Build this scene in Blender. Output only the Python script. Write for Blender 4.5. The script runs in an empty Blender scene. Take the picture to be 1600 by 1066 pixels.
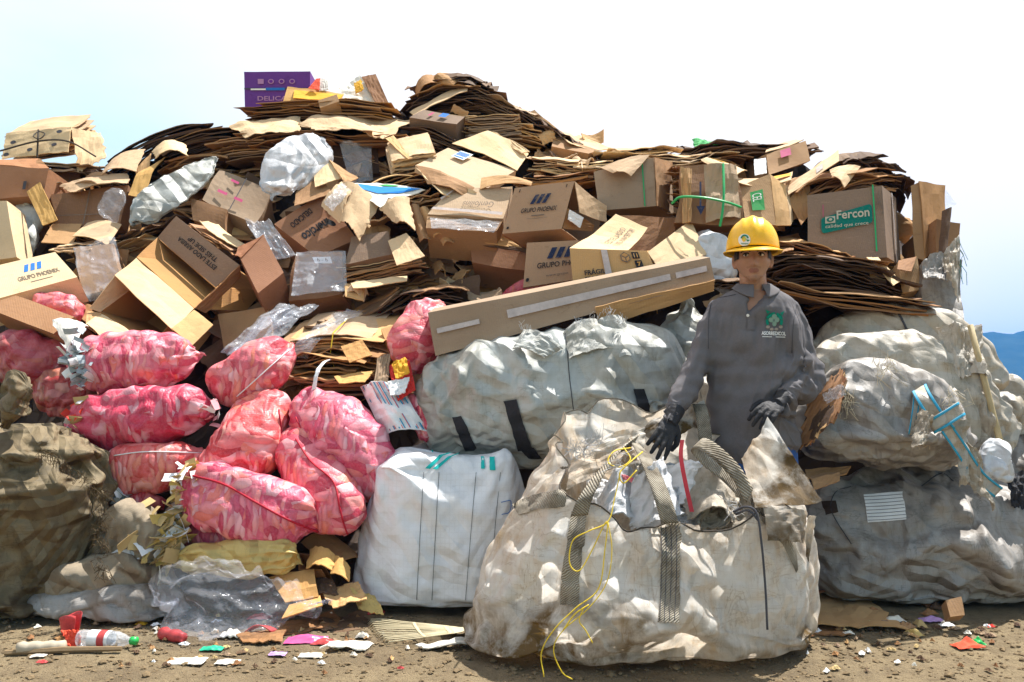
import bpy, bmesh, math, random
from mathutils import Vector, Matrix, noise, Quaternion
R = math.radians
SC = bpy.context.scene
COL = SC.collection
# ---------------------------------------------------------------- camera
FPX, CAMH = 1300.0, 1.0
PITCH = math.atan(67.0 / FPX)
cam = bpy.data.cameras.new('camera'); camo = bpy.data.objects.new('camera', cam); COL.objects.link(camo)
camo.location = (0, 0, CAMH); camo.rotation_euler = (R(90) + PITCH, 0, 0)
cam.sensor_width = 36.0; cam.lens = 36.0 * FPX / 1600.0
cam.clip_start = 0.05; cam.clip_end = 20000
SC.camera = camo
# ---------------------------------------------------------------- sun and sky
SUN = Vector((0.34, 0.27, 0.90)).normalized()
ELEV = math.asin(SUN.z); AZ = math.atan2(SUN.x, SUN.y)
sl = bpy.data.lights.new('sun', 'SUN'); sl.energy = 5.0; sl.angle = R(0.6); sl.color = (1.0, 0.965, 0.91)
so = bpy.data.objects.new('sun', sl); COL.objects.link(so)
so.rotation_euler = SUN.to_track_quat('Z', 'Y').to_euler()
so.location = (5, 5, 12)
W = bpy.data.worlds.new('World'); SC.world = W; W.use_nodes = True
nt = W.node_tree; nt.nodes.clear()
def wn(t, **k):
    n = nt.nodes.new(t)
    for a, b in k.items(): setattr(n, a, b)
    return n
wo = wn('ShaderNodeOutputWorld'); bg = wn('ShaderNodeBackground'); bg.inputs['Strength'].default_value = 0.1
sky = wn('ShaderNodeTexSky', sky_type='NISHITA', sun_disc=False, sun_elevation=ELEV, sun_rotation=AZ)
tc = wn('ShaderNodeTexCoord'); nz = wn('ShaderNodeTexNoise')
mp = wn('ShaderNodeMapping'); mp.inputs['Scale'].default_value = (1.2, 1.2, 3.0); mp.inputs['Location'].default_value = (0.35, 0.2, 0.1)
nz.inputs['Scale'].default_value = 1.6; nz.inputs['Detail'].default_value = 7; nz.inputs['Roughness'].default_value = 0.6
nt.links.new(tc.outputs['Generated'], mp.inputs['Vector']); nt.links.new(mp.outputs['Vector'], nz.inputs['Vector'])
def openness(direction, size):
    d = wn('ShaderNodeVectorMath', operation='DISTANCE'); d.inputs[1].default_value = direction
    nt.links.new(tc.outputs['Generated'], d.inputs[0])
    m = wn('ShaderNodeMapRange', interpolation_type='SMOOTHSTEP'); m.inputs['From Min'].default_value = 0; m.inputs['From Max'].default_value = size
    m.inputs['To Min'].default_value = 1; m.inputs['To Max'].default_value = 0
    nt.links.new(d.outputs['Value'], m.inputs['Value']); return m.outputs['Result']
def wmath(op, a, b):
    m = wn('ShaderNodeMath', operation=op)
    for i, s in enumerate((a, b)):
        if isinstance(s, (int, float)): m.inputs[i].default_value = s
        else: nt.links.new(s, m.inputs[i])
    return m.outputs[0]
gapA = openness(Vector((-0.55, 1.0, 0.29)).normalized(), 0.33)
gapB = openness(Vector((0.62, 1.0, 0.11)).normalized(), 0.10)
gapC = openness(Vector((0.3, -1.0, 0.5)).normalized(), 1.5)      # unseen open blue sky behind the camera, widened to darken shaded fronts
gap = wmath('ADD', wmath('MULTIPLY', gapA, 0.10), wmath('ADD', wmath('MULTIPLY', gapB, 0.15), wmath('MULTIPLY', gapC, 0.9)))
dens = wmath('SUBTRACT', wmath('ADD', nz.outputs['Fac'], 0.42), gap)
mr = wn('ShaderNodeMapRange', interpolation_type='SMOOTHSTEP'); mr.inputs['From Min'].default_value = 0.35; mr.inputs['From Max'].default_value = 0.72
nt.links.new(dens, mr.inputs['Value'])
cl = wn('ShaderNodeMix', data_type='RGBA'); cl.inputs['A'].default_value = (6.4, 6.25, 6.1, 1); cl.inputs['B'].default_value = (3.2, 5.3, 6.0, 1)
thin = wmath('MULTIPLY', wmath('ADD', wmath('MULTIPLY', gapA, 0.75), wmath('MULTIPLY', gapB, 0.3)), wmath('MULTIPLY', nz.outputs['Fac'], 1.4)); nt.links.new(thin, cl.inputs['Factor'])
mx = wn('ShaderNodeMix', data_type='RGBA'); nt.links.new(cl.outputs['Result'], mx.inputs['B'])
sb = wn('ShaderNodeMix', data_type='RGBA', blend_type='MULTIPLY'); sb.inputs['Factor'].default_value = 1; sb.inputs['B'].default_value = (1.2, 1.35, 1.15, 1)
nt.links.new(sky.outputs['Color'], sb.inputs['A'])
nt.links.new(mr.outputs['Result'], mx.inputs['Factor']); nt.links.new(sb.outputs['Result'], mx.inputs['A'])
nt.links.new(mx.outputs['Result'], bg.inputs['Color']); nt.links.new(bg.outputs['Background'], wo.inputs['Surface'])
vs = SC.view_settings; vs.view_transform = 'Standard'; vs.look = 'None'; vs.gamma = 1; vs.exposure = 0.95; vs.use_curve_mapping = False
SC.cycles.max_bounces = 7; SC.cycles.transparent_max_bounces = 12
SC.cycles.caustics_reflective = False; SC.cycles.caustics_refractive = False

# ---------------------------------------------------------------- helpers
def ray(px, py):
    x = (px - 800.0) / FPX; y = (533.0 - py) / FPX
    c, s = math.cos(PITCH), math.sin(PITCH)
    return Vector((x, c - s * y, s + c * y))
def P(px, py, d):
    r = ray(px, py); return Vector((0, 0, CAMH)) + r * (d / r.y)
DK = [(60, 6.5), (150, 6.1), (300, 5.45), (500, 4.75), (700, 4.15), (850, 3.85), (960, 3.7), (1100, 3.5)]
def D(py):
    if py <= DK[0][0]: return DK[0][1]
    for (a, da), (b, db) in zip(DK, DK[1:]):
        if py <= b: return da + (db - da) * (py - a) / (b - a)
    return DK[-1][1]
def Q(t):
    """(px, py, offset from the face of the heap) -> point"""
    return P(t[0], t[1], D(t[1]) + (t[2] if len(t) > 2 else 0.0))
def N3(p, s=1.0): return noise.noise(Vector(p) * s)
def fbm(p, s, o=4):
    v = 0; a = 1
    q = Vector(p) * s
    for i in range(o):
        v += a * noise.noise(q); q = q * 2.07 + Vector((3.1, 1.7, 5.3)); a *= 0.5
    return v
def ridge(p, s, o=3):
    v = 0; a = 1; q = Vector(p) * s
    for i in range(o):
        v += a * (1 - min(1, abs(noise.noise(q)) * 2.6)); q = q * 2.1 + Vector((7.1, 2.7, 1.3)); a *= 0.5
    return v
CRD = [Vector(d).normalized() for d in ((.5, .2, 1), (1, .3, .35), (-.7, .3, .8), (.9, .2, -.6), (.1, .4, 1), (-1, .2, .25), (.6, -.3, .9))]
def crumple(p, s=1.0, seed=0.0):
    """facets and sharp creases of stiff woven plastic, in metres for a slope of one"""
    v = 0.0; q = p * s + Vector((seed, seed * .7, seed * .3))
    w1 = noise.noise(q * 2.3); w2 = noise.noise(q * 4.1 + Vector((5, 5, 5)))
    for i, f in enumerate((2.6, 3.7, 5.2, 7.0, 9.5, 12.5)):
        mk_ = smoothstep(-.12, .30, noise.noise(q * (1.2 + .25 * i) + Vector((i * 9.1, 3, i * 2.2))))
        if mk_ <= 0: continue
        x = q.dot(CRD[i]) * f + .75 * w1 + .4 * w2 + i * .37
        v += mk_ * (abs((x % 1.0) * 2 - 1) - .5) / f
    return v / s
def lerp(a, b, t): return a + (b - a) * t
def interp(tab, x):
    if x <= tab[0][0]: return tab[0][1]
    for (a, va), (b, vb) in zip(tab, tab[1:]):
        if x <= b:
            t = (x - a) / (b - a) if b > a else 0
            return va + (vb - va) * t
    return tab[-1][1]
def smoothstep(a, b, x):
    t = max(0, min(1, (x - a) / (b - a))); return t * t * (3 - 2 * t)

class M:
    def __init__(s): s.v = []; s.f = []; s.uv = []
    def add(s, vs, fs, uvs=None):
        o = len(s.v); s.v += [Vector(v) for v in vs]
        s.f += [tuple(i + o for i in f) for f in fs]
        s.uv += list(uvs) if uvs else [(0, 0)] * len(vs)
        return s
    def grid(s, fn, nu, nv, thick=0.0, closeu=False):
        """fn(u,v)->Vector; a sheet with thickness away from its normal"""
        pts = [[fn(i / nu, j / nv) for i in range(nu + 1)] for j in range(nv + 1)]
        W_ = nu + 1
        top = [p for r in pts for p in r]
        uvs = [(i / nu, j / nv) for j in range(nv + 1) for i in range(nu + 1)]
        fs = [(j * W_ + i, j * W_ + i + 1, (j + 1) * W_ + i + 1, (j + 1) * W_ + i) for j in range(nv) for i in range(nu)]
        if not thick:
            return s.add(top, fs, uvs)
        bot = []
        for j in range(nv + 1):
            for i in range(nu + 1):
                a = pts[j][min(nu, i + 1)] - pts[j][max(0, i - 1)]
                b = pts[min(nv, j + 1)][i] - pts[max(0, j - 1)][i]
                n = a.cross(b)
                n = n.normalized() if n.length > 1e-9 else Vector((0, 0, 1))
                bot.append(pts[j][i] - n * thick)
        K = len(top)
        fs2 = [tuple(reversed([k + K for k in f])) for f in fs]
        rim = []
        edge = [i for i in range(nu + 1)] + [j * W_ + nu for j in range(1, nv + 1)] + [nv * W_ + i for i in range(nu - 1, -1, -1)] + [j * W_ for j in range(nv - 1, 0, -1)]
        for a, b in zip(edge, edge[1:] + edge[:1]): rim.append((b, a, a + K, b + K))
        return s.add(top + bot, fs + fs2 + rim, uvs + uvs)
    def slab(s, c, thick):
        """quad c (4 corners) given thickness on its back side"""
        n = (c[1] - c[0]).cross(c[3] - c[0]).normalized() * -thick
        v = list(c) + [p + n for p in c]
        return s.add(v, [(0, 1, 2, 3), (7, 6, 5, 4), (1, 0, 4, 5), (2, 1, 5, 6), (3, 2, 6, 7), (0, 3, 7, 4)], [(0, 0), (1, 0), (1, 1), (0, 1)] * 2)
    def box(s, c, sx, sy, sz):
        x, y, z = sx / 2, sy / 2, sz / 2
        v = [Vector(c) + Vector((a * x, b * y, d * z)) for a in (-1, 1) for b in (-1, 1) for d in (-1, 1)]
        return s.add(v, [(0, 1, 3, 2), (4, 6, 7, 5), (0, 4, 5, 1), (2, 3, 7, 6), (0, 2, 6, 4), (1, 5, 7, 3)])
    def tube(s, pts, r, n=8, cap=True):
        rr = r if isinstance(r, (list, tuple)) else [r] * len(pts)
        pts = [Vector(p) for p in pts]; rings = []; up = None
        for i, p in enumerate(pts):
            t = (pts[min(i + 1, len(pts) - 1)] - pts[max(i - 1, 0)]).normalized()
            if up is None:
                up = Vector((0, 0, 1)) if abs(t.z) < 0.9 else Vector((1, 0, 0))
            a = t.cross(up)
            if a.length < 1e-6: a = t.cross(Vector((0, 1, 0)))
            a.normalize(); b = a.cross(t).normalized(); up = b
            rings.append([p + (a * math.cos(k * 2 * math.pi / n) + b * math.sin(k * 2 * math.pi / n)) * rr[i] for k in range(n)])
        v = [q for r_ in rings for q in r_]
        f = [(i * n + k, i * n + (k + 1) % n, (i + 1) * n + (k + 1) % n, (i + 1) * n + k) for i in range(len(pts) - 1) for k in range(n)]
        if cap: f += [tuple(reversed(range(n))), tuple(range((len(pts) - 1) * n, len(pts) * n))]
        return s.add(v, f, [(i / max(1, len(pts) - 1), k / n) for i in range(len(pts)) for k in range(n)])
    def ribbon(s, pts, width, wdir, thick=0.003):
        """flat strap along pts; wdir = width direction (one vector or one per point)"""
        pts = [Vector(p) for p in pts]
        pts = crom(pts, 6)
        n = len(pts) - 1
        def wd(i):
            if isinstance(wdir, (list, tuple)) and not isinstance(wdir[0], (int, float)):
                t = i / n * (len(wdir) - 1); k = min(int(t), len(wdir) - 2)
                return Vector(wdir[k]).lerp(Vector(wdir[k + 1]), t - k).normalized()
            return Vector(wdir).normalized()
        def fn(u, v):
            i = int(round(v * n)); return pts[i] + wd(i) * (u - 0.5) * width
        return s.grid(fn, 4, n, thick)
def crom(pts, k):
    out = []
    P_ = [pts[0] * 2 - pts[1]] + list(pts) + [pts[-1] * 2 - pts[-2]]
    for i in range(1, len(P_) - 2):
        a, b, c, d = P_[i - 1], P_[i], P_[i + 1], P_[i + 2]
        for j in range(k):
            t = j / k
            out.append(0.5 * ((2 * b) + (c - a) * t + (2 * a - 5 * b + 4 * c - d) * t * t + (3 * b - a - 3 * c + d) * t ** 3))
    out.append(pts[-1]); return out

def tag(o, label=None, cat=None, group=None, kind=None):
    if label: o['label'] = label
    if cat: o['category'] = cat
    if group: o['group'] = group
    if kind: o['kind'] = kind
    return o
def wloc(o):
    v = o.location.copy()
    while o.parent: o = o.parent; v = v + o.location
    return v
def mk(name, m, mat, parent=None, smooth=False, origin=None, flip=False):
    me = bpy.data.meshes.new(name)
    if origin is None:
        lo = Vector([min(v[i] for v in m.v) for i in range(3)]); hi = Vector([max(v[i] for v in m.v) for i in range(3)])
        origin = Vector(((lo.x + hi.x) / 2, (lo.y + hi.y) / 2, lo.z))
    me.from_pydata([v - origin for v in m.v], [], m.f)
    ul = me.uv_layers.new(name='UVMap')
    for l in me.loops: ul.data[l.index].uv = m.uv[l.vertex_index]
    me.validate(); me.update()
    if flip: me.flip_normals()
    if smooth:
        for p in me.polygons: p.use_smooth = True
    for mm in (mat if isinstance(mat, (list, tuple)) else [mat]): me.materials.append(mm)
    o = bpy.data.objects.new(name, me); COL.objects.link(o)
    o.location = origin
    if parent:
        o.parent = parent; o.location = origin - wloc(parent)
    return o
def empty(name, loc):
    o = bpy.data.objects.new(name, None); COL.objects.link(o); o.location = loc; o.empty_display_size = 0.1
    return o

# ---------------------------------------------------------------- materials
class NT:
    def __init__(s, name):
        s.m = bpy.data.materials.new(name); s.m.use_nodes = True; s.t = s.m.node_tree; s.t.nodes.clear()
        s.out = s.n('ShaderNodeOutputMaterial')
    def n(s, typ, ins=None, **k):
        x = s.t.nodes.new(typ)
        for a, b in k.items(): setattr(x, a, b)
        for a, b in (ins or {}).items(): s.set(x.inputs[a], b)
        return x
    def set(s, sock, val):
        if isinstance(val, bpy.types.NodeSocket): s.t.links.new(val, sock)
        elif isinstance(val, bpy.types.Node): s.t.links.new(val.outputs[0], sock)
        else:
            if isinstance(val, (tuple, list)) and len(val) == 3 and sock.type == 'RGBA': val = (*val, 1)
            sock.default_value = val
    def math(s, op, a, b=0.0, c=0.0): return s.n('ShaderNodeMath', {0: a, 1: b, 2: c}, operation=op).outputs[0]
    def mix(s, f, a, b, mode='MIX'):
        x = s.n('ShaderNodeMix', data_type='RGBA', blend_type=mode)
        s.set(x.inputs['Factor'], f); s.set(x.inputs['A'], a); s.set(x.inputs['B'], b); return x.outputs['Result']
    def noise(s, vec, scale, detail=4, rough=0.55, dist=0.0, typ='FBM'):
        x = s.n('ShaderNodeTexNoise', {'Scale': scale, 'Detail': detail, 'Roughness': rough, 'Distortion': dist}, noise_type=typ)
        if vec is not None: s.set(x.inputs['Vector'], vec)
        return x.outputs['Fac']
    def ramp(s, f, stops):
        x = s.n('ShaderNodeValToRGB'); s.set(x.inputs[0], f)
        e = x.color_ramp.elements
        while len(e) < len(stops): e.new(0.5)
        for q, (p, c) in zip(e, stops): q.position = p; q.color = (*c, 1) if len(c) == 3 else c
        return x.outputs[0]
    def rng(s, f, a, b, c=0.0, d=1.0):
        x = s.n('ShaderNodeMapRange', {'Value': f, 'From Min': a, 'From Max': b, 'To Min': c, 'To Max': d}); return x.outputs[0]
    def coord(s, which='Object', scale=(1, 1, 1), seed=True):
        t = s.n('ShaderNodeTexCoord').outputs[which]
        m = s.n('ShaderNodeMapping', {'Vector': t, 'Scale': scale})
        if seed:
            r = s.n('ShaderNodeObjectInfo').outputs['Random']
            v = s.n('ShaderNodeCombineXYZ', {0: s.math('MULTIPLY', r, 37.0), 1: s.math('MULTIPLY', r, 91.0), 2: s.math('MULTIPLY', r, 17.0)})
            s.set(m.inputs['Location'], v)
        return m.outputs[0]
    def bump(s, h, strength=0.3, dist=0.01, normal=None):
        x = s.n('ShaderNodeBump', {'Height': h, 'Strength': strength, 'Distance': dist})
        if normal is not None: s.set(x.inputs['Normal'], normal)
        return x.outputs[0]
    def bsdf(s, col, rough=0.7, normal=None, spec=0.3, **k):
        x = s.n('ShaderNodeBsdfPrincipled', {'Base Color': col, 'Roughness': rough, 'Specular IOR Level': spec})
        for a, b in k.items(): s.set(x.inputs[a.replace('_', ' ')], b)
        if normal is not None: s.set(x.inputs['Normal'], normal)
        return x.outputs[0]
    def done(s, sh): s.set(s.out.inputs['Surface'], sh); return s.m

def kraft(name, col, var=0.35, dirt=0.5, rough=0.8):
    t = NT(name); c = t.coord()
    ri = t.n('ShaderNodeObjectInfo').outputs['Random']; isl = t.n('ShaderNodeNewGeometry').outputs['Random Per Island']
    k = t.math('ADD', t.math('MULTIPLY', ri, 0.55), t.math('MULTIPLY', isl, 0.45))
    a = t.n('ShaderNodeHueSaturation', {'Color': (*col, 1), 'Hue': t.rng(ri, 0, 1, 0.488, 0.506), 'Saturation': t.rng(isl, 0, 1, 0.8, 1.12), 'Value': t.rng(k, 0.2, 0.8, 1 - var * 1.25, 1 + var * 0.6)}).outputs[0]
    big = t.noise(c, 3.0, 5); mot = t.noise(c, 14.0, 6, 0.7); fine = t.noise(c, 120, 3)
    a = t.mix(t.math('MULTIPLY', t.rng(big, 0.5, 0.75), dirt * 0.6), a, (col[0] * .5, col[1] * .45, col[2] * .4))
    a = t.mix(t.math('MULTIPLY', t.rng(mot, 0.58, 0.72), dirt * 0.35), a, (col[0] * .62, col[1] * .58, col[2] * .52))
    a = t.mix(t.rng(fine, 0.35, 0.7, 0, 0.18), a, (col[0] * 1.25, col[1] * 1.25, col[2] * 1.2))
    cl_ = t.rng(t.math('ABSOLUTE', t.math('SUBTRACT', t.noise(t.coord(scale=(1, 1, 2.2)), 4.0, 3, .5, .8), .5)), .010, 0, 0, 1)
    a = t.mix(t.math('MULTIPLY', t.math('MULTIPLY', cl_, t.rng(mot, .42, .6)), .4), a, (col[0] * .5, col[1] * .45, col[2] * .4))
    sc_ = t.noise(t.coord(scale=(1.5, 1.5, 9)), 9.0, 4, .6)
    a = t.mix(t.rng(sc_, .60, .74, 0, .35 * min(1, dirt * 1.5)), a, (min(.8, col[0] * 1.45), min(.8, col[1] * 1.5), min(.8, col[2] * 1.6)))
    wet = t.noise(c, 1.6, 3, .5, 1.0)
    a = t.mix(t.rng(wet, .56, .60, 0, .30 * dirt), a, (col[0] * .55, col[1] * .48, col[2] * .42))
    uv = t.n('ShaderNodeTexCoord').outputs['UV']
    w = t.n('ShaderNodeTexWave', {'Vector': uv, 'Scale': 14.0, 'Distortion': 0.4, 'Detail': 1}, bands_direction='X').outputs['Fac']
    n1 = t.bump(t.math('ADD', t.math('MULTIPLY', w, 0.035), t.math('ADD', big, t.math('MULTIPLY', mot, 0.5))), 0.35, 0.02)
    return t.done(t.bsdf(a, rough, n1, 0.25))
def plain(name, col, rough=0.6, var=0.12, scale=8, spec=0.3, bump=0.2, metal=0.0):
    t = NT(name); c = t.coord(); f = t.noise(c, scale, 5, 0.65)
    a = t.mix(t.rng(f, 0.3, 0.7), [x * (1 - var) for x in col], [min(1, x * (1 + var)) for x in col])
    return t.done(t.bsdf(a, rough, t.bump(f, bump, 0.01), spec, Metallic=metal))
def ink(name, col, wear=0.25):
    t = NT(name); c = t.coord(); f = t.noise(c, 60, 4, 0.7); g = t.noise(c, 12, 3)
    k = t.math('MULTIPLY', t.rng(t.math('ADD', f, t.math('MULTIPLY', g, .5)), 0.75, 1.0), wear)
    return t.done(t.bsdf(t.mix(k, col, (0.45, 0.34, 0.22)), 0.7, None, 0.2))
def woven(name, col, dirtcol, dirt=0.5, transl=0.2, wr=0.5, weave=1.0, sc=1.0, spec=0.45, rough=0.48, low=0.0, lowz=0.3):
    """woven polypropylene: weave, crumples, stains"""
    t = NT(name); c = t.coord()
    big = t.noise(c, 2.2 * sc, 6, 0.62, 0.6); mid = t.noise(c, 8 * sc, 6, 0.7, 0.4); fine = t.noise(c, 45 * sc, 4, 0.7)
    cs = t.coord(scale=(1, 1, 0.25)); streak = t.noise(cs, 14 * sc, 5, 0.65)
    bigd = t.noise(c, 1.7 * sc, 5, 0.55, 1.4)
    a = t.mix(t.rng(mid, 0.35, 0.7), col, [x * 0.93 for x in col])
    k = t.math('ADD', t.math('MULTIPLY', t.rng(bigd, 0.46, 0.66), 0.75), t.math('MULTIPLY', t.rng(streak, 0.52, 0.72), 0.55))
    k = t.math('MULTIPLY', t.math('MULTIPLY', k, t.rng(fine, 0.25, 0.6, 0.7, 1.0)), dirt)
    k = t.n('ShaderNodeClamp', {0: k}).outputs[0]
    a = t.mix(k, a, dirtcol)
    if low:
        z = t.n('ShaderNodeSeparateXYZ', {0: t.n('ShaderNodeTexCoord').outputs['Object']}).outputs[2]
        lz = t.rng(t.math('ADD', z, t.math('MULTIPLY', t.math('SUBTRACT', bigd, .5), .9)), lowz, 0.0, 0, 1)
        k2 = t.math('MULTIPLY', t.math('MULTIPLY', lz, low), t.rng(mid, .32, .55, .15, 1))
        a = t.mix(t.n('ShaderNodeClamp', {0: k2}).outputs[0], a, [x * .30 for x in dirtcol])
    if dirt > .3:
        ln = None  # dirt streaks on their own pattern, also painting in the dark of folds
        for rot, sc_ in (((.5, .3, .2), (1.2, 1.2, 5.5)), ((.2, 1.0, .6), (4.5, 1.5, 1.2))):
            r_ = t.noise(t.n('ShaderNodeMapping', {'Vector': c, 'Rotation': rot, 'Scale': sc_}).outputs[0], 2.6 * sc, 4, .55, 1.0)
            l_ = t.rng(t.math('ABSOLUTE', t.math('SUBTRACT', r_, .5)), .012, .0, 0, 1); ln = l_ if ln is None else t.math('MAXIMUM', ln, l_)
        a = t.mix(t.math('MULTIPLY', t.math('MULTIPLY', ln, t.rng(mid, .38, .6)), .55 * dirt), a, [x * .5 for x in dirtcol])
    ox = t.coord('Object', seed=False)
    gx = t.n('ShaderNodeTexWave', {'Vector': ox, 'Scale': 16.0, 'Distortion': 1.5, 'Detail': 2.0}, bands_direction='X').outputs['Fac']; gzv = t.n('ShaderNodeTexWave', {'Vector': ox, 'Scale': 13.0, 'Distortion': 1.5, 'Detail': 2.0}, bands_direction='Z').outputs['Fac']
    a = t.mix(t.math('MULTIPLY', t.rng(t.math('MAXIMUM', gx, gzv), .86, 1.0), t.rng(mid, .4, .65, .02, .11)), a, [x * .45 for x in dirtcol])
    sp = t.math('MULTIPLY', t.rng(t.math('ADD', t.math('MULTIPLY', fine, .5), t.math('MULTIPLY', mid, .6)), 0.68, 0.76), min(1, dirt * .8))
    a = t.mix(sp, a, [x * 0.45 for x in dirtcol])
    cv = None
    for i, (ss, rot, dis) in enumerate(((3.0, (.4, .2, 1.1), 3.0), (4.6, (1.2, .7, .3), 2.6), (7.5, (.2, 1.3, .8), 2.4), (12.0, (.9, .4, 2.2), 2.2))):
        wv = t.n('ShaderNodeTexWave', {'Vector': t.n('ShaderNodeMapping', {'Vector': c, 'Rotation': rot}).outputs[0], 'Scale': ss * sc * .55, 'Distortion': dis, 'Detail': 2.0, 'Detail Scale': 1.2}, wave_profile='TRI').outputs['Fac']
        ms = t.rng(t.noise(t.n('ShaderNodeMapping', {'Vector': c, 'Location': (i * 7.3, i * 3.1, 2)}).outputs[0], (2.0 + i) * sc, 2), .42, .62)
        wv = t.math('MULTIPLY', t.math('MULTIPLY', wv, ms), 1.6 / ss)
        cv = wv if cv is None else t.math('ADD', cv, wv)
    uv = t.n('ShaderNodeTexCoord').outputs['UV']
    w1 = t.n('ShaderNodeTexWave', {'Vector': uv, 'Scale': 75.0 * weave, 'Distortion': 0.6}, bands_direction='X').outputs['Fac']
    w2 = t.n('ShaderNodeTexWave', {'Vector': uv, 'Scale': 60.0 * weave, 'Distortion': 0.6}, bands_direction='Y').outputs['Fac']
    h = t.math('ADD', t.math('MULTIPLY', cv, 1.35 * wr), t.math('MULTIPLY', t.math('ADD', w1, w2), 0.003))
    h = t.math('ADD', h, t.math('MULTIPLY', fine, .02))
    nn = t.bump(h, 1.0, 0.075)
    sh = t.bsdf(a, rough, nn, spec)
    if transl:
        tr = t.n('ShaderNodeBsdfTranslucent', {'Color': a, 'Normal': nn})
        sh = t.n('ShaderNodeMixShader', {0: transl, 1: sh, 2: tr.outputs[0]}).outputs[0]
    return t.done(sh)
def shred(name, sat=1.0, dark=1.0, cols=None):
    """sack of red netting over shredded paper: the shreds show through the net"""
    t = NT(name)
    c = t.coord(); 
    dn = t.n('ShaderNodeTexNoise', {'Vector': c, 'Scale': 7.0, 'Detail': 2})
    cc = t.n('ShaderNodeVectorMath', {0: c, 1: t.n('ShaderNodeVectorMath', {0: dn.outputs['Color'], 'Scale': 0.07}, operation='SCALE').outputs[0]}, operation='ADD').outputs[0]
    def vor(scale, sc):
        v = t.n('ShaderNodeMapping', {'Vector': cc, 'Scale': sc, 'Rotation': (0.6, 0.9 * sc[0], 0.5)})
        return t.n('ShaderNodeTexVoronoi', {'Vector': v.outputs[0], 'Scale': scale, 'Randomness': 1.0}, feature='F1')
    v1 = vor(12, (1, 0.5, 2.2)); v2 = vor(18, (2.6, 0.6, 0.8)); sel = t.noise(c, 6, 2)
    cm = t.mix(t.rng(sel, 0.47, 0.53), v1.outputs['Color'], v2.outputs['Color'])
    ds = t.mix(t.rng(sel, 0.47, 0.53), v1.outputs['Distance'], v2.outputs['Distance'])
    f = t.n('ShaderNodeSeparateColor', {0: cm}).outputs[0]
    cols = cols or [(0.0, (0.40, 0.02, 0.045)), (0.16, (0.58, 0.045, 0.07)), (0.34, (0.70, 0.13, 0.17)), (0.52, (0.78, 0.22, 0.24)), (0.68, (0.80, 0.28, 0.29)), (0.8, (0.78, 0.22, 0.13)), (0.92, (0.83, 0.42, 0.43)), (1.0, (0.83, 0.50, 0.54))]
    a = t.ramp(f, cols)
    e = t.rng(t.n('ShaderNodeSeparateColor', {0: ds}).outputs[0], 0.40, 0.62)
    a = t.mix(t.math('MULTIPLY', e, 0.35), a, (0.34, 0.02, 0.035))
    big = t.noise(c, 3.5, 4)
    a = t.mix(t.rng(big, 0.45, 0.68, 0, 0.42 * sat), a, (0.70, 0.06, 0.075))
    fin = t.noise(c, 90, 3, 0.7)
    a = t.mix(t.rng(fin, 0.4, 0.75, 0, 0.22), a, (0.85, 0.42, 0.47))
    a = t.n('ShaderNodeHueSaturation', {'Color': a, 'Value': dark, 'Hue': t.rng(t.n('ShaderNodeObjectInfo').outputs['Random'], 0, 1, 0.488, 0.512), 'Saturation': 1.0}).outputs[0]
    uv = t.n('ShaderNodeTexCoord').outputs['UV']
    w1 = t.n('ShaderNodeTexWave', {'Vector': uv, 'Scale': 30.0, 'Distortion': 1.0}, bands_direction='DIAGONAL').outputs['Fac']
    h = t.math('ADD', t.math('MULTIPLY', f, 0.55), t.math('ADD', t.math('MULTIPLY', t.n('ShaderNodeSeparateColor', {0: ds}).outputs[0], -0.5), t.math('MULTIPLY', fin, 0.15)))
    h = t.math('ADD', h, t.math('MULTIPLY', w1, 0.015))
    return t.done(t.bsdf(a, 0.42, t.bump(h, 0.7, 0.022), 0.35))
def film(name, tint=(0.9, 0.93, 0.97), alpha=0.55, rough=0.2, scale=9.0, white=0.35):
    """clear crumpled plastic film"""
    t = NT(name); c = t.coord()
    cr = t.noise(c, scale, 5, 0.6, 1.5, 'RIDGED_MULTIFRACTAL'); mid = t.noise(c, scale * 0.6, 4, 0.6)
    nn = t.bump(t.math('ADD', t.math('MULTIPLY', cr, 0.4), mid), 1.0, 0.04)
    g = t.bsdf(tint, rough, nn, 0.9)
    tr = t.n('ShaderNodeBsdfTransparent', {'Color': (0.96, 0.97, 1.0, 1)}).outputs[0]
    k = t.math('ADD', t.rng(cr, 0.6, 1.6, 0, white), 1 - alpha - white * 0.3)
    return t.done(t.n('ShaderNodeMixShader', {0: t.n('ShaderNodeClamp', {0: k}).outputs[0], 1: tr, 2: g}).outputs[0])

MT = {}
MT['kraft'] = kraft('cardboard_kraft', (0.50, 0.292, 0.128))
MT['cream'] = kraft('cardboard_pale', (0.64, 0.455, 0.26), var=0.22)
MT['brown'] = kraft('cardboard_brown', (0.345, 0.178, 0.07), var=0.3)
MT['orange'] = kraft('cardboard_orange_brown', (0.36, 0.165, 0.07), var=0.18)
MT['amber'] = kraft('cardboard_amber', (0.56, 0.32, 0.10), var=0.12, dirt=0.3)
MT['deep'] = kraft('heap_core_shade', (0.06, 0.04, 0.028), var=0.3, dirt=0.9)  # near-black board colour stands in for the deep shade of the gaps
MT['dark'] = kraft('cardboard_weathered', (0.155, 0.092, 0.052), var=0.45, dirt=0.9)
MT['grey'] = kraft('cardboard_grey_brown', (0.35, 0.238, 0.15), var=0.3)
MT['phx'] = kraft('cardboard_printed_box', (0.46, 0.285, 0.145), var=0.06, dirt=0.25)
MT['whitecard'] = kraft('white_board', (0.74, 0.70, 0.62), var=0.12, dirt=0.3)
MT['purple'] = kraft('purple_board', (0.135, 0.028, 0.26), var=0.1, dirt=0.3)
MT['yellow'] = kraft('yellow_board', (0.75, 0.42, 0.02), var=0.1, dirt=0.2)
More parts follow.
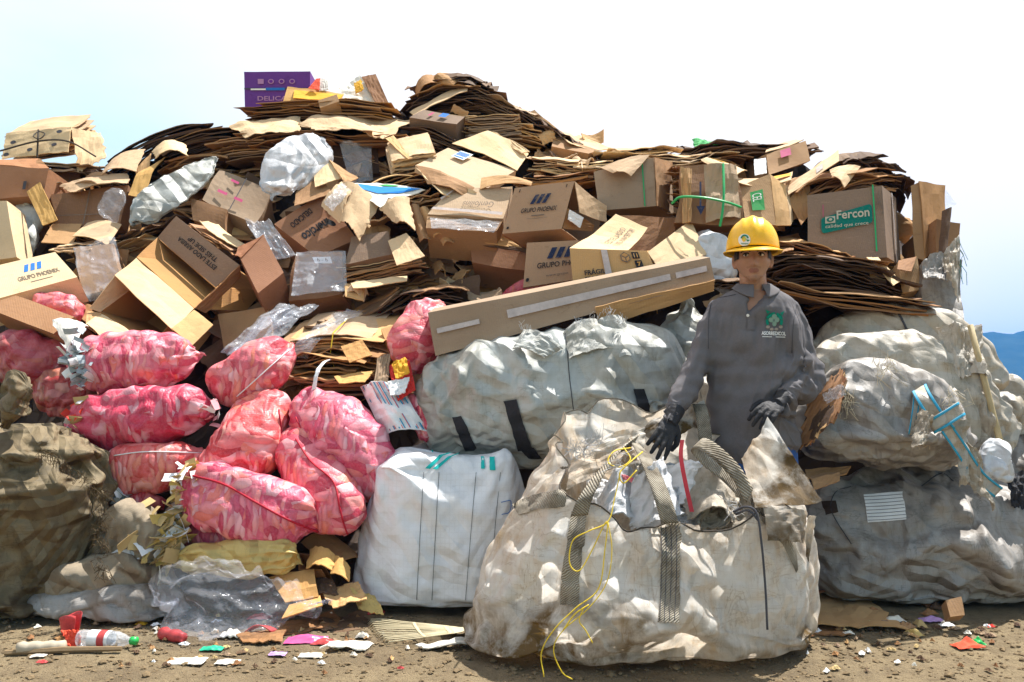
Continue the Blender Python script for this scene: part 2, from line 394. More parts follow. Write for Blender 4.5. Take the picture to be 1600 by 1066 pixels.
MT['red'] = kraft('red_board', (0.72, 0.06, 0.03), var=0.1, dirt=0.2)
MT['bluep'] = kraft('blue_board', (0.01, 0.22, 0.60), var=0.1, dirt=0.15)
MT['black_ink'] = ink('black_ink', (0.018, 0.018, 0.022), 0.3)
MT['navy_ink'] = ink('navy_ink', (0.02, 0.03, 0.075), 0.3)
MT['grey_ink'] = ink('grey_ink', (0.16, 0.12, 0.09), 0.4)
MT['purple_ink'] = ink('lilac_ink', (0.42, 0.22, 0.40), 0.2)
MT['pink_ink'] = ink('pink_ink', (0.45, 0.06, 0.16), 0.2)
MT['teal_ink'] = ink('teal_ink', (0.0, 0.16, 0.125), 0.12)
MT['green_ink'] = ink('green_ink', (0.03, 0.32, 0.08), 0.15)
MT['blue_ink'] = ink('blue_ink', (0.02, 0.16, 0.5), 0.1)
MT['white_ink'] = ink('white_ink', (0.78, 0.78, 0.74), 0.15)
MT['cream_ink'] = ink('pale_ink', (0.50, 0.46, 0.36), 0.15)
MT['paper'] = plain('white_paper', (0.78, 0.78, 0.78), 0.7)
MT['tape'] = plain('packing_tape', (0.50, 0.42, 0.38), 0.22, spec=0.6, var=0.2, scale=20)
MT['twine'] = plain('dark_twine', (0.05, 0.04, 0.03), 0.8)
MT['paletwine'] = plain('pale_twine', (0.6, 0.52, 0.38), 0.8)
MT['greenstrap'] = plain('green_strap', (0.01, 0.36, 0.10), 0.35, spec=0.5)
MT['yellowcord'] = plain('yellow_cord', (0.72, 0.52, 0.03), 0.5)
MT['film'] = film('clear_film', alpha=.66, white=.7, rough=.14, scale=9)
MT['filmbag'] = film('crumpled_bag_film', (.93,.95,1.0), alpha=.76, white=.5, rough=.08, scale=11)
MT['film_dark'] = film('clear_film_thin', alpha=0.75, white=0.25)
MT['pink'] = shred('red_net_sack')
MT['pinkred'] = shred('deep_red_net_sack', 1.8, 0.9, [(0.0, (0.5, 0.01, 0.02)), (0.4, (0.72, 0.04, 0.05)), (0.65, (0.76, 0.13, 0.14)), (0.85, (0.80, 0.30, 0.32)), (1.0, (0.85, 0.55, 0.57))])
MT['pinkdark'] = shred('dark_red_net_sack', 1.4, 0.62)
MT['fibc'] = woven('white_big_bag', (0.80, 0.81, 0.83), (0.50, 0.38, 0.22), 0.20, 0.06, 0.5)
MT['sackgrey'] = woven('grey_woven_sack', (0.47, 0.485, 0.46), (0.27, 0.225, 0.14), 0.6, 0.05, 0.9)
MT['sackfront'] = woven('stained_woven_sack', (0.94, 0.91, 0.85), (0.58, 0.34, 0.085), 0.72, 0.48, .9, low=1.1, lowz=.18)
MT['sackmud'] = woven('muddy_sack', (0.20, 0.15, 0.08), (0.07, 0.048, 0.02), 0.95, 0, 1.7, rough=0.75)
MT['sacktan'] = woven('grimy_tan_sack', (0.34, 0.315, 0.29), (0.115, 0.088, 0.06), 0.95, 0.0, 0.9)
MT['sackpale'] = woven('pale_tan_sack', (0.55, 0.50, 0.42), (0.27, 0.195, 0.105), 0.75, 0.15, 0.9)
MT['sackyellow'] = woven('yellow_sack', (0.68, 0.50, 0.17), (0.42, 0.30, 0.12), 0.35, 0.1, 0.8)
MT['sackwhite'] = woven('white_small_sack', (0.70, 0.71, 0.74), (0.42, 0.36, 0.28), 0.35, 0.1, 0.8)
MT['rag'] = woven('grey_brown_rag', (0.30, 0.24, 0.165), (0.16, 0.12, 0.08), 0.6, 0, 1.2, rough=0.85)
def webbing():
    t = NT('grey_webbing'); c = t.coord(); uv = t.n('ShaderNodeTexCoord').outputs['UV']
    w = t.n('ShaderNodeTexWave', {'Vector': t.n('ShaderNodeMapping', {'Vector': uv, 'Scale': (1.6, 9.0, 1)}).outputs[0], 'Scale': 2.4, 'Distortion': 1.2}, bands_direction='DIAGONAL').outputs['Fac']
    d = t.noise(c, 9, 5, .65); f = t.noise(c, 60, 3, .7)
    a = t.mix(t.rng(w, .35, .65), (.50, .455, .37), (.27, .225, .165))
    a = t.mix(t.rng(d, .42, .66, 0, .85), a, (.10, .075, .045)); a = t.mix(t.rng(f, .55, .75, 0, .4), a, (.55, .5, .42))
    return t.done(t.bsdf(a, .7, t.bump(t.math('ADD', w, f), .8, .006), .2))
MT['webbing'] = webbing()
MT['blackweb'] = plain('black_webbing', (0.02, 0.02, 0.024), 0.7, scale=60, bump=0.6)
MT['tealstripe'] = plain('teal_stripe', (0.0, 0.42, 0.40), 0.6)
MT['bluestripe'] = plain('blue_stripe', (0.03, 0.30, 0.48), 0.6)
MT['thread'] = plain('dark_thread', (0.06, 0.06, 0.07), 0.8)
# ---------------------------------------------------------------- builders
def A(t):
    """(px, py, d): absolute depth when d > 2, else an offset from the heap's face"""
    d = t[2] if len(t) > 2 else 0.0
    return P(t[0], t[1], d if d > 2 else D(t[1]) + d)
class Face:
    def __init__(s, c, lift=0.004):
        s.c = [Vector(p) for p in c]
        n = (s.c[1] - s.c[0]).cross(s.c[3] - s.c[0]).normalized()
        if n.dot(Vector((0, 0, CAMH)) - s.c[0]) < 0: n = -n
        s.n = n; s.lift = lift; s.fn = None
    def __call__(s, u, v):
        c = s.c
        if s.fn: return s.fn(u, v) + s.n * s.lift
        return c[0].lerp(c[1], u).lerp(c[3].lerp(c[2], u), v) + s.n * s.lift
TEXTS = {}
def text2d(st, bold=0.0, shear=0.0):
    k = (st, bold, shear)
    if k not in TEXTS:
        cu = bpy.data.curves.new('lettering', 'FONT'); cu.body = st; cu.offset = bold; cu.shear = shear; cu.resolution_u = 3; cu.align_x = 'CENTER'; cu.space_line = 0.8
        ob = bpy.data.objects.new('lettering', cu); COL.objects.link(ob)
        bpy.context.view_layer.update()
        me = bpy.data.meshes.new_from_object(ob.evaluated_get(bpy.context.evaluated_depsgraph_get()))
        vs_ = [v.co.copy() for v in me.vertices]; fs = [tuple(p.vertices) for p in me.polygons]
        bpy.data.objects.remove(ob); bpy.data.curves.remove(cu); bpy.data.meshes.remove(me)
        x0 = min(v.x for v in vs_); x1 = max(v.x for v in vs_); y0 = min(v.y for v in vs_); y1 = max(v.y for v in vs_)
        TEXTS[k] = ([((v.x - x0) / (x1 - x0), (y1 - v.y) / (y1 - y0)) for v in vs_], fs)
    return TEXTS[k]
def put2d(m, face, verts, faces, u0, v0, u1, v1, rot=0):
    """verts in 0..1 (x right, y down) into the sub-rectangle of face; rot 0/90/180/270"""
    def tr(x, y):
        if rot == 180: x, y = 1 - x, 1 - y
        elif rot == 90: x, y = 1 - y, x
        elif rot == 270: x, y = y, 1 - x
        return face(u0 + (u1 - u0) * x, v0 + (v1 - v0) * y)
    m.add([tr(x, y) for x, y in verts], faces)
def lettering(face, st, u0, v0, u1, v1, mat, parent, rot=0, bold=0.0, shear=0.0, name='lettering'):
    m = M(); vs_, fs = text2d(st, bold, shear); put2d(m, face, vs_, fs, u0, v0, u1, v1, rot)
    return mk(name, m, mat, parent)
def patch(face, polys, mat, parent, name='print', lift=0.0):
    """polys: lists of (u, v)"""
    m = M(); old = face.lift; face.lift = old + lift
    for pl in polys: m.add([face(u, v) for u, v in pl], [tuple(range(len(pl)))])
    face.lift = old
    return mk(name, m, mat, parent)
def rect(u0, v0, u1, v1): return [(u0, v0), (u1, v0), (u1, v1), (u0, v1)]
def disc(cu, cv, ru, rv, n=20, a0=0, a1=360): return [(cu + ru * math.cos(R(a0 + (a1 - a0) * i / n)), cv + rv * math.sin(R(a0 + (a1 - a0) * i / n))) for i in range(n + (a1 - a0 != 360))]
def phoenix_logo(face, parent, u0, v0, u1, v1, mat, mat2=None):
    bars = []
    for i in range(3):
        a = u0 + (u1 - u0) * (i * 0.31); w = (u1 - u0) * 0.2; sh = (u1 - u0) * 0.18
        bars.append([(a + sh, v0), (a + w + sh, v0), (a + w, v1), (a, v1)])
    patch(face, bars, mat, parent, 'logo_mark')

def sheet(label, c, mat, bend=0.0, bend_v=0.0, wr=0.006, thick=0.005, nu=14, nv=10, seed=None, fold=None, jag=0.0, name='cardboard_sheet', cat='cardboard', group=None, parent=None, curl=0.0, ret=False):
    """one loose sheet; c = four corners TL TR BR BL"""
    seed = random.random() * 100 if seed is None else seed
    cc = [A(t) if not isinstance(t, Vector) else t for t in c]
    n = (cc[1] - cc[0]).cross(cc[3] - cc[0]).normalized()
    if n.dot(Vector((0, 0, CAMH)) - cc[0]) < 0: n = -n
    wu = (cc[1] - cc[0]).length; wv = (cc[3] - cc[0]).length
    jag = jag * min(1.0, min(wu, wv) / .28)
    eu = (cc[1] - cc[0]).normalized(); ev = (cc[3] - cc[0]).normalized()
    def fn(u, v):
        p = cc[0].lerp(cc[1], u).lerp(cc[3].lerp(cc[2], u), v)
        h = bend * 4 * u * (1 - u) + bend_v * 4 * v * (1 - v)
        if fold:
            for ax, pos, amt in fold:
                x = u if ax == 'u' else v
                h += amt * (1 - abs(x - pos) / (pos if x < pos else 1 - pos))
        h += wr * (noise.noise(Vector((u * 2.2 * wu / .3 + seed, v * 2.2 * wv / .3, seed))) * 1.6 + noise.noise(Vector((u * 7 + seed, v * 7, seed * 2))) * 0.6)
        if curl: h += curl * (max(0, v - 0.6) / 0.4) ** 2 * (0.5 + noise.noise(Vector((u * 3, seed, 1))))
        if jag:
            eu_ = 1 if u in (0, 1) else 0; ev_ = 1 if v in (0, 1) else 0
            if eu_: p = p + eu * jag * noise.noise(Vector((v * 9 + seed, seed, u)))
            if ev_: p = p + ev * jag * noise.noise(Vector((u * 9 + seed, v, seed)))
        return p + n * h
    m = M(); m.grid(fn, nu, nv)
    # make the sheet face the viewer, thickness behind
    m2 = M(); flip = (cc[1] - cc[0]).cross(cc[3] - cc[0]).dot(n) < 0
    m2.grid(fn if not flip else (lambda u, v: fn(1 - u, v)), nu, nv, thick)
    o = mk(name, m2, mat, parent, smooth=False)
    if label: tag(o, label, cat, group)
    f = Face(cc, 0.004); f.fn = fn
    return (o, f) if ret else o

def shell(c8, faces, dent=0.006, cuts=5, seed=0.0):
    bm = bmesh.new(); vs_ = [bm.verts.new(v) for v in c8]
    for f in faces: bm.faces.new([vs_[i] for i in f])
    bmesh.ops.subdivide_edges(bm, edges=bm.edges[:], cuts=cuts, use_grid_fill=True)
    for v in bm.verts:
        q = v.co * 4 + Vector((seed, seed, 0))
        v.co += Vector((noise.noise(q), noise.noise(q + Vector((9, 1, 4))), noise.noise(q + Vector((2, 8, 7))))) * dent
    bm.verts.index_update()
    m = M(); m.add([v.co.copy() for v in bm.verts], [tuple(v.index for v in f.verts) for f in bm.faces])
    bm.free()
    o0, e1, e2 = c8[0], (c8[1] - c8[0]).normalized(), (c8[3] - c8[0]).normalized()
    m.uv = [((p - o0).dot(e1) * 2, (p - o0).dot(e2) * 2 + (p - o0).dot(e1.cross(e2)) * 2) for p in m.v]
    return m
SIDES = {'front': (0, 3, 2, 1), 'back': (4, 5, 6, 7), 'top': (0, 1, 5, 4), 'bottom': (3, 7, 6, 2), 'left': (0, 4, 7, 3), 'right': (1, 2, 6, 5)}
def carton(label, front, depth, mat, open=(), flaps=(), vec=None, dent=0.009, cat='box', group=None, name='cardboard_box', tape=None, mat_in=None):
    c = [A(t) for t in front]
    n = (c[1] - c[0]).cross(c[3] - c[0]).normalized()
    if n.dot(Vector((0, 0, CAMH)) - c[0]) < 0: n = -n
    bv = Vector(vec) if vec else -n * depth
    c8 = c + [p + bv for p in c]
    base = sum(c8, Vector()) / 8; base.z = min(p.z for p in c8)
    root = tag(empty(name, base), label, cat, group)
    m = shell(c8, [SIDES[k] for k in SIDES if k not in open], dent, 5, random.random() * 50)
    o = mk('body', m, mat, root)
    if open:
        s = o.modifiers.new('wall', 'SOLIDIFY'); s.thickness = 0.005; s.offset = -1
    fr = Face(c, 0.004 + dent)
    root['_'] = 0; del root['_']
    res = {'root': root, 'front': fr, 'c8': c8}
    for k, idx in (('top', (4, 5, 1, 0)), ('bottom', (3, 2, 6, 7)), ('left', (4, 0, 3, 7)), ('right', (1, 5, 6, 2))):
        res[k] = Face([c8[i] for i in idx], 0.004 + dent)
    for fl in flaps:
        pts, fm = fl[0], fl[1]; kw = fl[2] if len(fl) > 2 else {}
        cc = [c8[p] if isinstance(p, int) else A(p) for p in pts]
        fo, ff = sheet(None, cc, fm, name='flap', parent=root, wr=kw.get('wr', 0.005), bend=kw.get('bend', 0), bend_v=kw.get('bend_v', 0), nu=8, nv=6, thick=0.005, ret=True, jag=kw.get('jag', 0), fold=kw.get('fold'))
        res.setdefault('flaps', []).append(ff)
    return res
def twine_loop(m, pts, r=0.003):
    pts = [Vector(p) for p in pts]; m.tube(pts + [pts[0]], r, 6)
def stack(label, L, Rr, back, tilt, thick, n, mat, sag=0.0, jit=0.03, twine=0, fray=0.35, group=None, top=None, cat='cardboard bundle', name='cardboard_bundle', roll=0.0, wave=0.02, tmat=None, curl=0.0):
    """n flat sheets piled up; L, Rr = ends of the top front edge, back = how far it runs back, tilt = rise of the back"""
    l, r = A(L), A(Rr); u = r - l; W_ = u.length; un = u.normalized()
    v0 = Vector((0, math.cos(R(tilt)), math.sin(R(tilt)))); v0 = (v0 - un * v0.dot(un)).normalized()
    w = un.cross(v0).normalized()
    base = (l + r) / 2 - w * thick; sd = random.random() * 100
    root = tag(empty(name, base), label, cat, group)
    def layer(i, lay_thick):
        rs = random.Random(sd + i)
        du, dv = rs.uniform(-jit, jit) * 1.4, rs.uniform(-jit, jit)
        if rs.random() < .16: du *= 2.4; dv *= 2.6
        wv_ = wave * rs.uniform(.4, 1.9); fr = rs.uniform(3.5, 8)
        a0 = l + un * du - v0 * rs.uniform(0, jit) * 0.9 + v0 * dv * 0.5 - w * (thick * min(1, max(0, i + (rs.uniform(-.45, .45) if 0 < i < n - 1 else 0)) / max(1, n - 1)))
        sw = W_ * rs.uniform(1 - fray * 0.5, 1 + fray * 0.12); sb = back * rs.uniform(0.85, 1.1); an = rs.uniform(-1, 1) * jit * 1.2
        off = (W_ - sw) * rs.uniform(0, 1)
        k = rs.uniform(0, 20); endc = rs.gauss(0, .016)
        def fn(a, b):
            s = off + a * sw; x = s / W_
            h = sag * 4 * x * (1 - x) + wave * noise.noise(Vector((x * 2.2 + sd, b * 2 + i * 0.06, i * 0.12))) + 0.35 * wv_ * noise.noise(Vector((x * fr + k, b * 4, i))) + endc * abs(2 * x - 1) ** 3
            h -= curl * max(0, 0.5 - b) ** 2 * 4 * (0.6 + noise.noise(Vector((x * 3, i * .3, sd))))
            jg = 0.012 * noise.noise(Vector((x * 14 + k, i * 3.1, b))) if b in (0, 1) else 0
            return a0 + un * s + v0 * (b * sb + an * (a - .5) + jg) + w * h
        return fn
    m = M()
    lt = min(0.006, 0.62 * thick / n)
    for i in range(1, n): m.grid(layer(i, lt), 9, 4, lt * random.Random(sd * 3 + i).choice((.45, .6, .9, 1.0, 1.0, 1.6, 2.2)))
    mk('sheets', m, mat, root)
    mt = M(); f0 = layer(0, lt); mt.grid(f0, 14, 7, 0.005)
    mk('top_sheet', mt, top or mat, root)
    if twine:
        tm = M()
        for k in range(twine):
            x = (k + 1) / (twine + 1) + random.uniform(-.06, .06)
            p0 = f0(x, -0.02) + w * 0.006; p1 = f0(x, 0.5) + w * 0.012; p2 = f0(x, 1.0) + w * 0.006
            twine_loop(tm, [p0, p1, p2, p2 - w * (thick + 0.02), p0 - w * (thick + 0.02) - v0 * 0.03, p0 - w * thick * 0.5 - v0 * (jit * 1.2 + 0.02)], 0.003)
        mk('twine', tm, tmat or MT['paletwine'], root)
    f = Face([f0(0, 1), f0(1, 1), f0(1, 0), f0(0, 0)], 0.004); f.fn = lambda u_, v_: f0(u_, 1 - v_); f.n = w
    return root, f

def clothify(V, Fs, grow=.10, frames=18, floor=None, grav=.6, bend=.4, tension=22, pins=None, gap=.012, q=4):
    """let slack woven fabric settle on the bulk inside it: returns the settled points"""
    me = bpy.data.meshes.new('tmp_cloth'); me.from_pydata(V, [], Fs)
    bm = bmesh.new(); bm.from_mesh(me); bmesh.ops.recalc_face_normals(bm, faces=bm.faces); bm.to_mesh(me); bm.free(); me.update()
    nrm = [v.normal.copy() for v in me.vertices]; ctr = sum(V, Vector()) / len(V)
    sg = 1 if sum((n.dot(v - ctr) for n, v in zip(nrm, V))) > 0 else -1
    body = me.copy()
    for v, n in zip(body.vertices, nrm): v.co -= n * (gap * sg)
    tc_ = bpy.data.collections.new('tmp'); COL.children.link(tc_)
    o = bpy.data.objects.new('tmp_cloth', me); COL.objects.link(o)
    b = bpy.data.objects.new('tmp_body', body); tc_.objects.link(b)
    b.modifiers.new('c', 'COLLISION'); b.collision.thickness_outer = .003; b.collision.cloth_friction = 12; b.collision.damping = .5
    fl = None
    if floor is not None:
        fm_ = bpy.data.meshes.new('tmp_floor'); fm_.from_pydata([(-9, -9, floor), (9, -9, floor), (9, 9, floor), (-9, 9, floor)], [], [(0, 1, 2, 3)])
        fl = bpy.data.objects.new('tmp_floor', fm_); tc_.objects.link(fl); fl.modifiers.new('c', 'COLLISION')
    c = o.modifiers.new('cloth', 'CLOTH'); s = c.settings
    s.quality = q; s.mass = .25; s.tension_stiffness = tension; s.compression_stiffness = tension * .6; s.shear_stiffness = 4; s.bending_stiffness = bend
    s.tension_damping = 8; s.compression_damping = 8; s.shear_damping = 6; s.bending_damping = .5; s.air_damping = 3
    s.shrink_min = -grow; s.effector_weights.gravity = grav
    if pins:
        vg = o.vertex_groups.new(name='pin')
        for i, w in pins: vg.add([i], w, 'REPLACE')
        s.vertex_group_mass = 'pin'
    k = c.collision_settings; k.collection = tc_; k.distance_min = .004; k.collision_quality = 2; k.use_self_collision = False
    c.point_cache.frame_start = 1; c.point_cache.frame_end = frames + 2
    for f in range(1, frames + 1): SC.frame_set(f)
    ev = o.evaluated_get(bpy.context.evaluated_depsgraph_get()); out = [v.co.copy() for v in ev.data.vertices]
    SC.frame_set(1)
    for x in (o, b, fl):
        if x: bpy.data.objects.remove(x)
    bpy.data.collections.remove(tc_)
    if len(out) != len(V) or any((p - v).length > 1.0 for p, v in zip(out, V)): return list(V)
    return out

def sack(label, spine, mat, ratio=0.8, n=2.2, crease=0.02, lump=0.03, wr=0.008, gather=(0.0, 0.0), res=(72, 64), ends=(0.5, 0.5), name='sack', cat='sack', group=None, cdir=None, seed=None, drop=0.0, wfreq=7.0, parent=None, post=None, floor=None, cloth=0.0, bend=.12, post_k=None):
    if cloth: post_cr = crease * (post_k or 3.8); crease, wr = 0.0, wr * .15; res = (min(res[0], 96), min(res[1], 84))
    """spine: (px, py, d, half-width px[, depth ratio]); lofted bag with folds"""
    seed = random.random() * 100 if seed is None else seed
    ctr = []; rad = []
    for s in spine:
        c = A(s[:3]); ctr.append(c); rad.append((s[3] * c.y / FPX, s[4] if len(s) > 4 else ratio))
    K = 8
    cs = crom(ctr, K); rs = []
    for (a, ra), (b, rb) in zip(rad, rad[1:]):
        for j in range(K):
            t = j / K; t2 = t * t * (3 - 2 * t); rs.append((a + (b - a) * t2, ra + (rb - ra) * t2))
    rs.append(rad[-1])
    dist = [0.0]
    for a, b in zip(cs, cs[1:]): dist.append(dist[-1] + (b - a).length)
    Lt = dist[-1]
    def at(s):
        x = s * Lt
        for i in range(len(dist) - 1):
            if x <= dist[i + 1] or i == len(dist) - 2:
                t = (x - dist[i]) / max(1e-9, dist[i + 1] - dist[i]); t = min(1, t)
                return cs[i].lerp(cs[i + 1], t), rs[i][0] + (rs[i + 1][0] - rs[i][0]) * t, rs[i][1] + (rs[i + 1][1] - rs[i][1]) * t
    NU, NV = res
    cv = Vector(cdir) if cdir else Vector((0, -1, 0))
    pts = []; uvs = []
    for i in range(NU + 1):
        s = i / NU
        # denser rings near ends
        s = 0.5 - 0.5 * math.cos(math.pi * s) if False else s
        c, r, rat = at(s)
        c1 = at(min(1, s + 0.02))[0]; c0 = at(max(0, s - 0.02))[0]
        t = (c1 - c0).normalized()
        b = (cv - t * cv.dot(t)).normalized(); a = t.cross(b).normalized()
        e = 1.0
        if ends[0] and s < ends[0] * 0.5: e *= (1 - (1 - s / (ends[0] * 0.5)) ** 2.6) ** (1 / 2.6)
        if ends[1] and s > 1 - ends[1] * 0.5: e *= (1 - (1 - (1 - s) / (ends[1] * 0.5)) ** 2.6) ** (1 / 2.6)
        row = []
        for j in range(NV):
            th = 2 * math.pi * j / NV
            ct, st = math.cos(th), math.sin(th)
            k = (abs(ct) ** n + abs(st) ** n) ** (-1.0 / n)
            x = a * (ct * k * r * e) + b * (st * k * r * rat * e)
            p = c + x
            nrm = x.normalized() if x.length > 1e-6 else t * (-1 if s < .5 else 1)
            h = lump * .8 * fbm(p + Vector((seed, 0, 0)), 2.6, 2) * min(1, e * 1.3)
            g0 = gather[0] * max(0, 1 - s / 0.30) ** 1.5; g1 = gather[1] * max(0, 1 - (1 - s) / 0.30) ** 1.5
            if g0 or g1:
                h += (g0 + g1) * e * math.sin(th * 13 + 3 * noise.noise(Vector((th, s * 3, seed)))) * (0.6 + 0.6 * noise.noise(Vector((ct * 2, st * 2, seed))))
            h += crease * 6 * crumple(Vector((p.x, p.y, p.z * 1.15)), wfreq / 8.0, seed) * min(1, e * 1.2)
            h += wr * fbm(p * 1.0 + Vector((0, seed, 0)), wfreq * 2.5, 3)
            q = p + nrm * h
            if post: q = post(q, s, th)
            if floor is not None and q.z < floor: q.z = floor + (q.z - floor) * 0.08
            row.append(q); uvs.append((s * Lt * 2, j / NV * 2 * r * 3))
        pts.append(row)
    m = M(); vs_ = [p for r_ in pts for p in r_]
    fs = [(i * NV + j, i * NV + (j + 1) % NV, (i + 1) * NV + (j + 1) % NV, (i + 1) * NV + j) for i in range(NU) for j in range(NV)]
    fs += [tuple(reversed(range(NV))), tuple(range(NU * NV, NU * NV + NV))]
    if cloth:
        vs_ = clothify(vs_, fs, cloth, floor=floor, bend=bend)
        for i in range(NU + 1):
            c = at(i / NU)[0]
            for j in range(NV):
                p = vs_[i * NV + j]; d = p - c
                if d.length > .02: q = p + d.normalized() * (post_cr * crumple(p, max(1.0, wfreq / 5), seed)); vs_[i * NV + j] = q if floor is None or q.z > floor else p
        pts = [vs_[i * NV:(i + 1) * NV] for i in range(NU + 1)]
    m.add(vs_, fs, uvs)
    o = mk(name, m, mat, parent, smooth=True)
    if cloth: sb_ = o.modifiers.new('smooth', 'SUBSURF'); sb_.levels = 0; sb_.render_levels = 1
    bm = bmesh.new(); bm.from_mesh(o.data); bmesh.ops.recalc_face_normals(bm, faces=bm.faces); bm.to_mesh(o.data); bm.free()
    if label: tag(o, label, cat, group)
    def surf(s, th, lift=0.004):
        i = s * NU; j = (th / (2 * math.pi) % 1.0) * NV
        i0 = min(int(i), NU - 1); j0 = int(j) % NV
        a_ = pts[i0][j0].lerp(pts[i0][(j0 + 1) % NV], j - int(j)); b_ = pts[i0 + 1][j0].lerp(pts[i0 + 1][(j0 + 1) % NV], j - int(j))
        p = a_.lerp(b_, i - i0); c = at(min(1, max(0, s)))[0]
        d = (p - c); return p + (d.normalized() if d.length > 1e-6 else Vector((0, -1, 0))) * lift
    o_surf[o.name] = surf
    return o
o_surf = {}
def seam(o, path, mat, r=0.004, name='seam', k=10):
    """thin cord on a sack's surface; path of (s, theta degrees)"""
    f = o_surf[o.name]; pts = []
    for (a, b), (c, d) in zip(path, path[1:]):
        for i in range(k): pts.append(f(lerp(a, c, i / k), R(lerp(b, d, i / k)), r * 0.5))
    pts.append(f(path[-1][0], R(path[-1][1]), r * 0.5))
    m = M(); m.tube(pts, r, 6); return mk(name, m, mat, o, smooth=True)
def strapon(o, s0, s1, th, width, mat, name='strap', lift=0.006, th1=None, k=20):
    f = o_surf[o.name]
    def fn(u, v):
        s = lerp(s0, s1, v); a = f(s, R(lerp(th, th if th1 is None else th1, v)), lift)
        return a
    m = M()
    def g(u, v):
        s = lerp(s0, s1, v); t = lerp(th, th if th1 is None else th1, v)
        p = f(s, R(t), 0); rr = max(0.05, (p - f(s, R(t + 180), 0)).length / 2)
        return f(s, R(t + math.degrees((u - 0.5) * width / rr)), lift)
    m.grid(g, 6, k, 0.004); return mk(name, m, mat, o, smooth=True)
def shreds(o, centre, axis, n, spread, mats, name='paper_shred', size=(0.05, 0.14), seed=1, parent=None):
    """curled scraps of paper spilling out of an end, one mesh per material"""
    rs = random.Random(seed); axis = Vector(axis).normalized(); ms = [M() for _ in mats]
    for i in range(n):
        c = Vector(centre) + Vector((rs.gauss(0, spread[0]), rs.gauss(0, spread[1]), rs.gauss(0, spread[2])))
        d = (axis + Vector((rs.uniform(-1, 1), rs.uniform(-1, 1), rs.uniform(-1, 1))) * 0.9).normalized()
        s_ = d.cross(Vector((rs.uniform(-1, 1), rs.uniform(-1, 1), rs.uniform(-1, 1)))).normalized(); nn = d.cross(s_)
        ln = rs.uniform(*size); wd = ln * rs.uniform(0.25, 0.7); cu = rs.uniform(-1, 1) * ln * 0.4
        rs.choice(ms).grid(lambda u, v: c + d * (v - .3) * ln + s_ * (u - .5) * wd + nn * cu * (v * v + 0.5 * u * u), 3, 5, 0.001)
    return [tag(mk(name, m, mt, parent or o), kind='stuff') for m, mt in zip(ms, mats) if m.v]
# ================================================================ THE SETTING
random.seed(7)
def dirt_mat():
    t = NT('dirt_ground'); c = t.coord(seed=False)
    big = t.noise(c, 0.7, 6); mid = t.noise(c, 5, 7, 0.7); fine = t.noise(c, 40, 6, 0.75); vf = t.noise(c, 160, 3, 0.7)
    a = t.mix(t.rng(big, 0.35, 0.65), (0.22, 0.165, 0.10), (0.33, 0.255, 0.15))
    a = t.mix(t.rng(mid, 0.42, 0.72), a, (0.15, 0.112, 0.07))
    a = t.mix(t.rng(fine, 0.5, 0.7, 0, 0.7), a, (0.15, 0.105, 0.06))
    a = t.mix(t.rng(vf, 0.55, 0.75, 0, 0.5), a, (0.48, 0.38, 0.22))
    h = t.math('ADD', t.math('MULTIPLY', mid, 1.0), t.math('ADD', t.math('MULTIPLY', fine, 0.5), t.math('MULTIPLY', vf, 0.15)))
    return t.done(t.bsdf(a, 0.9, t.bump(h, 1.0, 0.03), 0.15))
MT['dirt'] = dirt_mat()
def gz(x, y):
    return 0.014 * fbm((x, y, 0.3), 1.3, 3) + 0.007 * fbm((x, y, 4.0), 9, 3)
gm = M()
def gfn(u, v):
    x = -3.2 + 6.4 * u; y = 1.6 + 3.2 * v
    e = min(u, 1 - u, v, 1 - v); k = smoothstep(0, 0.04, e)
    return Vector((x, y, gz(x, y) * k))
gm.grid(gfn, 210, 110)
# the same sheet runs on to the horizon
far = 9000
ring = [(-3.2, 1.6), (3.2, 1.6), (3.2, 4.8), (-3.2, 4.8)]; outr = [(-far, -far), (far, -far), (far, far), (-far, far)]
gm.add([Vector((x, y, 0)) for x, y in ring + outr], [(0, 4, 5, 1), (1, 5, 6, 2), (2, 6, 7, 3), (3, 7, 4, 0)])
tag(mk('ground', gm, MT['dirt'], smooth=True), kind='structure')
# mountains
mt_ = NT('forested_mountain'); c = mt_.coord('Object', seed=False)
mt_f = mt_.mix(mt_.rng(mt_.noise(c, 0.03, 8, 0.7), 0.4, 0.65), (0.010, 0.030, 0.022), (0.035, 0.06, 0.04))
mt_.done(mt_.bsdf(mt_f, 0.9, None, 0.1)); MT['mountain'] = mt_.m
mm = M()
def mfn(u, v):
    x = 60 + 760 * u; y = 800 + 280 * (v - 0.5)
    px = 800 + x / 800 * FPX
    hgt = interp([(800, 18), (1300, 37), (1480, 47), (1530, 52), (1555, 53.5), (1585, 51), (1640, 58), (1750, 74), (2000, 46)], px)
    k = 1 - abs(2 * v - 1)
    hgt += 3 * fbm((x * .012, y * .012, 2), 1, 4) * k
    return Vector((x, y, -1 + hgt * (1 - abs(2 * v - 1) ** 1.3) + 1.4 * fbm((x * .06, y * .06, 5), 1, 3) * k))
mm.grid(mfn, 160, 40)
tag(mk('mountain', mm, MT['mountain'], smooth=True), kind='structure')

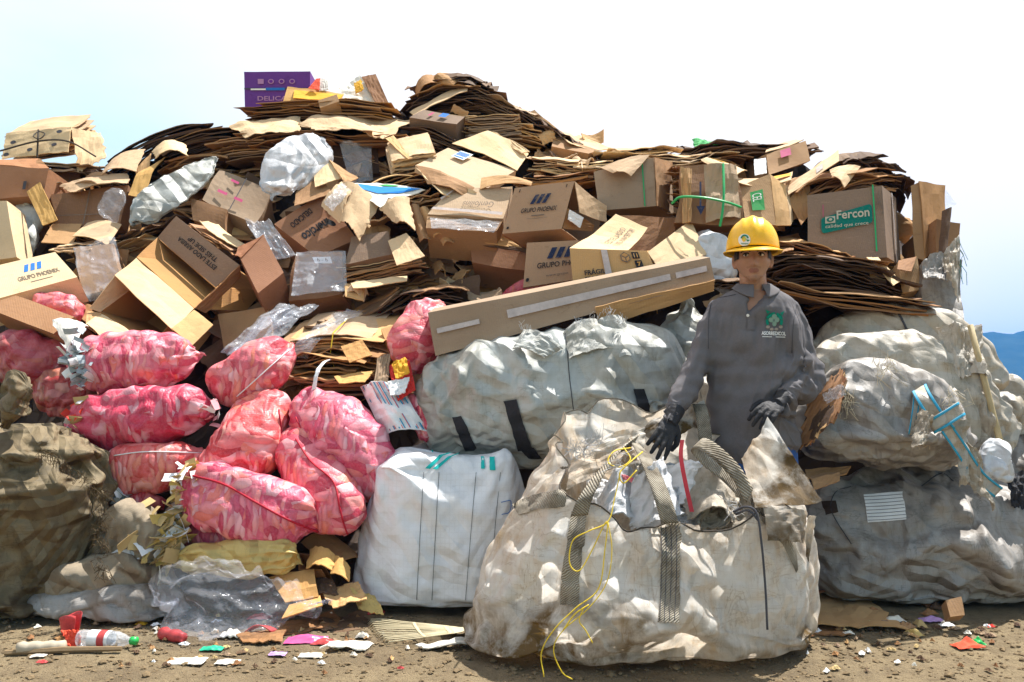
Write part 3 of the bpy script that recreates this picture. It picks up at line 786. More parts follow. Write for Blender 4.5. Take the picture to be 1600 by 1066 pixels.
# ================================================================ THE HEAP OF CARDBOARD
TOP = [(-400, 250), (-30, 262), (110, 262), (165, 262), (250, 238), (320, 215), (375, 190), (480, 178), (600, 182), (650, 150), (690, 138), (760, 158), (830, 190), (870, 212), (930, 238), (1040, 252), (1090, 245), (1250, 250), (1330, 285), (1400, 330), (1440, 360), (1470, 420)]
core = M()
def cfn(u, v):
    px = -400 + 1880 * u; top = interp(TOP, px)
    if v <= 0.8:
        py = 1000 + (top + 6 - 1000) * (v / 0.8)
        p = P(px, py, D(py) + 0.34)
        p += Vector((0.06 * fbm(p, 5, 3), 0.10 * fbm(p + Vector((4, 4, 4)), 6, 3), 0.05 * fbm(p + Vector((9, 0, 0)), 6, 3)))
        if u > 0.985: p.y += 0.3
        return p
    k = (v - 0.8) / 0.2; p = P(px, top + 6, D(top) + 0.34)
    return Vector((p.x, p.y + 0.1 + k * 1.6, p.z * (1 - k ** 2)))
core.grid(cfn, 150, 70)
tag(mk('cardboard_heap', core, MT['deep']), 'packed mass of crushed cardboard deep inside the heap, coloured dark for shade', 'cardboard', kind='stuff')

K, CR, BR, DKM, GRY, OR, AM, PH = MT['kraft'], MT['cream'], MT['brown'], MT['dark'], MT['grey'], MT['orange'], MT['amber'], MT['phx']
INK, NAVY = MT['black_ink'], MT['navy_ink']

# ---- top left
r_, f_ = stack('tied bundle of pale trays with round hand holes at the far left top', (8, 210, 5.75), (110, 200, 5.7), 0.3, 35, 0.20, 13, CR, jit=0.03, sag=0.01, fray=0.15, wave=0.012)
tray, tf = sheet(None, [(10, 208, 5.72), (112, 198, 5.68), (106, 237, 5.60), (2, 248, 5.62)], CR, name='tray', parent=r_, wr=0.006, ret=True, jag=.01)
for hu, hv in ((0.14, 0.42), (0.83, 0.18), (0.78, 0.68), (0.42, 0.78), (0.06, 0.86)):
    patch(tf, [disc(hu, hv, 0.042, 0.07)], MT['thread'], r_, 'hand_hole_shade')  # flat dark discs stand in for the shade inside the openings
tm = M(); tm.tube(crom([A((0, 236, 5.6)), A((58, 221, 5.58)), A((106, 221, 5.58)), A((150, 245, 5.62))], 6), 0.006, 6); tm.tube(crom([A((60, 203, 5.66)), A((59, 225, 5.58)), A((58, 246, 5.56))], 6), 0.006, 6)
tm.tube(crom([A((60, 205, 5.64)), A((52, 213, 5.58)), A((62, 217, 5.57)), A((70, 209, 5.6)), A((60, 205, 5.62))], 5), 0.004, 6)
mk('twine', tm, MT['twine'], r_)
sheet('pale board end leaning at the right of the tied tray bundle', [(112, 200, 5.7), (157, 208, 5.85), (166, 246, 5.75), (122, 268, 5.6)], CR, wr=0.01, jag=.03)
stack('lower trays sticking out below the tied tray bundle', (0, 252, 5.6), (124, 256, 5.58), 0.3, 10, 0.05, 5, CR, jit=.03, fray=.2)
o = carton('brown open box with raised flaps at the left edge below the tied trays', [(-30, 256, 5.3), (77, 264, 5.25), (66, 305, 5.22), (-30, 313, 5.25)], 0.35, OR, open=('top',), flaps=[([0, 1, (60, 248, 5.45), (-30, 250, 5.45)], OR), ([(62, 247, 5.42), 1, (40, 262, 5.32), (38, 262, 5.35)], BR)])
patch(o['front'], [rect(.68, .5, .73, .78)], MT['thread'], o['root'], 'hand_hole_shade')  # dark strip painted as the shade inside the grip opening
sheet('narrow brown flap standing below the open box at left', [(42, 300, 5.2), (62, 284, 5.22), (90, 344, 5.1), (66, 352, 5.08)], AM, wr=.006)
carton('pale upright box cut off by the left edge above the flat printed box', [(-40, 316, 5.0), (10, 314, 5.0), (26, 402, 4.9), (-40, 412, 4.9)], 0.2, CR)
sack('grey rumpled tarp stuffed behind the pale upright box at left', [(30, 315, 5.35, 12), (38, 345, 5.3, 28), (42, 380, 5.2, 26), (48, 408, 5.15, 10)], MT['sackgrey'], 0.5, crease=.05, lump=.03, name='tarp', cat='tarp', res=(36, 36), cloth=0.25)
# unfolded carton hanging
o = carton('unfolded carton hanging with two sunlit lower flaps at upper left', [(78, 304, 5.3), (200, 290, 5.3), (188, 352, 5.2), (92, 352, 5.2)], 0.1, BR, flaps=[([(82, 350, 5.18), (128, 350, 5.18), (113, 381, 5.02), (64, 378, 5.0)], K), ([(136, 348, 5.18), (190, 350, 5.18), (168, 383, 5.0), (113, 370, 5.02)], CR, {'bend': .02})])
patch(o['front'], [[(0.52, 0), (0.535, 0), (0.42, 1), (0.40, 1)], [(0, .72), (1, .72), (1, .74), (0, .74)]], MT['grey_ink'], o['root'], 'crease_line')
sack('knotted clear plastic bag hanging in front of the unfolded carton', [(178, 292, 5.14, 5), (176, 305, 5.12, 14), (168, 325, 5.1, 16), (164, 340, 5.12, 5)], MT['film'], .5, crease=.03, lump=.02, name='plastic_bag', cat='plastic bag', res=(28, 28), cloth=0.2)
sheet('broad sunlit sheet sloping down at the right of the tied trays', [(162, 268, 5.5), (226, 232, 5.62), (212, 268, 5.4), (158, 273, 5.38)], CR, bend=.04, jag=.02)
sheet('small curled pale sheet above the unfolded carton', [(92, 290, 5.36), (200, 272, 5.42), (196, 286, 5.24), (118, 299, 5.2)], CR, bend=.02, bend_v=-.02, jag=.02)
sheet('yellowish folded board hanging beside the grey cloth at upper left', [(232, 262, 5.42), (258, 246, 5.45), (226, 311, 5.2), (200, 304, 5.2)], AM, fold=[('v', .45, .04)], jag=.01)
sheet('narrow brown board strip behind the yellowish hanging board', [(212, 262, 5.48), (236, 240, 5.52), (232, 266, 5.38), (214, 288, 5.34)], K, wr=.006)
sheet('curled pale sheet with a torn lower edge at the end of the sloping bundle', [(238, 235, 5.5), (290, 225, 5.58), (294, 243, 5.42), (243, 247, 5.38)], CR, bend=.05, jag=.03)
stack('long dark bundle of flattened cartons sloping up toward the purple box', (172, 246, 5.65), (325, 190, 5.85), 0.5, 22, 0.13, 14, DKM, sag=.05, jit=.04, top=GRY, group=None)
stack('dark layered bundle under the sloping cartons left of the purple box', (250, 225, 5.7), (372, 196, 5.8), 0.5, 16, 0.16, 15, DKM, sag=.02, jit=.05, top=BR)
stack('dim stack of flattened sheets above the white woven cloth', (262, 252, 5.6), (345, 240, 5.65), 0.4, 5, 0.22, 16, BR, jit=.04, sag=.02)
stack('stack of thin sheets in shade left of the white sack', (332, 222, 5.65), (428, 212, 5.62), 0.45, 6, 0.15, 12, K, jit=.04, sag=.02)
sack('long white woven cloth draped diagonally down the upper left', [(338, 246, 5.45, 9), (305, 275, 5.32, 22), (262, 300, 5.2, 30), (228, 328, 5.12, 26), (206, 348, 5.08, 8)], MT['sackgrey'], 0.22, post_k=1.6, crease=.06, lump=.03, wr=.012, name='woven_cloth', cat='cloth', res=(60, 44), cloth=0.12)
o = carton('crushed shaded box with magenta tape marks below the white cloth', [(345, 264, 5.5), (424, 300, 5.4), (398, 348, 5.25), (318, 312, 5.3)], 0.28, GRY, dent=.02)
[patch(o['front'], [q_], MT['pink_ink'], o['root'], 'tape_mark') for q_ in (rect(.18, .62, .36, .70), rect(.5, .62, .66, .70), rect(.30, .2, .45, .27))]
patch(o['front'], [rect(.52, 0, .535, 1)], MT['thread'], o['root'], 'cord')
carton('small dim crushed box between the marked box and the upside-down orange box', [(300, 310, 5.3), (356, 328, 5.25), (352, 362, 5.2), (302, 344, 5.22)], 0.2, BR, dent=.02)

# ---- top centre
o = carton('purple printed box standing on the top of the heap', [(381, 112, 6.15), (485, 112, 6.15), (484, 167, 6.13), (383, 168, 6.13)], 0.3, MT['purple'], dent=.004)
f = o['front']
patch(f, [rect(.0, .475, 1, .51)], MT['thread'], o['root'], 'seam_line')
patch(f, [rect(.10, .49, .62, .535)], MT['white_ink'], o['root'], 'label', .001); patch(f, [rect(.33, .47, .62, .545)], MT['blue_ink'], o['root'], 'label', .002)
patch(f, [rect(.21, .22, .30, .36)], MT['purple_ink'], o['root'], 'icon')
for cx in (.41, .57, .73): patch(f, [[*disc(cx, .29, .05, .075, 16), *reversed(disc(cx, .29, .037, .055, 16))] if False else disc(cx, .29, .045, .07)], MT['purple_ink'], o['root'], 'icon')
for cx in (.41, .57, .73): patch(f, [disc(cx, .29, .028, .045)], MT['purple'], o['root'], 'icon', .0015)
lettering(f, 'DELICADO', .20, .70, .86, .83, MT['purple_ink'], o['root'], bold=.02)
sheet('tan carton side with a yellow band leaning against the purple box', [(449, 135, 5.98), (537, 146, 5.95), (532, 160, 5.85), (440, 168, 5.85)], AM, wr=.006)
sheet('bright yellow printed strip above the tan carton side', [(460, 141, 5.95), (536, 148, 5.92), (528, 158, 5.86), (458, 153, 5.86)], MT['yellow'], wr=.004)
sheet('red triangular scrap beside the purple box', [(494, 124, 5.98), (500, 123, 5.98), (499, 141, 5.92), (482, 138, 5.92)], MT['red'])
sheet('small white scrap behind the red triangle at the top', [(500, 122, 6.0), (512, 124, 6.0), (513, 140, 5.95), (499, 142, 5.94)], MT['whitecard'])
sheet('white board with a yellow patch rising at the top of the heap', [(530, 138, 6.0), (562, 119, 6.05), (600, 162, 5.95), (540, 152, 5.92)], MT['whitecard'], wr=.012, jag=.02)
sheet('yellow torn print on the white board at the top', [(553, 130, 5.95), (564, 124, 5.97), (568, 140, 5.9), (555, 146, 5.9)], MT['yellow'], jag=.05)
sheet('tall brown flap pointing up right of the white board', [(565, 121, 6.02), (587, 116, 6.05), (607, 160, 5.92), (588, 163, 5.9)], BR, wr=.006)
stack('long brown carton lying flat in front of the purple box', (375, 168, 5.9), (520, 160, 5.85), 0.5, 8, 0.12, 10, BR, jit=.05, sag=.015, top=K)
stack('brown folded carton lying below the rising flaps', (485, 158, 5.82), (612, 165, 5.8), 0.4, 8, 0.10, 8, BR, jit=.05, sag=.02)
carton('narrow brown box end above the folded cartons at the top', [(498, 157, 5.78), (527, 148, 5.8), (530, 158, 5.76), (500, 168, 5.74)], .2, K)
sheet('large pale sheet draped over the left shoulder of the heap', [(357, 196, 5.75), (470, 184, 5.85), (470, 207, 5.55), (384, 214, 5.55)], CR, wr=.014, jag=.03, nu=22, bend=.02)
sheet('widest pale sheet draped over the middle of the heap top', [(462, 198, 5.72), (545, 179, 5.9), (600, 212, 5.45), (505, 204, 5.5)], CR, wr=.014, jag=.03, nu=20, bend=.03)
sheet('pale sheet folded down toward the tied folded bundle at top centre', [(540, 180, 5.88), (654, 184, 5.85), (602, 214, 5.45), (566, 203, 5.5)], CR, wr=.014, jag=.03, nu=20, bend=-.02)
stack('dark stack of sheets directly under the draped pale sheets', (380, 216, 5.62), (520, 208, 5.58), .4, 6, .06, 7, BR, jit=.05, sag=.03)
stack('dark thin stack under the draped sheets right of the white sack', (510, 206, 5.6), (660, 212, 5.55), .4, 12, .06, 7, BR, jit=.05, sag=-.02)
o = sack('stuffed white sack leaning under the draped pale sheets', [(496, 212, 5.4, 22), (480, 235, 5.3, 42), (455, 262, 5.2, 46), (432, 292, 5.1, 30), (424, 312, 5.05, 8)], MT['sackwhite'], .36, post_k=6, crease=.02, lump=.02, gather=(.03, .02), name='sack', res=(56, 48), cloth=0.1)
carton('dark box wrapped in film set back in the shade right of the white sack', [(520, 222, 5.75), (590, 222, 5.72), (592, 272, 5.65), (520, 276, 5.65)], .2, DKM)
sheet('dark film hanging over the shaded wrapped box', [(530, 224, 5.6), (580, 222, 5.6), (582, 280, 5.52), (546, 285, 5.5)], MT['film_dark'], wr=.03, name='plastic_film', cat='plastic film')
r_, f_ = stack('neat folded pale bundle right of the wrapped dark box', (612, 250, 5.2), (680, 234, 5.22), .35, 40, .10, 9, CR, jit=.015, fray=.1)
sheet('pale flap folded down at the front of the neat folded bundle', [(602, 216, 5.4), (615, 212, 5.45), (645, 248, 5.2), (638, 250, 5.18)], K)
stack('long dark stack of sheets right of the draped pale sheets', (640, 200, 5.72), (725, 222, 5.62), .4, 10, .12, 10, DKM, jit=.05, sag=.02)
# orange box printed upside down
o = carton('orange-brown box with upside-down black lettering wedged on the slope', [(505, 301, 5.12), (558, 374, 4.98), (495, 402, 4.9), (428, 350, 5.0)], .3, OR, dent=.005)
fo = Face([A((558, 374, 4.98)), A((428 + 67, 402, 4.9)), A((428, 350, 5.0)), A((505, 301, 5.12))], .012)
ft = Face([A(t) for t in [(548, 392, 4.9), (495, 402, 4.88), (432, 352, 4.98), (506, 303, 5.1)]], .01)
# reading direction runs down to the left: build the reading frame from the box's own edges
rf = Face([A((495, 402, 4.9)), A((428, 350, 5.0)), A((505, 301, 5.12)), A((558, 374, 4.98))], .014)
def reading(face_pts, st, org, du, dv, mat, parent, bold=0.0, lift=.007):
    """lettering from an origin, along two edge vectors given in pixels on the plane of face_pts"""
    c0, c1, c3 = A(face_pts[0]), A(face_pts[1]), A(face_pts[3])
    n = (c1 - c0).cross(c3 - c0).normalized()
    if n.y > 0: n = -n
    def on(px, py):
        r = ray(px, py); o0 = Vector((0, 0, CAMH)); t = (c0 + n * lift - o0).dot(n) / r.dot(n); return o0 + r * t
    p0, pu, pv = on(*org), on(org[0] + du[0], org[1] + du[1]), on(org[0] + dv[0], org[1] + dv[1])
    vs_, fs = text2d(st, bold); m = M(); m.add([p0 + (pu - p0) * x + (pv - p0) * y for x, y in vs_], fs)
    return mk('lettering', m, mat, parent)
OB = [(505, 301, 5.12), (558, 374, 4.98), (495, 402, 4.9), (428, 350, 5.0)]
reading(OB, 'DELICADO', (489, 332), (-31, 25), (-6, -7), INK, o['root'], .02)
reading(OB, 'mercico', (519, 352), (-41, 26), (-9, -12), INK, o['root'], .03)
patch(Face([A((508, 342, 5.0)), A((527, 350, 4.98)), A((522, 362, 4.95)), A((506, 352, 4.97))], .012), [disc(.5, .35, .5, .35)], INK, o['root'], 'logo_mark')
sheet('pale box flap folded over the top of the orange box', [(490, 272, 5.2), (513, 248, 5.3), (537, 276, 5.15), (492, 292, 5.08)], CR)
sheet('second pale flap folded over the orange box beside the hanging board', [(462, 300, 5.12), (500, 276, 5.2), (520, 302, 5.08), (460, 322, 5.0)], K, wr=.006)
sheet('tan flap lying along the right of the pale folded flaps', [(513, 249, 5.28), (560, 278, 5.18), (540, 288, 5.1), (530, 272, 5.14)], K)
sheet('bent pale board covered with clear film on the middle slope', [(502, 322, 4.98), (534, 284, 5.1), (550, 300, 4.95), (532, 350, 4.85)], CR, bend=.03, jag=.015)
o_, f_ = sheet('pale curved board hanging beneath the blue printed sheet', [(536, 284, 5.08), (592, 320, 4.95), (562, 378, 4.78), (532, 346, 4.82)], CR, bend=.05, jag=.02, ret=True)
sheet('clear film stretched over the bent pale board', [(506, 318, 4.9), (534, 284, 5.02), (552, 294, 4.95), (520, 330, 4.85)], MT['film_dark'], wr=.02, name='plastic_film', cat='plastic film')
o_, f_ = sheet('blue and green printed sheet with white lettering on the middle slope', [(540, 286, 5.06), (592, 286, 5.12), (664, 296, 5.02), (594, 324, 4.88)], MT['whitecard'], wr=.008, jag=.02, ret=True, nu=20)
patch(f_, [[(.05, .2), (.30, .05), (.62, .35), (.92, .72), (.97, .95), (.6, .8), (.3, .6)]], MT['bluep'], o_, 'print')
patch(f_, [[(.66, .18), (.9, .25), (.95, .5), (.78, .45)]], MT['green_ink'], o_, 'print')
lettering(f_, 'esta', .62, .55, .9, .75, MT['white_ink'], o_, bold=.02)
stack('layered torn sheets behind the blue printed sheet', (575, 290, 5.15), (665, 268, 5.2), .4, 14, .10, 9, K, jit=.06, sag=.02)
stack('thick fanned sheets right of the blue printed sheet', (600, 318, 4.98), (668, 300, 5.02), .3, 8, .12, 9, K, jit=.05, sag=.0, wave=.04)
sheet('bent pale sheet with ruled lines under the blue printed sheet', [(592, 326, 4.9), (640, 310, 4.95), (648, 360, 4.8), (618, 350, 4.78)], CR, bend=.04, jag=.02)
for i, (a, b, lab) in enumerate([((640, 325), (668, 380), 'upright strip of torn board in the middle of the slope'), ((655, 330), (690, 372), 'second upright torn strip beside the taped flat boxes'), ((676, 352), (704, 384), 'short torn strip below the taped flat boxes')]):
    sheet(lab, [(a[0], a[1], 4.98), (a[0] + 14, a[1] - 5, 4.98), (b[0] + 6, b[1] - 4, 4.85), (b[0] - 12, b[1], 4.84)], K, bend=.03, jag=.02)
# ---- dark mound of sheets on the crest
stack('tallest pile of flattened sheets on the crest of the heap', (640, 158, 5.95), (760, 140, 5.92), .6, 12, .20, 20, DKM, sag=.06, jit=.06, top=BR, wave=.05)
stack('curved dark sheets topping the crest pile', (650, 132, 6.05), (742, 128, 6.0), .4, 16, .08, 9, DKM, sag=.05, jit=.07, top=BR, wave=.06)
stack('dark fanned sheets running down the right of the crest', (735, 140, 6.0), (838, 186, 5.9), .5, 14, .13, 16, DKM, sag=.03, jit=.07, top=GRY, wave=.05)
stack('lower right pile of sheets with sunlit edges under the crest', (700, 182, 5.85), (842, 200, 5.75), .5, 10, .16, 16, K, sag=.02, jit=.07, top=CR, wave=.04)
sheet('bent sheet standing up on the crest of the heap', [(676, 128, 6.02), (690, 114, 6.05), (736, 134, 5.98), (700, 140, 5.94)], BR, bend=.03)
sheet('rolled sheet beside the bent sheet on the crest', [(648, 140, 6.0), (676, 118, 6.06), (686, 130, 5.98), (652, 152, 5.92)], BR, bend=.05)
sheet('pale long fold running across the front of the crest pile', [(640, 176, 5.86), (732, 134, 5.95), (730, 142, 5.85), (650, 182, 5.75)], CR, bend=.02)
o = carton('grey box end with blue stamp under the crest pile', [(662, 172, 5.75), (727, 182, 5.72), (714, 194, 5.64), (640, 184, 5.68)], .25, GRY, dent=.012)
patch(o['front'], [rect(.52, .22, .68, .65)], MT['blue_ink'], o['root']); patch(o['front'], [rect(.30, .3, .36, .7)], MT['pink_ink'], o['root'])
r_, f_ = stack('thick stack of pale boards with clean front right of the stamped box', (728, 182, 5.72), (812, 178, 5.7), .35, 5, .16, 14, GRY, jit=.012, fray=.05, top=CR)
stack('sheets sliding down the right flank below the crest', (815, 178, 5.85), (905, 228, 5.7), .5, 16, .10, 12, DKM, jit=.06, sag=.03, top=CR, wave=.05)
sheet('long pale sheet curving down the right flank of the crest', [(812, 166, 5.95), (835, 172, 5.95), (885, 212, 5.72), (868, 214, 5.7)], CR, bend=-.03)
sheet('sunlit pale sheet on the saddle right of the crest', [(862, 200, 5.92), (905, 212, 5.95), (960, 232, 5.65), (888, 222, 5.6)], CR, bend=-.03, jag=.02)
sheet('small brown flap standing on the saddle', [(908, 208, 5.9), (943, 202, 5.92), (943, 222, 5.85), (912, 216, 5.86)], K, bend=-.03)
carton('dark brown box end half buried below the saddle', [(866, 212, 5.72), (935, 234, 5.64), (920, 240, 5.55), (862, 228, 5.6)], .3, BR)
# ---- bright carton in the middle
o = carton('large pale flattened carton with a blue barcode label in the upper middle', [(700, 232, 5.40), (806, 266, 5.30), (750, 302, 5.02), (648, 258, 5.12)], .05, CR, dent=.01, flaps=[([(706, 224, 5.5), (762, 204, 5.6), (826, 240, 5.45), (808, 266, 5.28)], CR, {'fold': [('v', .5, .02)]}), ([(650, 258, 5.1), (752, 301, 5.0), (722, 304, 4.95), (668, 288, 4.98)], K, {'bend': .03})])
lf = Face([A((700, 232, 5.40)), A((806, 266, 5.30)), A((750, 302, 5.02)), A((648, 258, 5.12))], .016)
patch(lf, [rect(.20, .02, .38, .32)], MT['white_ink'], o['root'], 'label'); patch(lf, [rect(.21 + .02 * i, .05, .222 + .02 * i, .22) for i in range(8)] + [rect(.22, .25, .36, .29)], MT['blue_ink'], o['root'], 'barcode', .002)
sheet('pale sheet leaning on top of the barcode carton', [(762, 204, 5.62), (778, 208, 5.6), (828, 236, 5.42), (815, 240, 5.4)], CR, wr=.012, jag=.02)
sheet('pale sheet fluttering below the barcode carton at left', [(650, 262, 5.05), (700, 280, 5.02), (745, 300, 4.96), (690, 302, 4.92)], CR, bend=-.03, jag=.02)
stack('stack of pale sheets behind the barcode carton at right', (828, 250, 5.45), (905, 256, 5.4), .35, 18, .09, 8, CR, jit=.05, sag=.02)
stack('flat pale sheets on the slope above the printed box at centre right', (865, 252, 5.42), (990, 248, 5.4), .45, 14, .07, 7, CR, jit=.06, sag=-.02, twine=1)
stack('dark thin sheets under the pale sheets right of centre', (820, 275, 5.3), (930, 266, 5.25), .35, 8, .08, 8, BR, jit=.05, sag=-.02)
stack('broad pale sheets capping the slope right of the saddle', (935, 236, 5.55), (1050, 232, 5.55), .45, 14, .05, 6, CR, jit=.07, sag=.01, wave=.05)
stack('bright pale sheets capping the top behind the green strapped box', (985, 244, 5.42), (1110, 240, 5.42), .4, 12, .05, 6, CR, jit=.06, sag=.0, wave=.05)
# taped flat boxes
o = carton('flat taped boxes with faint upside-down lettering left of the printed box', [(704, 296, 5.0), (800, 292, 5.0), (786, 342, 4.82), (668, 334, 4.86)], .10, CR, dent=.012, flaps=[([(752, 278, 5.08), (832, 284, 5.0), (830, 290, 4.98), (750, 296, 4.98)], K, {'bend': .03})])
lf = o['front']
patch(lf, [[(0, .45), (.1, .02), (.14, .02), (.04, .5)], [(.02, .80), (.98, .86), (.98, .95), (.02, .89)]], MT['tape'], o['root'], 'tape')
lettering(lf, 'Genfoilins', .38, .55, .82, .74, MT['grey_ink'], o['root'], rot=180)
o = carton('wrapped flat box end under the faint lettered boxes', [(668, 338, 4.86), (786, 346, 4.82), (776, 362, 4.78), (666, 356, 4.8)], .25, K, dent=.012)
sheet('shiny tape film across the wrapped flat box end', [(672, 340, 4.83), (782, 347, 4.79), (772, 362, 4.74), (674, 356, 4.77)], MT['film_dark'], wr=.01, name='plastic_film', cat='plastic film')

# ---- printed boxes, centre right
def phoenix_marks(f, root, big=True):
    phoenix_logo(f, root, .34, .22, .66, .42, NAVY)
    lettering(f, 'GRUPO PHOENIX', .22, .50, .82, .60, INK, root, bold=.015)
    lettering(f, 'www.grupophoenix.com', .36, .72, .70, .755, MT['grey_ink'], root)
    patch(f, [rect(.42, .665, .64, .685)], MT['grey_ink'], root, 'print')
    patch(f, [disc(.07, .9, .022, .03)], INK, root, 'logo_mark'); patch(f, [rect(.10, .06, .115, .13)], INK, root, 'print'); patch(f, [rect(.88, .06, .895, .13)], INK, root, 'print')
o = carton('printed grey-brown box with three slanted bars, highest of the lettered boxes', [(804, 294, 4.75), (898, 283, 4.75), (877, 358, 4.68), (785, 365, 4.68)], .34, PH, dent=.004, vec=Vector((0.21, 0.34, -0.075)), open=('right',), flaps=[([(899, 284, 4.74), (948, 322, 4.86), (948, 347, 4.84), (906, 332, 4.72)], CR, {'bend': -.01}), ([(888, 325, 4.72), (928, 352, 4.86), (926, 362, 4.85), (880, 357, 4.70)], BR)])
phoenix_marks(o['front'], o['root'])
sheet('white shipping label stuck inside the lettered box end', [(890, 328, 4.69), (912, 340, 4.75), (907, 356, 4.73), (888, 343, 4.68)], MT['paper'], name='shipping_label', cat='label')
sheet('underside of the highest lettered box, its orange shade put into the board colour', [(784, 367, 4.72), (878, 361, 4.72), (900, 374, 4.9), (822, 392, 4.9)], OR)  # separate board for the box's underside, orange shade put into its colour
o = carton('lower printed box with bars and lettering cut off by the amber box', [(823, 379, 4.66), (905, 375, 4.66), (905, 436, 4.62), (817, 449, 4.62)], .3, PH, dent=.004)
f = o['front']; phoenix_logo(f, o['root'], .40, .16, .90, .42, NAVY); lettering(f, 'GRUPO PHOENIX', .23, .50, 1.25, .63, INK, o['root'], bold=.015) if False else lettering(f, 'GRUPO PHO', .23, .50, .93, .63, INK, o['root'], bold=.015)
lettering(f, 'www.grupo', .40, .80, .80, .86, MT['grey_ink'], o['root']); patch(f, [disc(.07, .86, .03, .045)], INK, o['root'], 'logo_mark')
o = carton('open amber box with black lettering and fragile symbols behind the long box', [(890, 388, 4.42), (1011, 392, 4.40), (1024, 424, 4.36), (896, 446, 4.36)], .42, AM, dent=.004, vec=Vector((0.22, 0.42, 0.08)), open=('top',), mat_in=BR,
           flaps=[([(890, 387, 4.43), (962, 335, 4.72), (1012, 356, 4.68), (978, 393, 4.42)], CR, {'bend': -.02}), ([(1012, 394, 4.40), (1079, 344, 4.72), (1104, 398, 4.55), (1030, 420, 4.36)], CR), ([(958, 336, 4.86), (1072, 341, 4.86), (1020, 396, 4.75), (975, 392, 4.75)], BR)])
f = o['front']
lettering(f, 'FRÁGIL', .15, .62, .41, .80, INK, o['root'], bold=.03); lettering(f, 'FRAGILE', .15, .84, .41, .98, INK, o['root'], bold=.03)
patch(f, [rect(.78, .10, .87, .38), rect(.79, .46, .88, .76)], INK, o['root'], 'symbol')
lettering(f, '11', .80, .16, .85, .33, MT['amber'], o['root'], bold=.04).location.y -= .003
lettering(f, '7', .815, .52, .86, .70, MT['amber'], o['root'], bold=.04).location.y -= .003
patch(f, [[(.69, .10), (.75, .22), (.75, .42), (.69, .52), (.63, .42), (.63, .22)]], MT['grey_ink'], o['root'], 'symbol')
patch(f, [[(.69, .14), (.735, .23), (.69, .31), (.645, .23)], [(.643, .27), (.684, .35), (.684, .48), (.643, .40)], [(.696, .35), (.737, .27), (.737, .40), (.696, .48)]], AM, o['root'], 'symbol', .002)
patch(f, [rect(.40, .02, .48, .98)], MT['tape'], o['root'], 'tape')
ff = o['flaps'][0]; ff.lift = .012
ff.lift = .005
lettering(ff, 'ESTE LADO', .30, .42, .78, .56, MT['grey_ink'], o['root']); lettering(ff, 'NO INVERTIR', .28, .62, .84, .76, MT['grey_ink'], o['root'])
# long box lying over the grey bale
o = carton('long narrow taped box lying aslant on the grey bale', [(669, 490, 4.02), (1109, 402, 4.02), (1117, 440, 3.98), (681, 556, 3.98)], .28, MT['grey'], dent=.006, vec=Vector((0.0, 0.28, 0.05)))
patch(o['front'], [[(.02, .60), (.98, .28), (.98, .42), (.02, .74)]], MT['tape'], o['root'], 'tape') if False else patch(o['front'], [rect(.27, .33, .85, .55), rect(.87, .33, .98, .55)], MT['tape'], o['root'], 'tape')
patch(o['front'], [rect(.02, .40, .17, .52)], MT['tape'], o['root'], 'tape')
sheet(None, [(930, 480, 3.965), (1117, 438, 3.965), (1116, 456, 4.02), (936, 512, 4.02)], K, name='lower_flap', parent=o['root'], wr=.006, jag=.012)
carton('dark orange box with faint lettering behind the long box', [(734, 376, 4.95), (822, 388, 4.9), (820, 424, 4.84), (738, 410, 4.88)], .25, OR, dent=.012)
f = Face([A((734, 376, 4.94)), A((822, 388, 4.89)), A((820, 424, 4.83)), A((738, 410, 4.87))], .02)
sheet('dark strip of board along the top of the dark orange box', [(733, 375, 4.9), (822, 388, 4.85), (821, 394, 4.84), (734, 381, 4.89)], DKM)
sheet('folded tan board under the taped flat boxes', [(745, 366, 4.92), (785, 366, 4.9), (822, 390, 4.86), (752, 378, 4.86)], K)
# ---- strapped boxes right of centre
o = carton('pale brown box with one green strap and a folded flap, left of the tied bundle', [(928, 268, 5.05), (1022, 246, 5.0), (1026, 322, 4.92), (936, 330, 4.95)], .3, GRY, dent=.005, flaps=[([(938, 262, 5.02), (1015, 242, 5.02), (986, 275, 4.9), (958, 270, 4.92)], CR, {'bend': .02})], vec=Vector((.16, .3, 0)))
patch(o['front'], [rect(.79, 0, .81, 1)], MT['greenstrap'], o['root'], 'strap')
sheet('pale side of the green strapped box', [(1023, 246, 4.99), (1050, 254, 5.15), (1046, 330, 5.05), (1027, 322, 4.91)], K)
o = carton('bulging brown carton bundle tied with crossed green straps', [(1064, 256, 4.78), (1148, 254, 4.78), (1160, 346, 4.66), (1060, 352, 4.66)], .4, BR, dent=.03, vec=(.05, .35, 0))['root']
sheet(None, [(1064, 262, 4.74), (1080, 262, 4.72), (1080, 346, 4.62), (1066, 348, 4.64)], K, name='folded_side', parent=o, wr=.02, jag=.01)
sheet(None, [(1100, 258, 4.73), (1150, 258, 4.74), (1158, 340, 4.63), (1104, 346, 4.62)], GRY, name='folded_front', parent=o, wr=.02, bend=.02, jag=.01)
sm = M(); sm.tube(crom([A((1050, 318, 4.66)), A((1064, 308, 4.61)), A((1100, 309, 4.58)), A((1135, 316, 4.58)), A((1158, 324, 4.62))], 6), .007, 6); sm.tube(crom([A((1130, 256, 4.70)), A((1131, 300, 4.60)), A((1129, 330, 4.57)), A((1125, 354, 4.58))], 6), .007, 6)
mk('strap', sm, MT['greenstrap'], o)
am = M(); am.add([A((1093, 284, 4.64)), A((1096, 284, 4.64)), A((1096, 325, 4.58)), A((1093, 325, 4.58))], [(0, 1, 2, 3)]); am.add([A((1088, 322, 4.58)), A((1102, 322, 4.58)), A((1095, 336, 4.57))], [(0, 1, 2)])
mk('arrow_mark', am, NAVY, o)
stack('edge-on boards standing left of the green tied bundle', (1046, 262, 5.0), (1068, 262, 4.95), .3, 4, .3, 10, K, jit=.03)
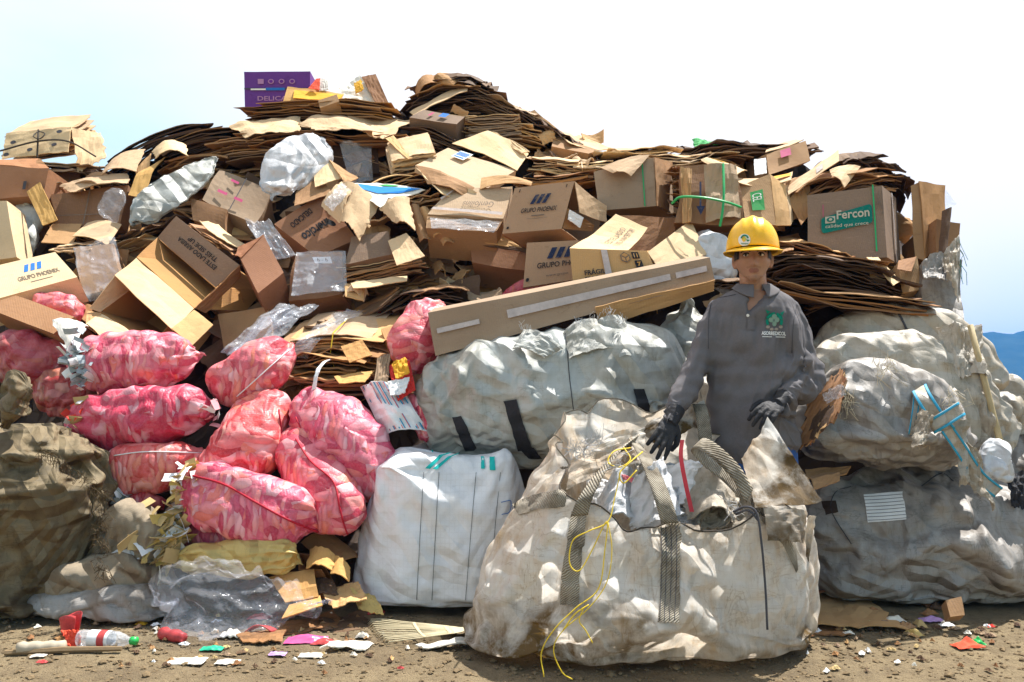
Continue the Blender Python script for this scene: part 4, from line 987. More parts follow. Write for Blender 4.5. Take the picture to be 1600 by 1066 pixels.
o = carton('open pale box with a green printed panel above the yellow helmet', [(1156, 290, 5.0), (1203, 272, 5.0), (1212, 352, 4.85), (1165, 348, 4.85)], .2, K, dent=.006, vec=(.12, .2, 0), flaps=[([(1204, 272, 5.0), (1226, 290, 5.02), (1236, 352, 4.86), (1213, 352, 4.85)], K), ([(1226, 290, 5.02), (1232, 288, 5.08), (1240, 345, 4.92), (1236, 352, 4.87)], CR)])
patch(o['front'], [rect(.28, .28, .70, .72)], MT['green_ink'], o['root']); lettering(o['front'], 'CEL', .33, .34, .64, .52, MT['white_ink'], o['root'], rot=90).location.y -= .003
sheet('tan board standing between the green panel box and the large teal-labelled box', [(1232, 312, 5.0), (1252, 290, 5.05), (1273, 324, 4.95), (1252, 352, 4.86)], BR)
sheet('second tan board behind the standing one above the helmet', [(1228, 285, 5.1), (1262, 270, 5.15), (1270, 330, 5.0), (1236, 345, 4.95)], K)
# top right
stack('ragged dark sheets along the top right skyline', (1062, 236, 5.7), (1190, 228, 5.7), .5, 12, .10, 12, DKM, jit=.08, sag=.03, wave=.05, top=GRY)
stack('pale and dark sheets below the top right skyline', (1070, 250, 5.55), (1170, 246, 5.5), .45, 10, .09, 8, BR, jit=.06, sag=.03, top=CR)
sheet('green film scrap on the top right skyline', [(1082, 222, 5.75), (1125, 218, 5.75), (1128, 226, 5.65), (1086, 228, 5.65)], MT['green_ink'], wr=.02, jag=.03, name='plastic_film', cat='plastic film')
o_, f_ = sheet('pale sheet with a yellow printed corner over the green tied bundle', [(1095, 250, 5.2), (1112, 250, 5.25), (1168, 265, 5.1), (1142, 281, 4.9)], CR, bend=.02, jag=.02, ret=True)
patch(f_, [[(.55, .05), (.95, .1), (.9, .5), (.6, .45)]], MT['yellow'], o_, 'print')
o_, f_ = sheet('yellow edged sheet beside the green panel box', [(1150, 276, 5.05), (1238, 268, 5.15), (1236, 280, 5.0), (1148, 284, 4.95)], CR, bend=-.03, jag=.02, ret=True)
patch(f_, [rect(.45, .2, .98, .55)], MT['yellow'], o_, 'print')
o = carton('brown box with a white label lying at the top right', [(1198, 240, 5.45), (1258, 220, 5.5), (1266, 252, 5.4), (1202, 272, 5.32)], .3, BR, dent=.01, vec=(-.05, .3, 0.02), flaps=[([(1196, 239, 5.45), (1256, 219, 5.5), (1244, 218, 5.72), (1200, 228, 5.7)], CR)])
patch(o['front'], [rect(.32, .15, .58, .5)], MT['pink_ink'], o['root'], 'stamp')
sheet('white label board at the left end of the labelled brown box', [(1178, 250, 5.4), (1197, 246, 5.42), (1198, 270, 5.32), (1180, 273, 5.3)], MT['paper'], jag=.01)
o_, f_ = sheet('long pale flap sloping down in front of the labelled brown box', [(1229, 292, 5.05), (1310, 234, 5.25), (1311, 252, 5.12), (1232, 304, 4.98)], CR, wr=.006, ret=True)
patch(f_, [rect(.55, .3, .68, .8)], MT['tape'], o_, 'tape')
stack('dark ragged sheets left of the long pale flap at the top right', (1120, 236, 5.62), (1260, 226, 5.6), .4, 10, .07, 9, DKM, jit=.07, sag=.02, wave=.05)
stack('ragged bundle of dark sheets on top of the teal-labelled box', (1262, 300, 5.05), (1392, 266, 5.1), .4, 16, .14, 16, BR, sag=.06, jit=.05, wave=.05, top=K)
stack('dark peak of sheets above the teal-labelled box', (1310, 262, 5.3), (1388, 246, 5.3), .4, 12, .10, 12, DKM, sag=.05, jit=.05, wave=.06)
stack('dark jagged sheet ends at the right top corner of the heap', (1345, 252, 5.3), (1415, 280, 5.2), .35, 8, .16, 16, DKM, sag=.03, jit=.05, wave=.05)
sheet('pale bent flap hanging over the teal-labelled box', [(1296, 266, 5.05), (1345, 260, 5.1), (1320, 292, 4.9), (1300, 276, 4.98)], CR, bend=.02)
o = carton('large tall box with a teal rounded label at the right of the heap', [(1262, 306, 4.8), (1378, 290, 4.8), (1386, 402, 4.72), (1262, 408, 4.72)], .4, GRY, dent=.005, vec=(.24, .34, 0))
f = o['front']; f.lift = .009
rr = []
for cx, cy, a in ((.80, .30, -90), (.80, .47, 0), (.21, .56, 90), (.21, .42, 180)): rr += [(cx + .04 * math.cos(R(a + t)), cy + .05 * math.sin(R(a + t))) for t in (0, 30, 60, 90)]
patch(f, [rr], MT['teal_ink'], o['root'], 'label'); f.lift = .013
lettering(f, 'Fercon', .37, .295, .80, .425, MT['cream_ink'], o['root'], bold=.02)
lettering(f, 'calidad que crece', .22, .49, .78, .555, MT['cream_ink'], o['root'], bold=.005)
patch(f, [rect(.22, .37, .35, .47)], MT['cream_ink'], o['root'], 'logo_mark'); f.lift = .016
patch(f, [disc(.285, .42, .05, .035), ], MT['teal_ink'], o['root'], 'logo_mark'); f.lift = .018; patch(f, [disc(.285, .42, .022, .018)], MT['cream_ink'], o['root'], 'logo_mark')
f.lift = .012; patch(f, [rect(.855, -.02, .875, .92)], MT['greenstrap'], o['root'], 'strap'); patch(f, [rect(.19, .18, .20, .36)], MT['pink_ink'], o['root'])
lettering(f, 'AJ', .90, .08, .985, .42, MT['grey_ink'], o['root'])
rf_ = o['right']; rf_.lift = .008; patch(rf_, [rect(.55, 0, .62, 1)], MT['tape'], o['root'], 'tape')
o = carton('tall narrow box behind the teal-labelled box at the right end', [(1422, 292, 5.05), (1438, 284, 5.05), (1446, 408, 4.95), (1430, 402, 4.95)], .3, BR, vec=(.16, .3, 0), flaps=[([(1436, 283, 5.04), (1476, 290, 5.25), (1478, 372, 5.15), (1446, 404, 4.95)], BR)])
sheet('translucent flap catching light at the right end of the heap', [(1476, 292, 5.25), (1484, 304, 5.25), (1496, 318, 5.22), (1476, 330, 5.2)], MT['film'], name='plastic_film', cat='plastic film')
# right-edge bale and small things there
carton('tall weathered carton standing at the right end above the woven bale', [(1462, 342, 4.95), (1500, 348, 4.95), (1502, 440, 4.85), (1464, 440, 4.85)], .4, BR, dent=.02)
sheet('narrow board standing in front of the tall weathered carton', [(1472, 330, 4.9), (1486, 326, 4.92), (1480, 400, 4.8), (1466, 398, 4.8)], DKM, bend=.03)
stack('dark gap of crushed sheets left of the upright woven bale', (1432, 420, 4.75), (1466, 428, 4.72), .3, 5, .12, 8, DKM, jit=.03)
carton('small brown carton beside the upright bale', [(1404, 408, 4.7), (1432, 402, 4.7), (1440, 452, 4.62), (1410, 458, 4.62)], .2, K, dent=.012, flaps=[([(1404, 408, 4.69), (1432, 402, 4.69), (1424, 424, 4.58), (1402, 420, 4.58)], BR)])
o = carton('upright woven bale at the far right end of the heap', [(1440, 408, 4.62), (1502, 404, 4.62), (1504, 526, 4.5), (1442, 530, 4.5)], .5, MT['sacktan'], dent=.03, cat='bale', name='bale')['root']
for q, mt in (([(1440, 412, 4.5), (1478, 396, 4.5), (1482, 440, 4.4), (1444, 436, 4.4)], MT['sacktan']), ([(1470, 400, 4.5), (1496, 372, 4.55), (1500, 470, 4.4), (1476, 440, 4.42)], MT['sackpale'])):
    sheet(None, q, mt, name='loose_flap', parent=o, wr=.03, bend=.03, jag=.02, nu=16, nv=18)
tw = M()
for i in range(10):
    a = A((1496 + random.uniform(-4, 6), 372 + random.uniform(0, 50), 4.5)); tw.tube([a, a + Vector((random.uniform(-.02, .03), -.02, -.05)), a + Vector((random.uniform(-.03, .04), -.02, -.12))], .0015, 4)
tag(mk('frayed_net', tw, MT['teal_ink'], o), kind='stuff')
# ---- big dark folded bundle right of the man
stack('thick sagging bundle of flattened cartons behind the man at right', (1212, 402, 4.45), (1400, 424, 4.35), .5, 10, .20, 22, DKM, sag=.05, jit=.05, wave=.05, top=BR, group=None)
stack('upper thinner bundle of sheets behind the yellow helmet', (1200, 376, 4.7), (1345, 402, 4.6), .5, 12, .10, 12, BR, sag=.03, jit=.06, wave=.05, top=K)
sheet('bright end of a folded sheet at the right of the sagging bundle', [(1354, 402, 4.5), (1372, 402, 4.55), (1408, 438, 4.36), (1396, 446, 4.3)], CR)
stack('lowest wide sheets poking out under the sagging bundle', (1205, 436, 4.32), (1462, 470, 4.25), .5, 6, .06, 7, BR, sag=-.02, jit=.04, wave=.03, top=K)
sheet('tan board flap lit at the left of the upper bundle', [(1212, 384, 4.7), (1240, 378, 4.75), (1240, 390, 4.6), (1216, 396, 4.58)], K)
sack('crumpled white plastic sheet behind the helmet and the amber box', [(1094, 360, 4.7, 10), (1112, 380, 4.62, 26), (1128, 405, 4.58, 28), (1136, 430, 4.55, 12)], MT['sackwhite'], .5, crease=.05, lump=.04, name='plastic_sheet', cat='plastic sheet', res=(40, 36), cloth=0.3)
stack('dark sheets at the man\'s left shoulder in front of the long box', (1112, 438, 4.35), (1168, 436, 4.3), .3, 6, .06, 7, DKM, jit=.03)

# ---- left middle
o = carton('pale flat printed box with three blue bars at the left edge', [(-60, 428, 4.65), (86, 394, 4.75), (121, 433, 4.5), (-60, 482, 4.35)], .16, CR, dent=.001)
lf = o['front']; lf.lift = .0015
phoenix_logo(lf, o['root'], .60, .20, .81, .43, MT['blue_ink'])
lettering(lf, 'GRUPO PHOENIX', .52, .54, .91, .68, MT['grey_ink'], o['root'], bold=.02)
patch(lf, [rect(.62, .77, .82, .79)], MT['grey_ink'], o['root'], 'print')
carton('box wrapped in shiny clear film under the unfolded carton', [(116, 388, 4.95), (178, 380, 4.98), (190, 446, 4.8), (130, 462, 4.78)], .22, BR, dent=.012)
sheet('shiny crumpled film around the wrapped box at left', [(112, 384, 4.88), (182, 374, 4.9), (194, 450, 4.72), (132, 470, 4.7)], MT['film'], wr=.03, nu=24, nv=24, name='plastic_film', cat='plastic film')
stack('loose sheets over the film wrapped box', (75, 386, 4.98), (150, 380, 4.98), .3, 15, .03, 4, CR, jit=.04)
# big open boxes
o = carton('large open box with upside-down black lettering on its raised flap', [(246, 371, 4.86), (337, 449, 4.72), (303, 482, 4.52), (213, 403, 4.64)], .36, BR, open=('front',), dent=.005, vec=Vector((.17, .36, .02)),
           flaps=[([(275, 338, 4.84), (374, 414, 4.72), (337, 449, 4.715), (246, 371, 4.855)], GRY, {'bend': .008}), ([(213, 403, 4.635), (303, 482, 4.515), (270, 516, 4.34), (179, 431, 4.46)], CR)])
FL = [(275, 338, 4.84), (374, 414, 4.72), (337, 449, 4.715), (246, 371, 4.855)]
lettering(o['flaps'][0], 'ESTE LADO ARRIBA', .22, .46, .84, .62, INK, o['root'], rot=180, bold=.02)
lettering(o['flaps'][0], 'THIS SIDE UP', .32, .24, .78, .40, INK, o['root'], rot=180, bold=.02)
sheet('brown side panel of the open box lit along its edge', [(375, 415, 4.7), (378, 432, 4.75), (322, 490, 4.6), (306, 482, 4.52)], BR)
o = carton('second open box below, its mouth tilted toward the viewer', [(204, 452, 4.60), (266, 506, 4.44), (236, 540, 4.30), (156, 488, 4.44)], .34, BR, open=('front',), dent=.004, vec=Vector((.10, .34, -.03)),
           flaps=[([(180, 432, 4.46), (204, 452, 4.585), (157, 488, 4.43), (140, 482, 4.40)], CR), ([(156, 489, 4.43), (232, 540, 4.29), (160, 530, 4.2), (134, 506, 4.3)], CR, {'bend': .01}), ([(303, 484, 4.5), (333, 507, 4.42), (300, 540, 4.28), (268, 514, 4.34)], K)])
stack('torn brown board edge beside the lettered open box', (298, 344, 5.0), (372, 388, 4.9), .2, 14, .04, 4, OR, jit=.03, top=CR)
o = carton('rusty orange box corner right of the lettered open box', [(374, 400, 4.72), (412, 366, 4.82), (442, 426, 4.68), (404, 458, 4.56)], .25, OR, dent=.008)
sheet('orange flap lying between the lettered box and the rusty corner', [(372, 386, 4.85), (412, 366, 4.82), (376, 402, 4.7), (366, 398, 4.74)], OR)
o = carton('crinkled box bundle in film with a small white tag at centre left', [(462, 398, 4.88), (535, 396, 4.86), (536, 460, 4.74), (450, 470, 4.74)], .2, BR, dent=.022)
o_, f_ = sheet('small white tag with a handwritten number on the crinkled box', [(488, 402, 4.80), (516, 401, 4.80), (519, 411, 4.78), (492, 411, 4.78)], MT['paper'], name='paper_tag', cat='tag', ret=True, wr=.002)
lettering(f_, '6 - 6', .2, .2, .8, .8, INK, o_)
sheet('clear film strands over the crinkled box', [(462, 392, 4.76), (540, 392, 4.76), (540, 452, 4.66), (455, 462, 4.66)], MT['film_dark'], wr=.025, name='plastic_film', cat='plastic film')
sheet('clear film over the dim boxes left of the orange lettered box', [(382, 340, 4.95), (420, 345, 4.95), (462, 398, 4.8), (415, 400, 4.78)], MT['film_dark'], wr=.03, name='plastic_film', cat='plastic film')
stack('thick stack of folded sheets right of the crinkled box', (535, 424, 4.75), (655, 402, 4.8), .4, 10, .09, 12, K, jit=.03, sag=.01, top=CR)
carton('crushed pale box on top of the thick folded stack', [(548, 372, 4.85), (610, 362, 4.86), (616, 398, 4.76), (540, 412, 4.74)], .22, GRY, dent=.02)
sheet('pale square board hanging in front of the thick folded stack', [(606, 376, 4.78), (635, 364, 4.8), (664, 400, 4.68), (620, 415, 4.62)], CR)
sheet('brown board tongue hanging under the thick folded stack', [(538, 442, 4.72), (570, 446, 4.7), (568, 470, 4.62), (540, 464, 4.63)], K)
sheet('narrow strip across the thick folded stack\'s lower edge', [(548, 442, 4.68), (636, 430, 4.7), (636, 440, 4.62), (552, 450, 4.6)], CR)
stack('long dark curved sheets sweeping across the centre of the heap', (500, 500, 4.6), (640, 448, 4.75), .4, 12, .08, 10, DKM, sag=-.03, jit=.04, top=BR, wave=.03)
stack('dark glossy edged sheets right of the sweeping sheets', (625, 462, 4.62), (720, 456, 4.66), .4, 10, .14, 12, DKM, sag=.03, jit=.05, top=K)
r_, f_ = stack('broad tied bundle of pale sheets with red print above the pink sacks', (448, 526, 4.42), (592, 528, 4.36), .42, 22, .17, 16, K, jit=.04, sag=.02, top=CR, twine=1, tmat=MT['yellowcord'], wave=.03)
[patch(f_, [q_], MT['red'], r_, 'print') for q_ in (rect(.30, .10, .60, .15), rect(.68, .05, .95, .16))]
stack('lower loose layers of the pale sheets above the pink sacks', (452, 560, 4.32), (600, 556, 4.28), .4, 10, .16, 14, BR, jit=.06, sag=.02, wave=.04)
stack('lowest brown layers of sheets above the pink sacks', (470, 588, 4.25), (620, 584, 4.2), .35, 6, .10, 9, BR, jit=.06, wave=.03)
sheet('small yellow board square hanging from the tied bundle', [(532, 540, 4.22), (566, 532, 4.24), (582, 555, 4.15), (546, 566, 4.12)], AM)
sheet('orange and cream scrap at the foot of the tied bundle', [(522, 588, 4.12), (585, 578, 4.16), (570, 596, 4.06), (530, 598, 4.04)], AM)
carton('small yellowish box end right of the tied bundle', [(594, 514, 4.4), (622, 506, 4.42), (622, 526, 4.36), (602, 532, 4.34)], .2, AM)
sheet('curled lilac paper strip hanging in front of the brown layers', [(512, 562, 4.12), (516, 561, 4.12), (494, 612, 4.0), (488, 612, 4.0)], MT['paper'], bend_v=.05, name='paper_strip', cat='paper')
for i, lab in enumerate(['long strip of clear film sweeping down left of the tied bundle', 'middle strip of bluish film left of the tied bundle', 'leftmost strip of clear film above the pink sacks', 'short upper strip of clear film beside the tied bundle']):
    x = 360 + i * 34 - (60 if i == 2 else 0)
    sheet(lab, [(x + 80, 474 + i * 3, 4.62), (x + 104, 476 + i * 3, 4.62), (x + 18, 560, 4.3), (x - 14, 556, 4.3)], MT['film'], wr=.03, bend_v=.04, nu=10, nv=26, name='plastic_film', cat='plastic film')
carton('dim brown box behind the film strips', [(340, 490, 4.72), (420, 480, 4.72), (425, 535, 4.6), (350, 545, 4.6)], .2, BR)
o = carton('low brown box with a torn white flap at the left edge above the pink sacks', [(-30, 478, 4.30), (26, 462, 4.36), (116, 496, 4.24), (84, 522, 4.14)], .2, OR, vec=(.0, .25, -.1))
sheet('torn white flap hanging over the pink sacks at left', [(80, 500, 4.15), (136, 507, 4.2), (122, 528, 4.08), (104, 546, 4.02)], MT['whitecard'], bend=.02, jag=.03)
sheet('brown board behind the torn white flap', [(112, 468, 4.6), (145, 478, 4.6), (140, 505, 4.5), (114, 492, 4.5)], BR)
sheet('pale triangle of board left of the second open box', [(136, 486, 4.42), (158, 488, 4.42), (150, 520, 4.3), (134, 510, 4.3)], K)
# scraps between the pink sacks and the grey bale
o_, f_ = sheet('striped cloth with blue and red lines stuffed above the white big bag', [(560, 602, 4.1), (628, 606, 4.05), (668, 672, 3.95), (600, 680, 3.98)], MT['paper'], wr=.03, bend=.05, name='striped_cloth', cat='cloth', ret=True, nu=18, nv=18)
patch(f_, [rect(.08 + .12 * i, .02, .11 + .12 * i, .98) for i in range(8)], MT['bluestripe'], o_, 'stripe'); patch(f_, [rect(.04 + .16 * i, .02, .055 + .16 * i, .98) for i in range(6)], MT['red'], o_, 'stripe')
sheet('bright orange-red plastic scrap beside the grey bale', [(606, 572, 4.12), (640, 562, 4.14), (650, 612, 4.02), (622, 628, 3.98)], MT['red'], wr=.02, name='plastic_scrap', cat='plastic scrap')
sheet('yellow and white wrapper above the orange-red scrap', [(612, 568, 4.08), (634, 560, 4.1), (640, 580, 4.0), (618, 590, 4.0)], MT['yellow'], wr=.02, name='wrapper', cat='wrapper')
sheet('grey paper hanging left of the orange-red scrap', [(590, 560, 4.15), (610, 552, 4.18), (606, 600, 4.05), (584, 606, 4.04)], GRY, wr=.02)
sheet('white paper fold under the orange-red scrap', [(606, 596, 4.0), (640, 590, 4.02), (632, 610, 3.94), (610, 616, 3.94)], MT['paper'], wr=.02, name='paper_sheet', cat='paper')
# ================================================================ SACKS, BAGS AND BALES
from mathutils.bvhtree import BVHTree
random.seed(11)
def bvh(o):
    w = wloc(o); me = o.data
    return BVHTree.FromPolygons([v.co + w for v in me.vertices], [tuple(p.vertices) for p in me.polygons])
def drape(o, quad, mat, name='strap', nu=6, nv=14, lift=0.006, thick=0.003, parent=None, smooth=True):
    """a strip lying on the surface of o; quad = pixel corners TL TR BR BL, or a list of (left, right) pairs"""
    t = bvh(o); o0 = Vector((0, 0, CAMH)); last = [None]
    pairs = quad if len(quad[0]) == 2 and isinstance(quad[0][0], tuple) else [(quad[0], quad[1]), (quad[3], quad[2])]
    def fn(u, v):
        k = v * (len(pairs) - 1); i = min(int(k), len(pairs) - 2); f = k - i
        l = Vector(pairs[i][0]).lerp(Vector(pairs[i + 1][0]), f); r = Vector(pairs[i][1]).lerp(Vector(pairs[i + 1][1]), f)
        p = l.lerp(r, u); d = ray(p.x, p.y).normalized()
        h = t.ray_cast(o0, d)
        if h[0] is None:
            return o0 + d * (last[0] or 4.0)
        last[0] = (h[0] - o0).length
        n = h[1] if h[1].dot(d) < 0 else -h[1]
        return h[0] + n * lift
    fn(.5, .5)
    m = M(); m.grid(lambda u, v: fn(1 - u, v), nu, nv, thick) if False else m.grid(fn, nu, nv, 0.0)
    ob = mk(name, m, mat, parent or o, smooth=smooth)
    return ob
def cordon(o, path, r, mat, name='seam', lift=0.003, parent=None):
    """thread lying on o along pixel points"""
    t = bvh(o); o0 = Vector((0, 0, CAMH)); pts = []
    pp = crom([Vector((x, y, 0)) for x, y in path], 8)
    for p in pp:
        d = ray(p.x, p.y).normalized(); h = t.ray_cast(o0, d)
        if h[0]: pts.append(h[0] - d * lift)
    if len(pts) < 2: return None
    m = M(); m.tube(pts, r, 5); return mk(name, m, mat, parent or o, smooth=True)

PK, PR, PD = MT['pink'], MT['pinkred'], MT['pinkdark']
RED = MT['redseam'] = plain('red_seam', (0.45, 0.01, 0.03), 0.6)
PG = 'red net sacks of shredded paper'
pinks = [
 ('net sack at the left edge below the low brown box', [(-40, 552, 4.3, 30), (30, 556, 4.28, 42), (85, 566, 4.3, 34), (112, 584, 4.3, 10)], PD, (0, .02)),
 ('small net sack bulging out beneath the flat printed box at left', [(44, 498, 4.5, 12), (74, 480, 4.48, 27), (104, 482, 4.46, 27), (119, 504, 4.42, 12)], PK, (0, 0)),
 ('dark net sack drooping between the left edge sack and the long pink one', [(46, 584, 4.36, 18), (85, 602, 4.3, 38), (124, 626, 4.24, 32), (141, 644, 4.2, 12)], PD, (0, 0)),
 ('pink net sack with grey-blue papers spilling from its left end', [(116, 572, 4.16, 30), (150, 563, 4.14, 42), (210, 563, 4.14, 46), (270, 560, 4.16, 38), (322, 552, 4.2, 7)], PK, (.012, .02)),
 ('pink net sack with a pointed top right corner below the tied sheets', [(330, 616, 4.16, 18), (355, 602, 4.12, 38), (400, 578, 4.12, 43), (438, 553, 4.2, 30), (463, 534, 4.26, 4)], PK, (.01, .01)),
 ('vivid red net sack with papers at both ends', [(116, 668, 4.04, 22), (150, 660, 4.0, 40), (220, 649, 3.98, 42), (290, 641, 4.0, 38), (338, 652, 4.06, 14)], PR, (.02, .01)),
 ('pink net sack lying flat below the vivid red sack', [(163, 732, 3.94, 22), (200, 729, 3.9, 38), (260, 725, 3.9, 36), (328, 714, 3.96, 16)], PK, (.01, .01)),
 ('upright pink net sack leaning left in the middle of the row', [(408, 612, 4.16, 14), (412, 640, 4.08, 42), (388, 690, 3.95, 52), (342, 738, 3.9, 40), (314, 756, 3.92, 12)], PK, (.01, .01)),
 ('largest pink net sack sloping down to the white big bag', [(458, 650, 4.14, 14), (488, 647, 4.06, 42), (540, 682, 3.96, 56), (588, 738, 3.92, 46), (612, 785, 3.96, 16)], PK, (.01, .01)),
 ('pink net sack with a vertical red seam resting against the white big bag', [(440, 676, 4.0, 18), (468, 708, 3.92, 38), (506, 762, 3.82, 49), (532, 802, 3.78, 46), (548, 836, 3.8, 14)], PK, (.01, .01)),
 ('frontmost pink net sack with a long red seam and tan papers at its left end', [(284, 745, 3.80, 26), (320, 764, 3.72, 46), (390, 786, 3.68, 51), (450, 806, 3.68, 45), (506, 832, 3.7, 9)], PK, (.012, .02)),
 ('little pink sack end squeezed under the flat pink sack', [(186, 782, 3.92, 12), (220, 785, 3.88, 22), (260, 792, 3.92, 12)], PK, (.01, 0)),
 ('lowest pink sack in shade with a fan of tan papers at its mouth', [(288, 826, 3.8, 20), (340, 832, 3.78, 32), (396, 836, 3.8, 20)], PK, (.012, 0)),
 ('tall loosely filled pink net sack hooked over the end of the long box', [(694, 474, 4.4, 14), (668, 504, 4.32, 36), (648, 545, 4.24, 42), (646, 585, 4.2, 18)], PK, (.02, .01)),
 ('small pink sack peeping out left of the grey bale', [(636, 622, 4.08, 9), (658, 648, 4.03, 20), (676, 690, 4.0, 14)], PK, (0, 0)),
 ('pink sack barely showing above the long box', [(782, 466, 4.7, 8), (835, 452, 4.7, 22), (896, 448, 4.7, 14)], PD, (0, 0)),
]
SK = []
for lab, sp, mt, ga in pinks:
    SK.append(sack(lab, sp, mt, ratio=0.85, n=2.3, crease=.028, post_k=5, lump=.024, wr=.02, wfreq=11, gather=ga, ends=(.35, .35), name='net_sack', group=PG, res=(54, 46), cloth=.07))
cordon(SK[10], [(296, 742), (350, 757), (400, 785), (450, 812), (504, 834)], .005, RED)
cordon(SK[9], [(462, 686), (485, 720), (520, 752), (530, 790), (536, 815), (544, 838)], .004, RED)
cordon(SK[8], [(462, 652), (480, 690), (500, 712)], .004, RED)
cordon(SK[4], [(452, 546), (420, 575), (370, 620)], .003, MT['paper'])
cordon(SK[6], [(178, 712), (230, 706), (320, 708)], .003, MT['paper'])
cordon(SK[7], [(436, 640), (440, 690), (430, 735)], .004, RED)
GB = plain('grey_blue_paper', (0.36, 0.42, 0.45), 0.7); PINKS = plain('pink_paper', (.7, .3, .33), .7); TAN = plain('tan_paper', (0.50, 0.36, 0.16), 0.7); WH = MT['paper']
YP = plain('yellowed_paper', (0.62, 0.46, 0.14), 0.7); REDP = plain('red_paper', (0.65, 0.05, 0.03), 0.7)
shreds(SK[3], A((128, 568, 4.02)), (-.6, -.5, 0), 60, (.035, .02, .06), [GB, WH, GB], seed=3, size=(.03, .09))
shreds(SK[5], A((128, 672, 3.92)), (-.7, -.5, 0), 40, (.035, .02, .055), [WH, TAN, REDP], seed=4, size=(.03, .08))
shreds(SK[5], A((330, 645, 3.95)), (.6, -.5, .3), 9, (.02, .02, .04), [WH, PINKS], seed=5, size=(.03, .08))
shreds(SK[10], A((292, 760, 3.66)), (-.8, -.5, -.1), 50, (.03, .02, .05), [TAN, WH, YP], seed=6, size=(.03, .09))
shreds(SK[12], A((262, 838, 3.66)), (-.9, -.4, -.3), 120, (.05, .03, .055), [TAN, YP, TAN, WH], seed=7, size=(.05, .13))
shreds(SK[11], A((192, 778, 3.84)), (-.7, -.5, .3), 20, (.02, .02, .03), [WH, GB], seed=8, size=(.03, .07))

# muddy bale at the left edge
o = sack('big mud-caked sack at the left edge with a twisted top', [(-12, 990, 3.74, 90), (-12, 975, 3.74, 116), (-10, 930, 3.74, 140), (-10, 850, 3.74, 158), (-10, 800, 3.74, 174), (-10, 760, 3.74, 168), (-10, 722, 3.74, 146), (-12, 690, 3.74, 96), (-16, 662, 3.74, 30)],
         MT['sackmud'], ratio=.52, n=2.6, crease=.04, lump=.035, wr=.006, post_k=8, ends=(.12, .25), name='muddy_sack', res=(84, 84), cloth=0.16, floor=0.0, wfreq=9)
k = sack(None, [(2, 668, 3.6, 16), (8, 645, 3.58, 20), (12, 625, 3.56, 26), (30, 610, 3.55, 18), (46, 606, 3.55, 5)], MT['sackmud'], ratio=.8, crease=.05, lump=.03, gather=(.02, .02), name='twisted_top', parent=o, res=(50, 48))
MUD = plain('dried_mud', (0.09, 0.06, 0.03), .95, scale=30, bump=.8)
fm = M(); rs = random.Random(5)
for i in range(160):
    y = rs.uniform(700, 900); x = rs.gauss(158, 7) if y > 760 else rs.uniform(60, 150)
    if y < 760: y = 700 + (x - 60) * .62 + rs.gauss(0, 6)
    p = P(x, y, 3.5); fm.tube([p, p + Vector((rs.uniform(-.02, .03), -.01, rs.uniform(-.03, .01))), p + Vector((rs.uniform(-.02, .04), -.01, rs.uniform(-.06, .01)))], .0014, 3)
tag(mk('frayed_thread', fm, MUD, o), kind='stuff')
o = sack('flattened mud-brown sack folded on the ground beside the mud-caked sack', [(40, 905, 3.72, 22), (120, 900, 3.68, 30), (210, 893, 3.66, 30), (272, 892, 3.68, 16)], MT['rag'], ratio=1.6, n=3, crease=.03, lump=.015, name='flat_sack', res=(50, 44), cloth=0.15)
cordon(o, [(248, 872), (250, 900), (246, 915)], .003, MT['paletwine'])
sack('second flattened sack underneath, its long folds touching the ground', [(40, 945, 3.66, 18), (130, 938, 3.62, 26), (215, 930, 3.6, 30), (280, 925, 3.62, 12)], MT['sacktan'], ratio=1.6, n=3, crease=.045, lump=.015, name='flat_sack', res=(50, 44), cloth=0.15, floor=0.0)
sack('crumpled brown rag between the muddy sack and the tan papers', [(150, 835, 3.7, 12), (185, 828, 3.68, 34), (222, 832, 3.66, 34), (256, 850, 3.66, 12)], MT['rag'], ratio=.8, crease=.06, lump=.03, name='rag', cat='rag', res=(44, 40), cloth=0.25)
sack('yellow plastic sack lying at the foot of the pink sacks', [(262, 888, 3.68, 8), (305, 872, 3.64, 26), (390, 868, 3.6, 32), (440, 872, 3.62, 28), (474, 878, 3.64, 14)], MT['sackyellow'], ratio=.9, crease=.02, lump=.02, gather=(.02, .02), name='sack', res=(52, 44), cloth=0.14)
# clear plastic bag
o = sack('crumpled clear plastic bag on the ground in front of the yellow sack', [(272, 915, 3.46, 14), (305, 935, 3.42, 46), (360, 942, 3.40, 56), (430, 945, 3.42, 44), (490, 942, 3.46, 16), (518, 938, 3.5, 5)], MT['filmbag'], ratio=.75, crease=.055, post_k=9, lump=.05, wr=.006, name='plastic_bag', cat='plastic bag', res=(70, 60), cloth=0.3, floor=0.005, wfreq=9)
sheet('square tan cardboard piece standing beside the clear plastic bag', [(420, 902, 3.62), (490, 888, 3.62), (498, 932, 3.52), (446, 942, 3.48)], AM, fold=[('v', .7, .01)], wr=.004)
sheet('tan cardboard strip lying under the end of the clear plastic bag', [(452, 945, 3.48), (500, 930, 3.55), (504, 946, 3.45), (440, 966, 3.38)], AM, wr=.004)
sheet('wide brown cardboard sheet in shade behind the torn brown box', [(470, 848, 3.85), (520, 834, 3.9), (566, 872, 3.82), (520, 890, 3.7)], BR, bend=.03)
o = carton('torn brown box lying open left of the white big bag', [(468, 862, 3.72), (500, 866, 3.68), (502, 892, 3.62), (466, 890, 3.64)], .2, BR, open=('front', 'right'), dent=.015, flaps=[([(484, 858, 3.7), (524, 866, 3.66), (520, 892, 3.58), (478, 888, 3.6)], AM, {'bend': .03, 'jag': .03}), ([(522, 868, 3.66), (548, 888, 3.62), (546, 908, 3.55), (516, 896, 3.58)], AM, {'bend': .02, 'jag': .03})])
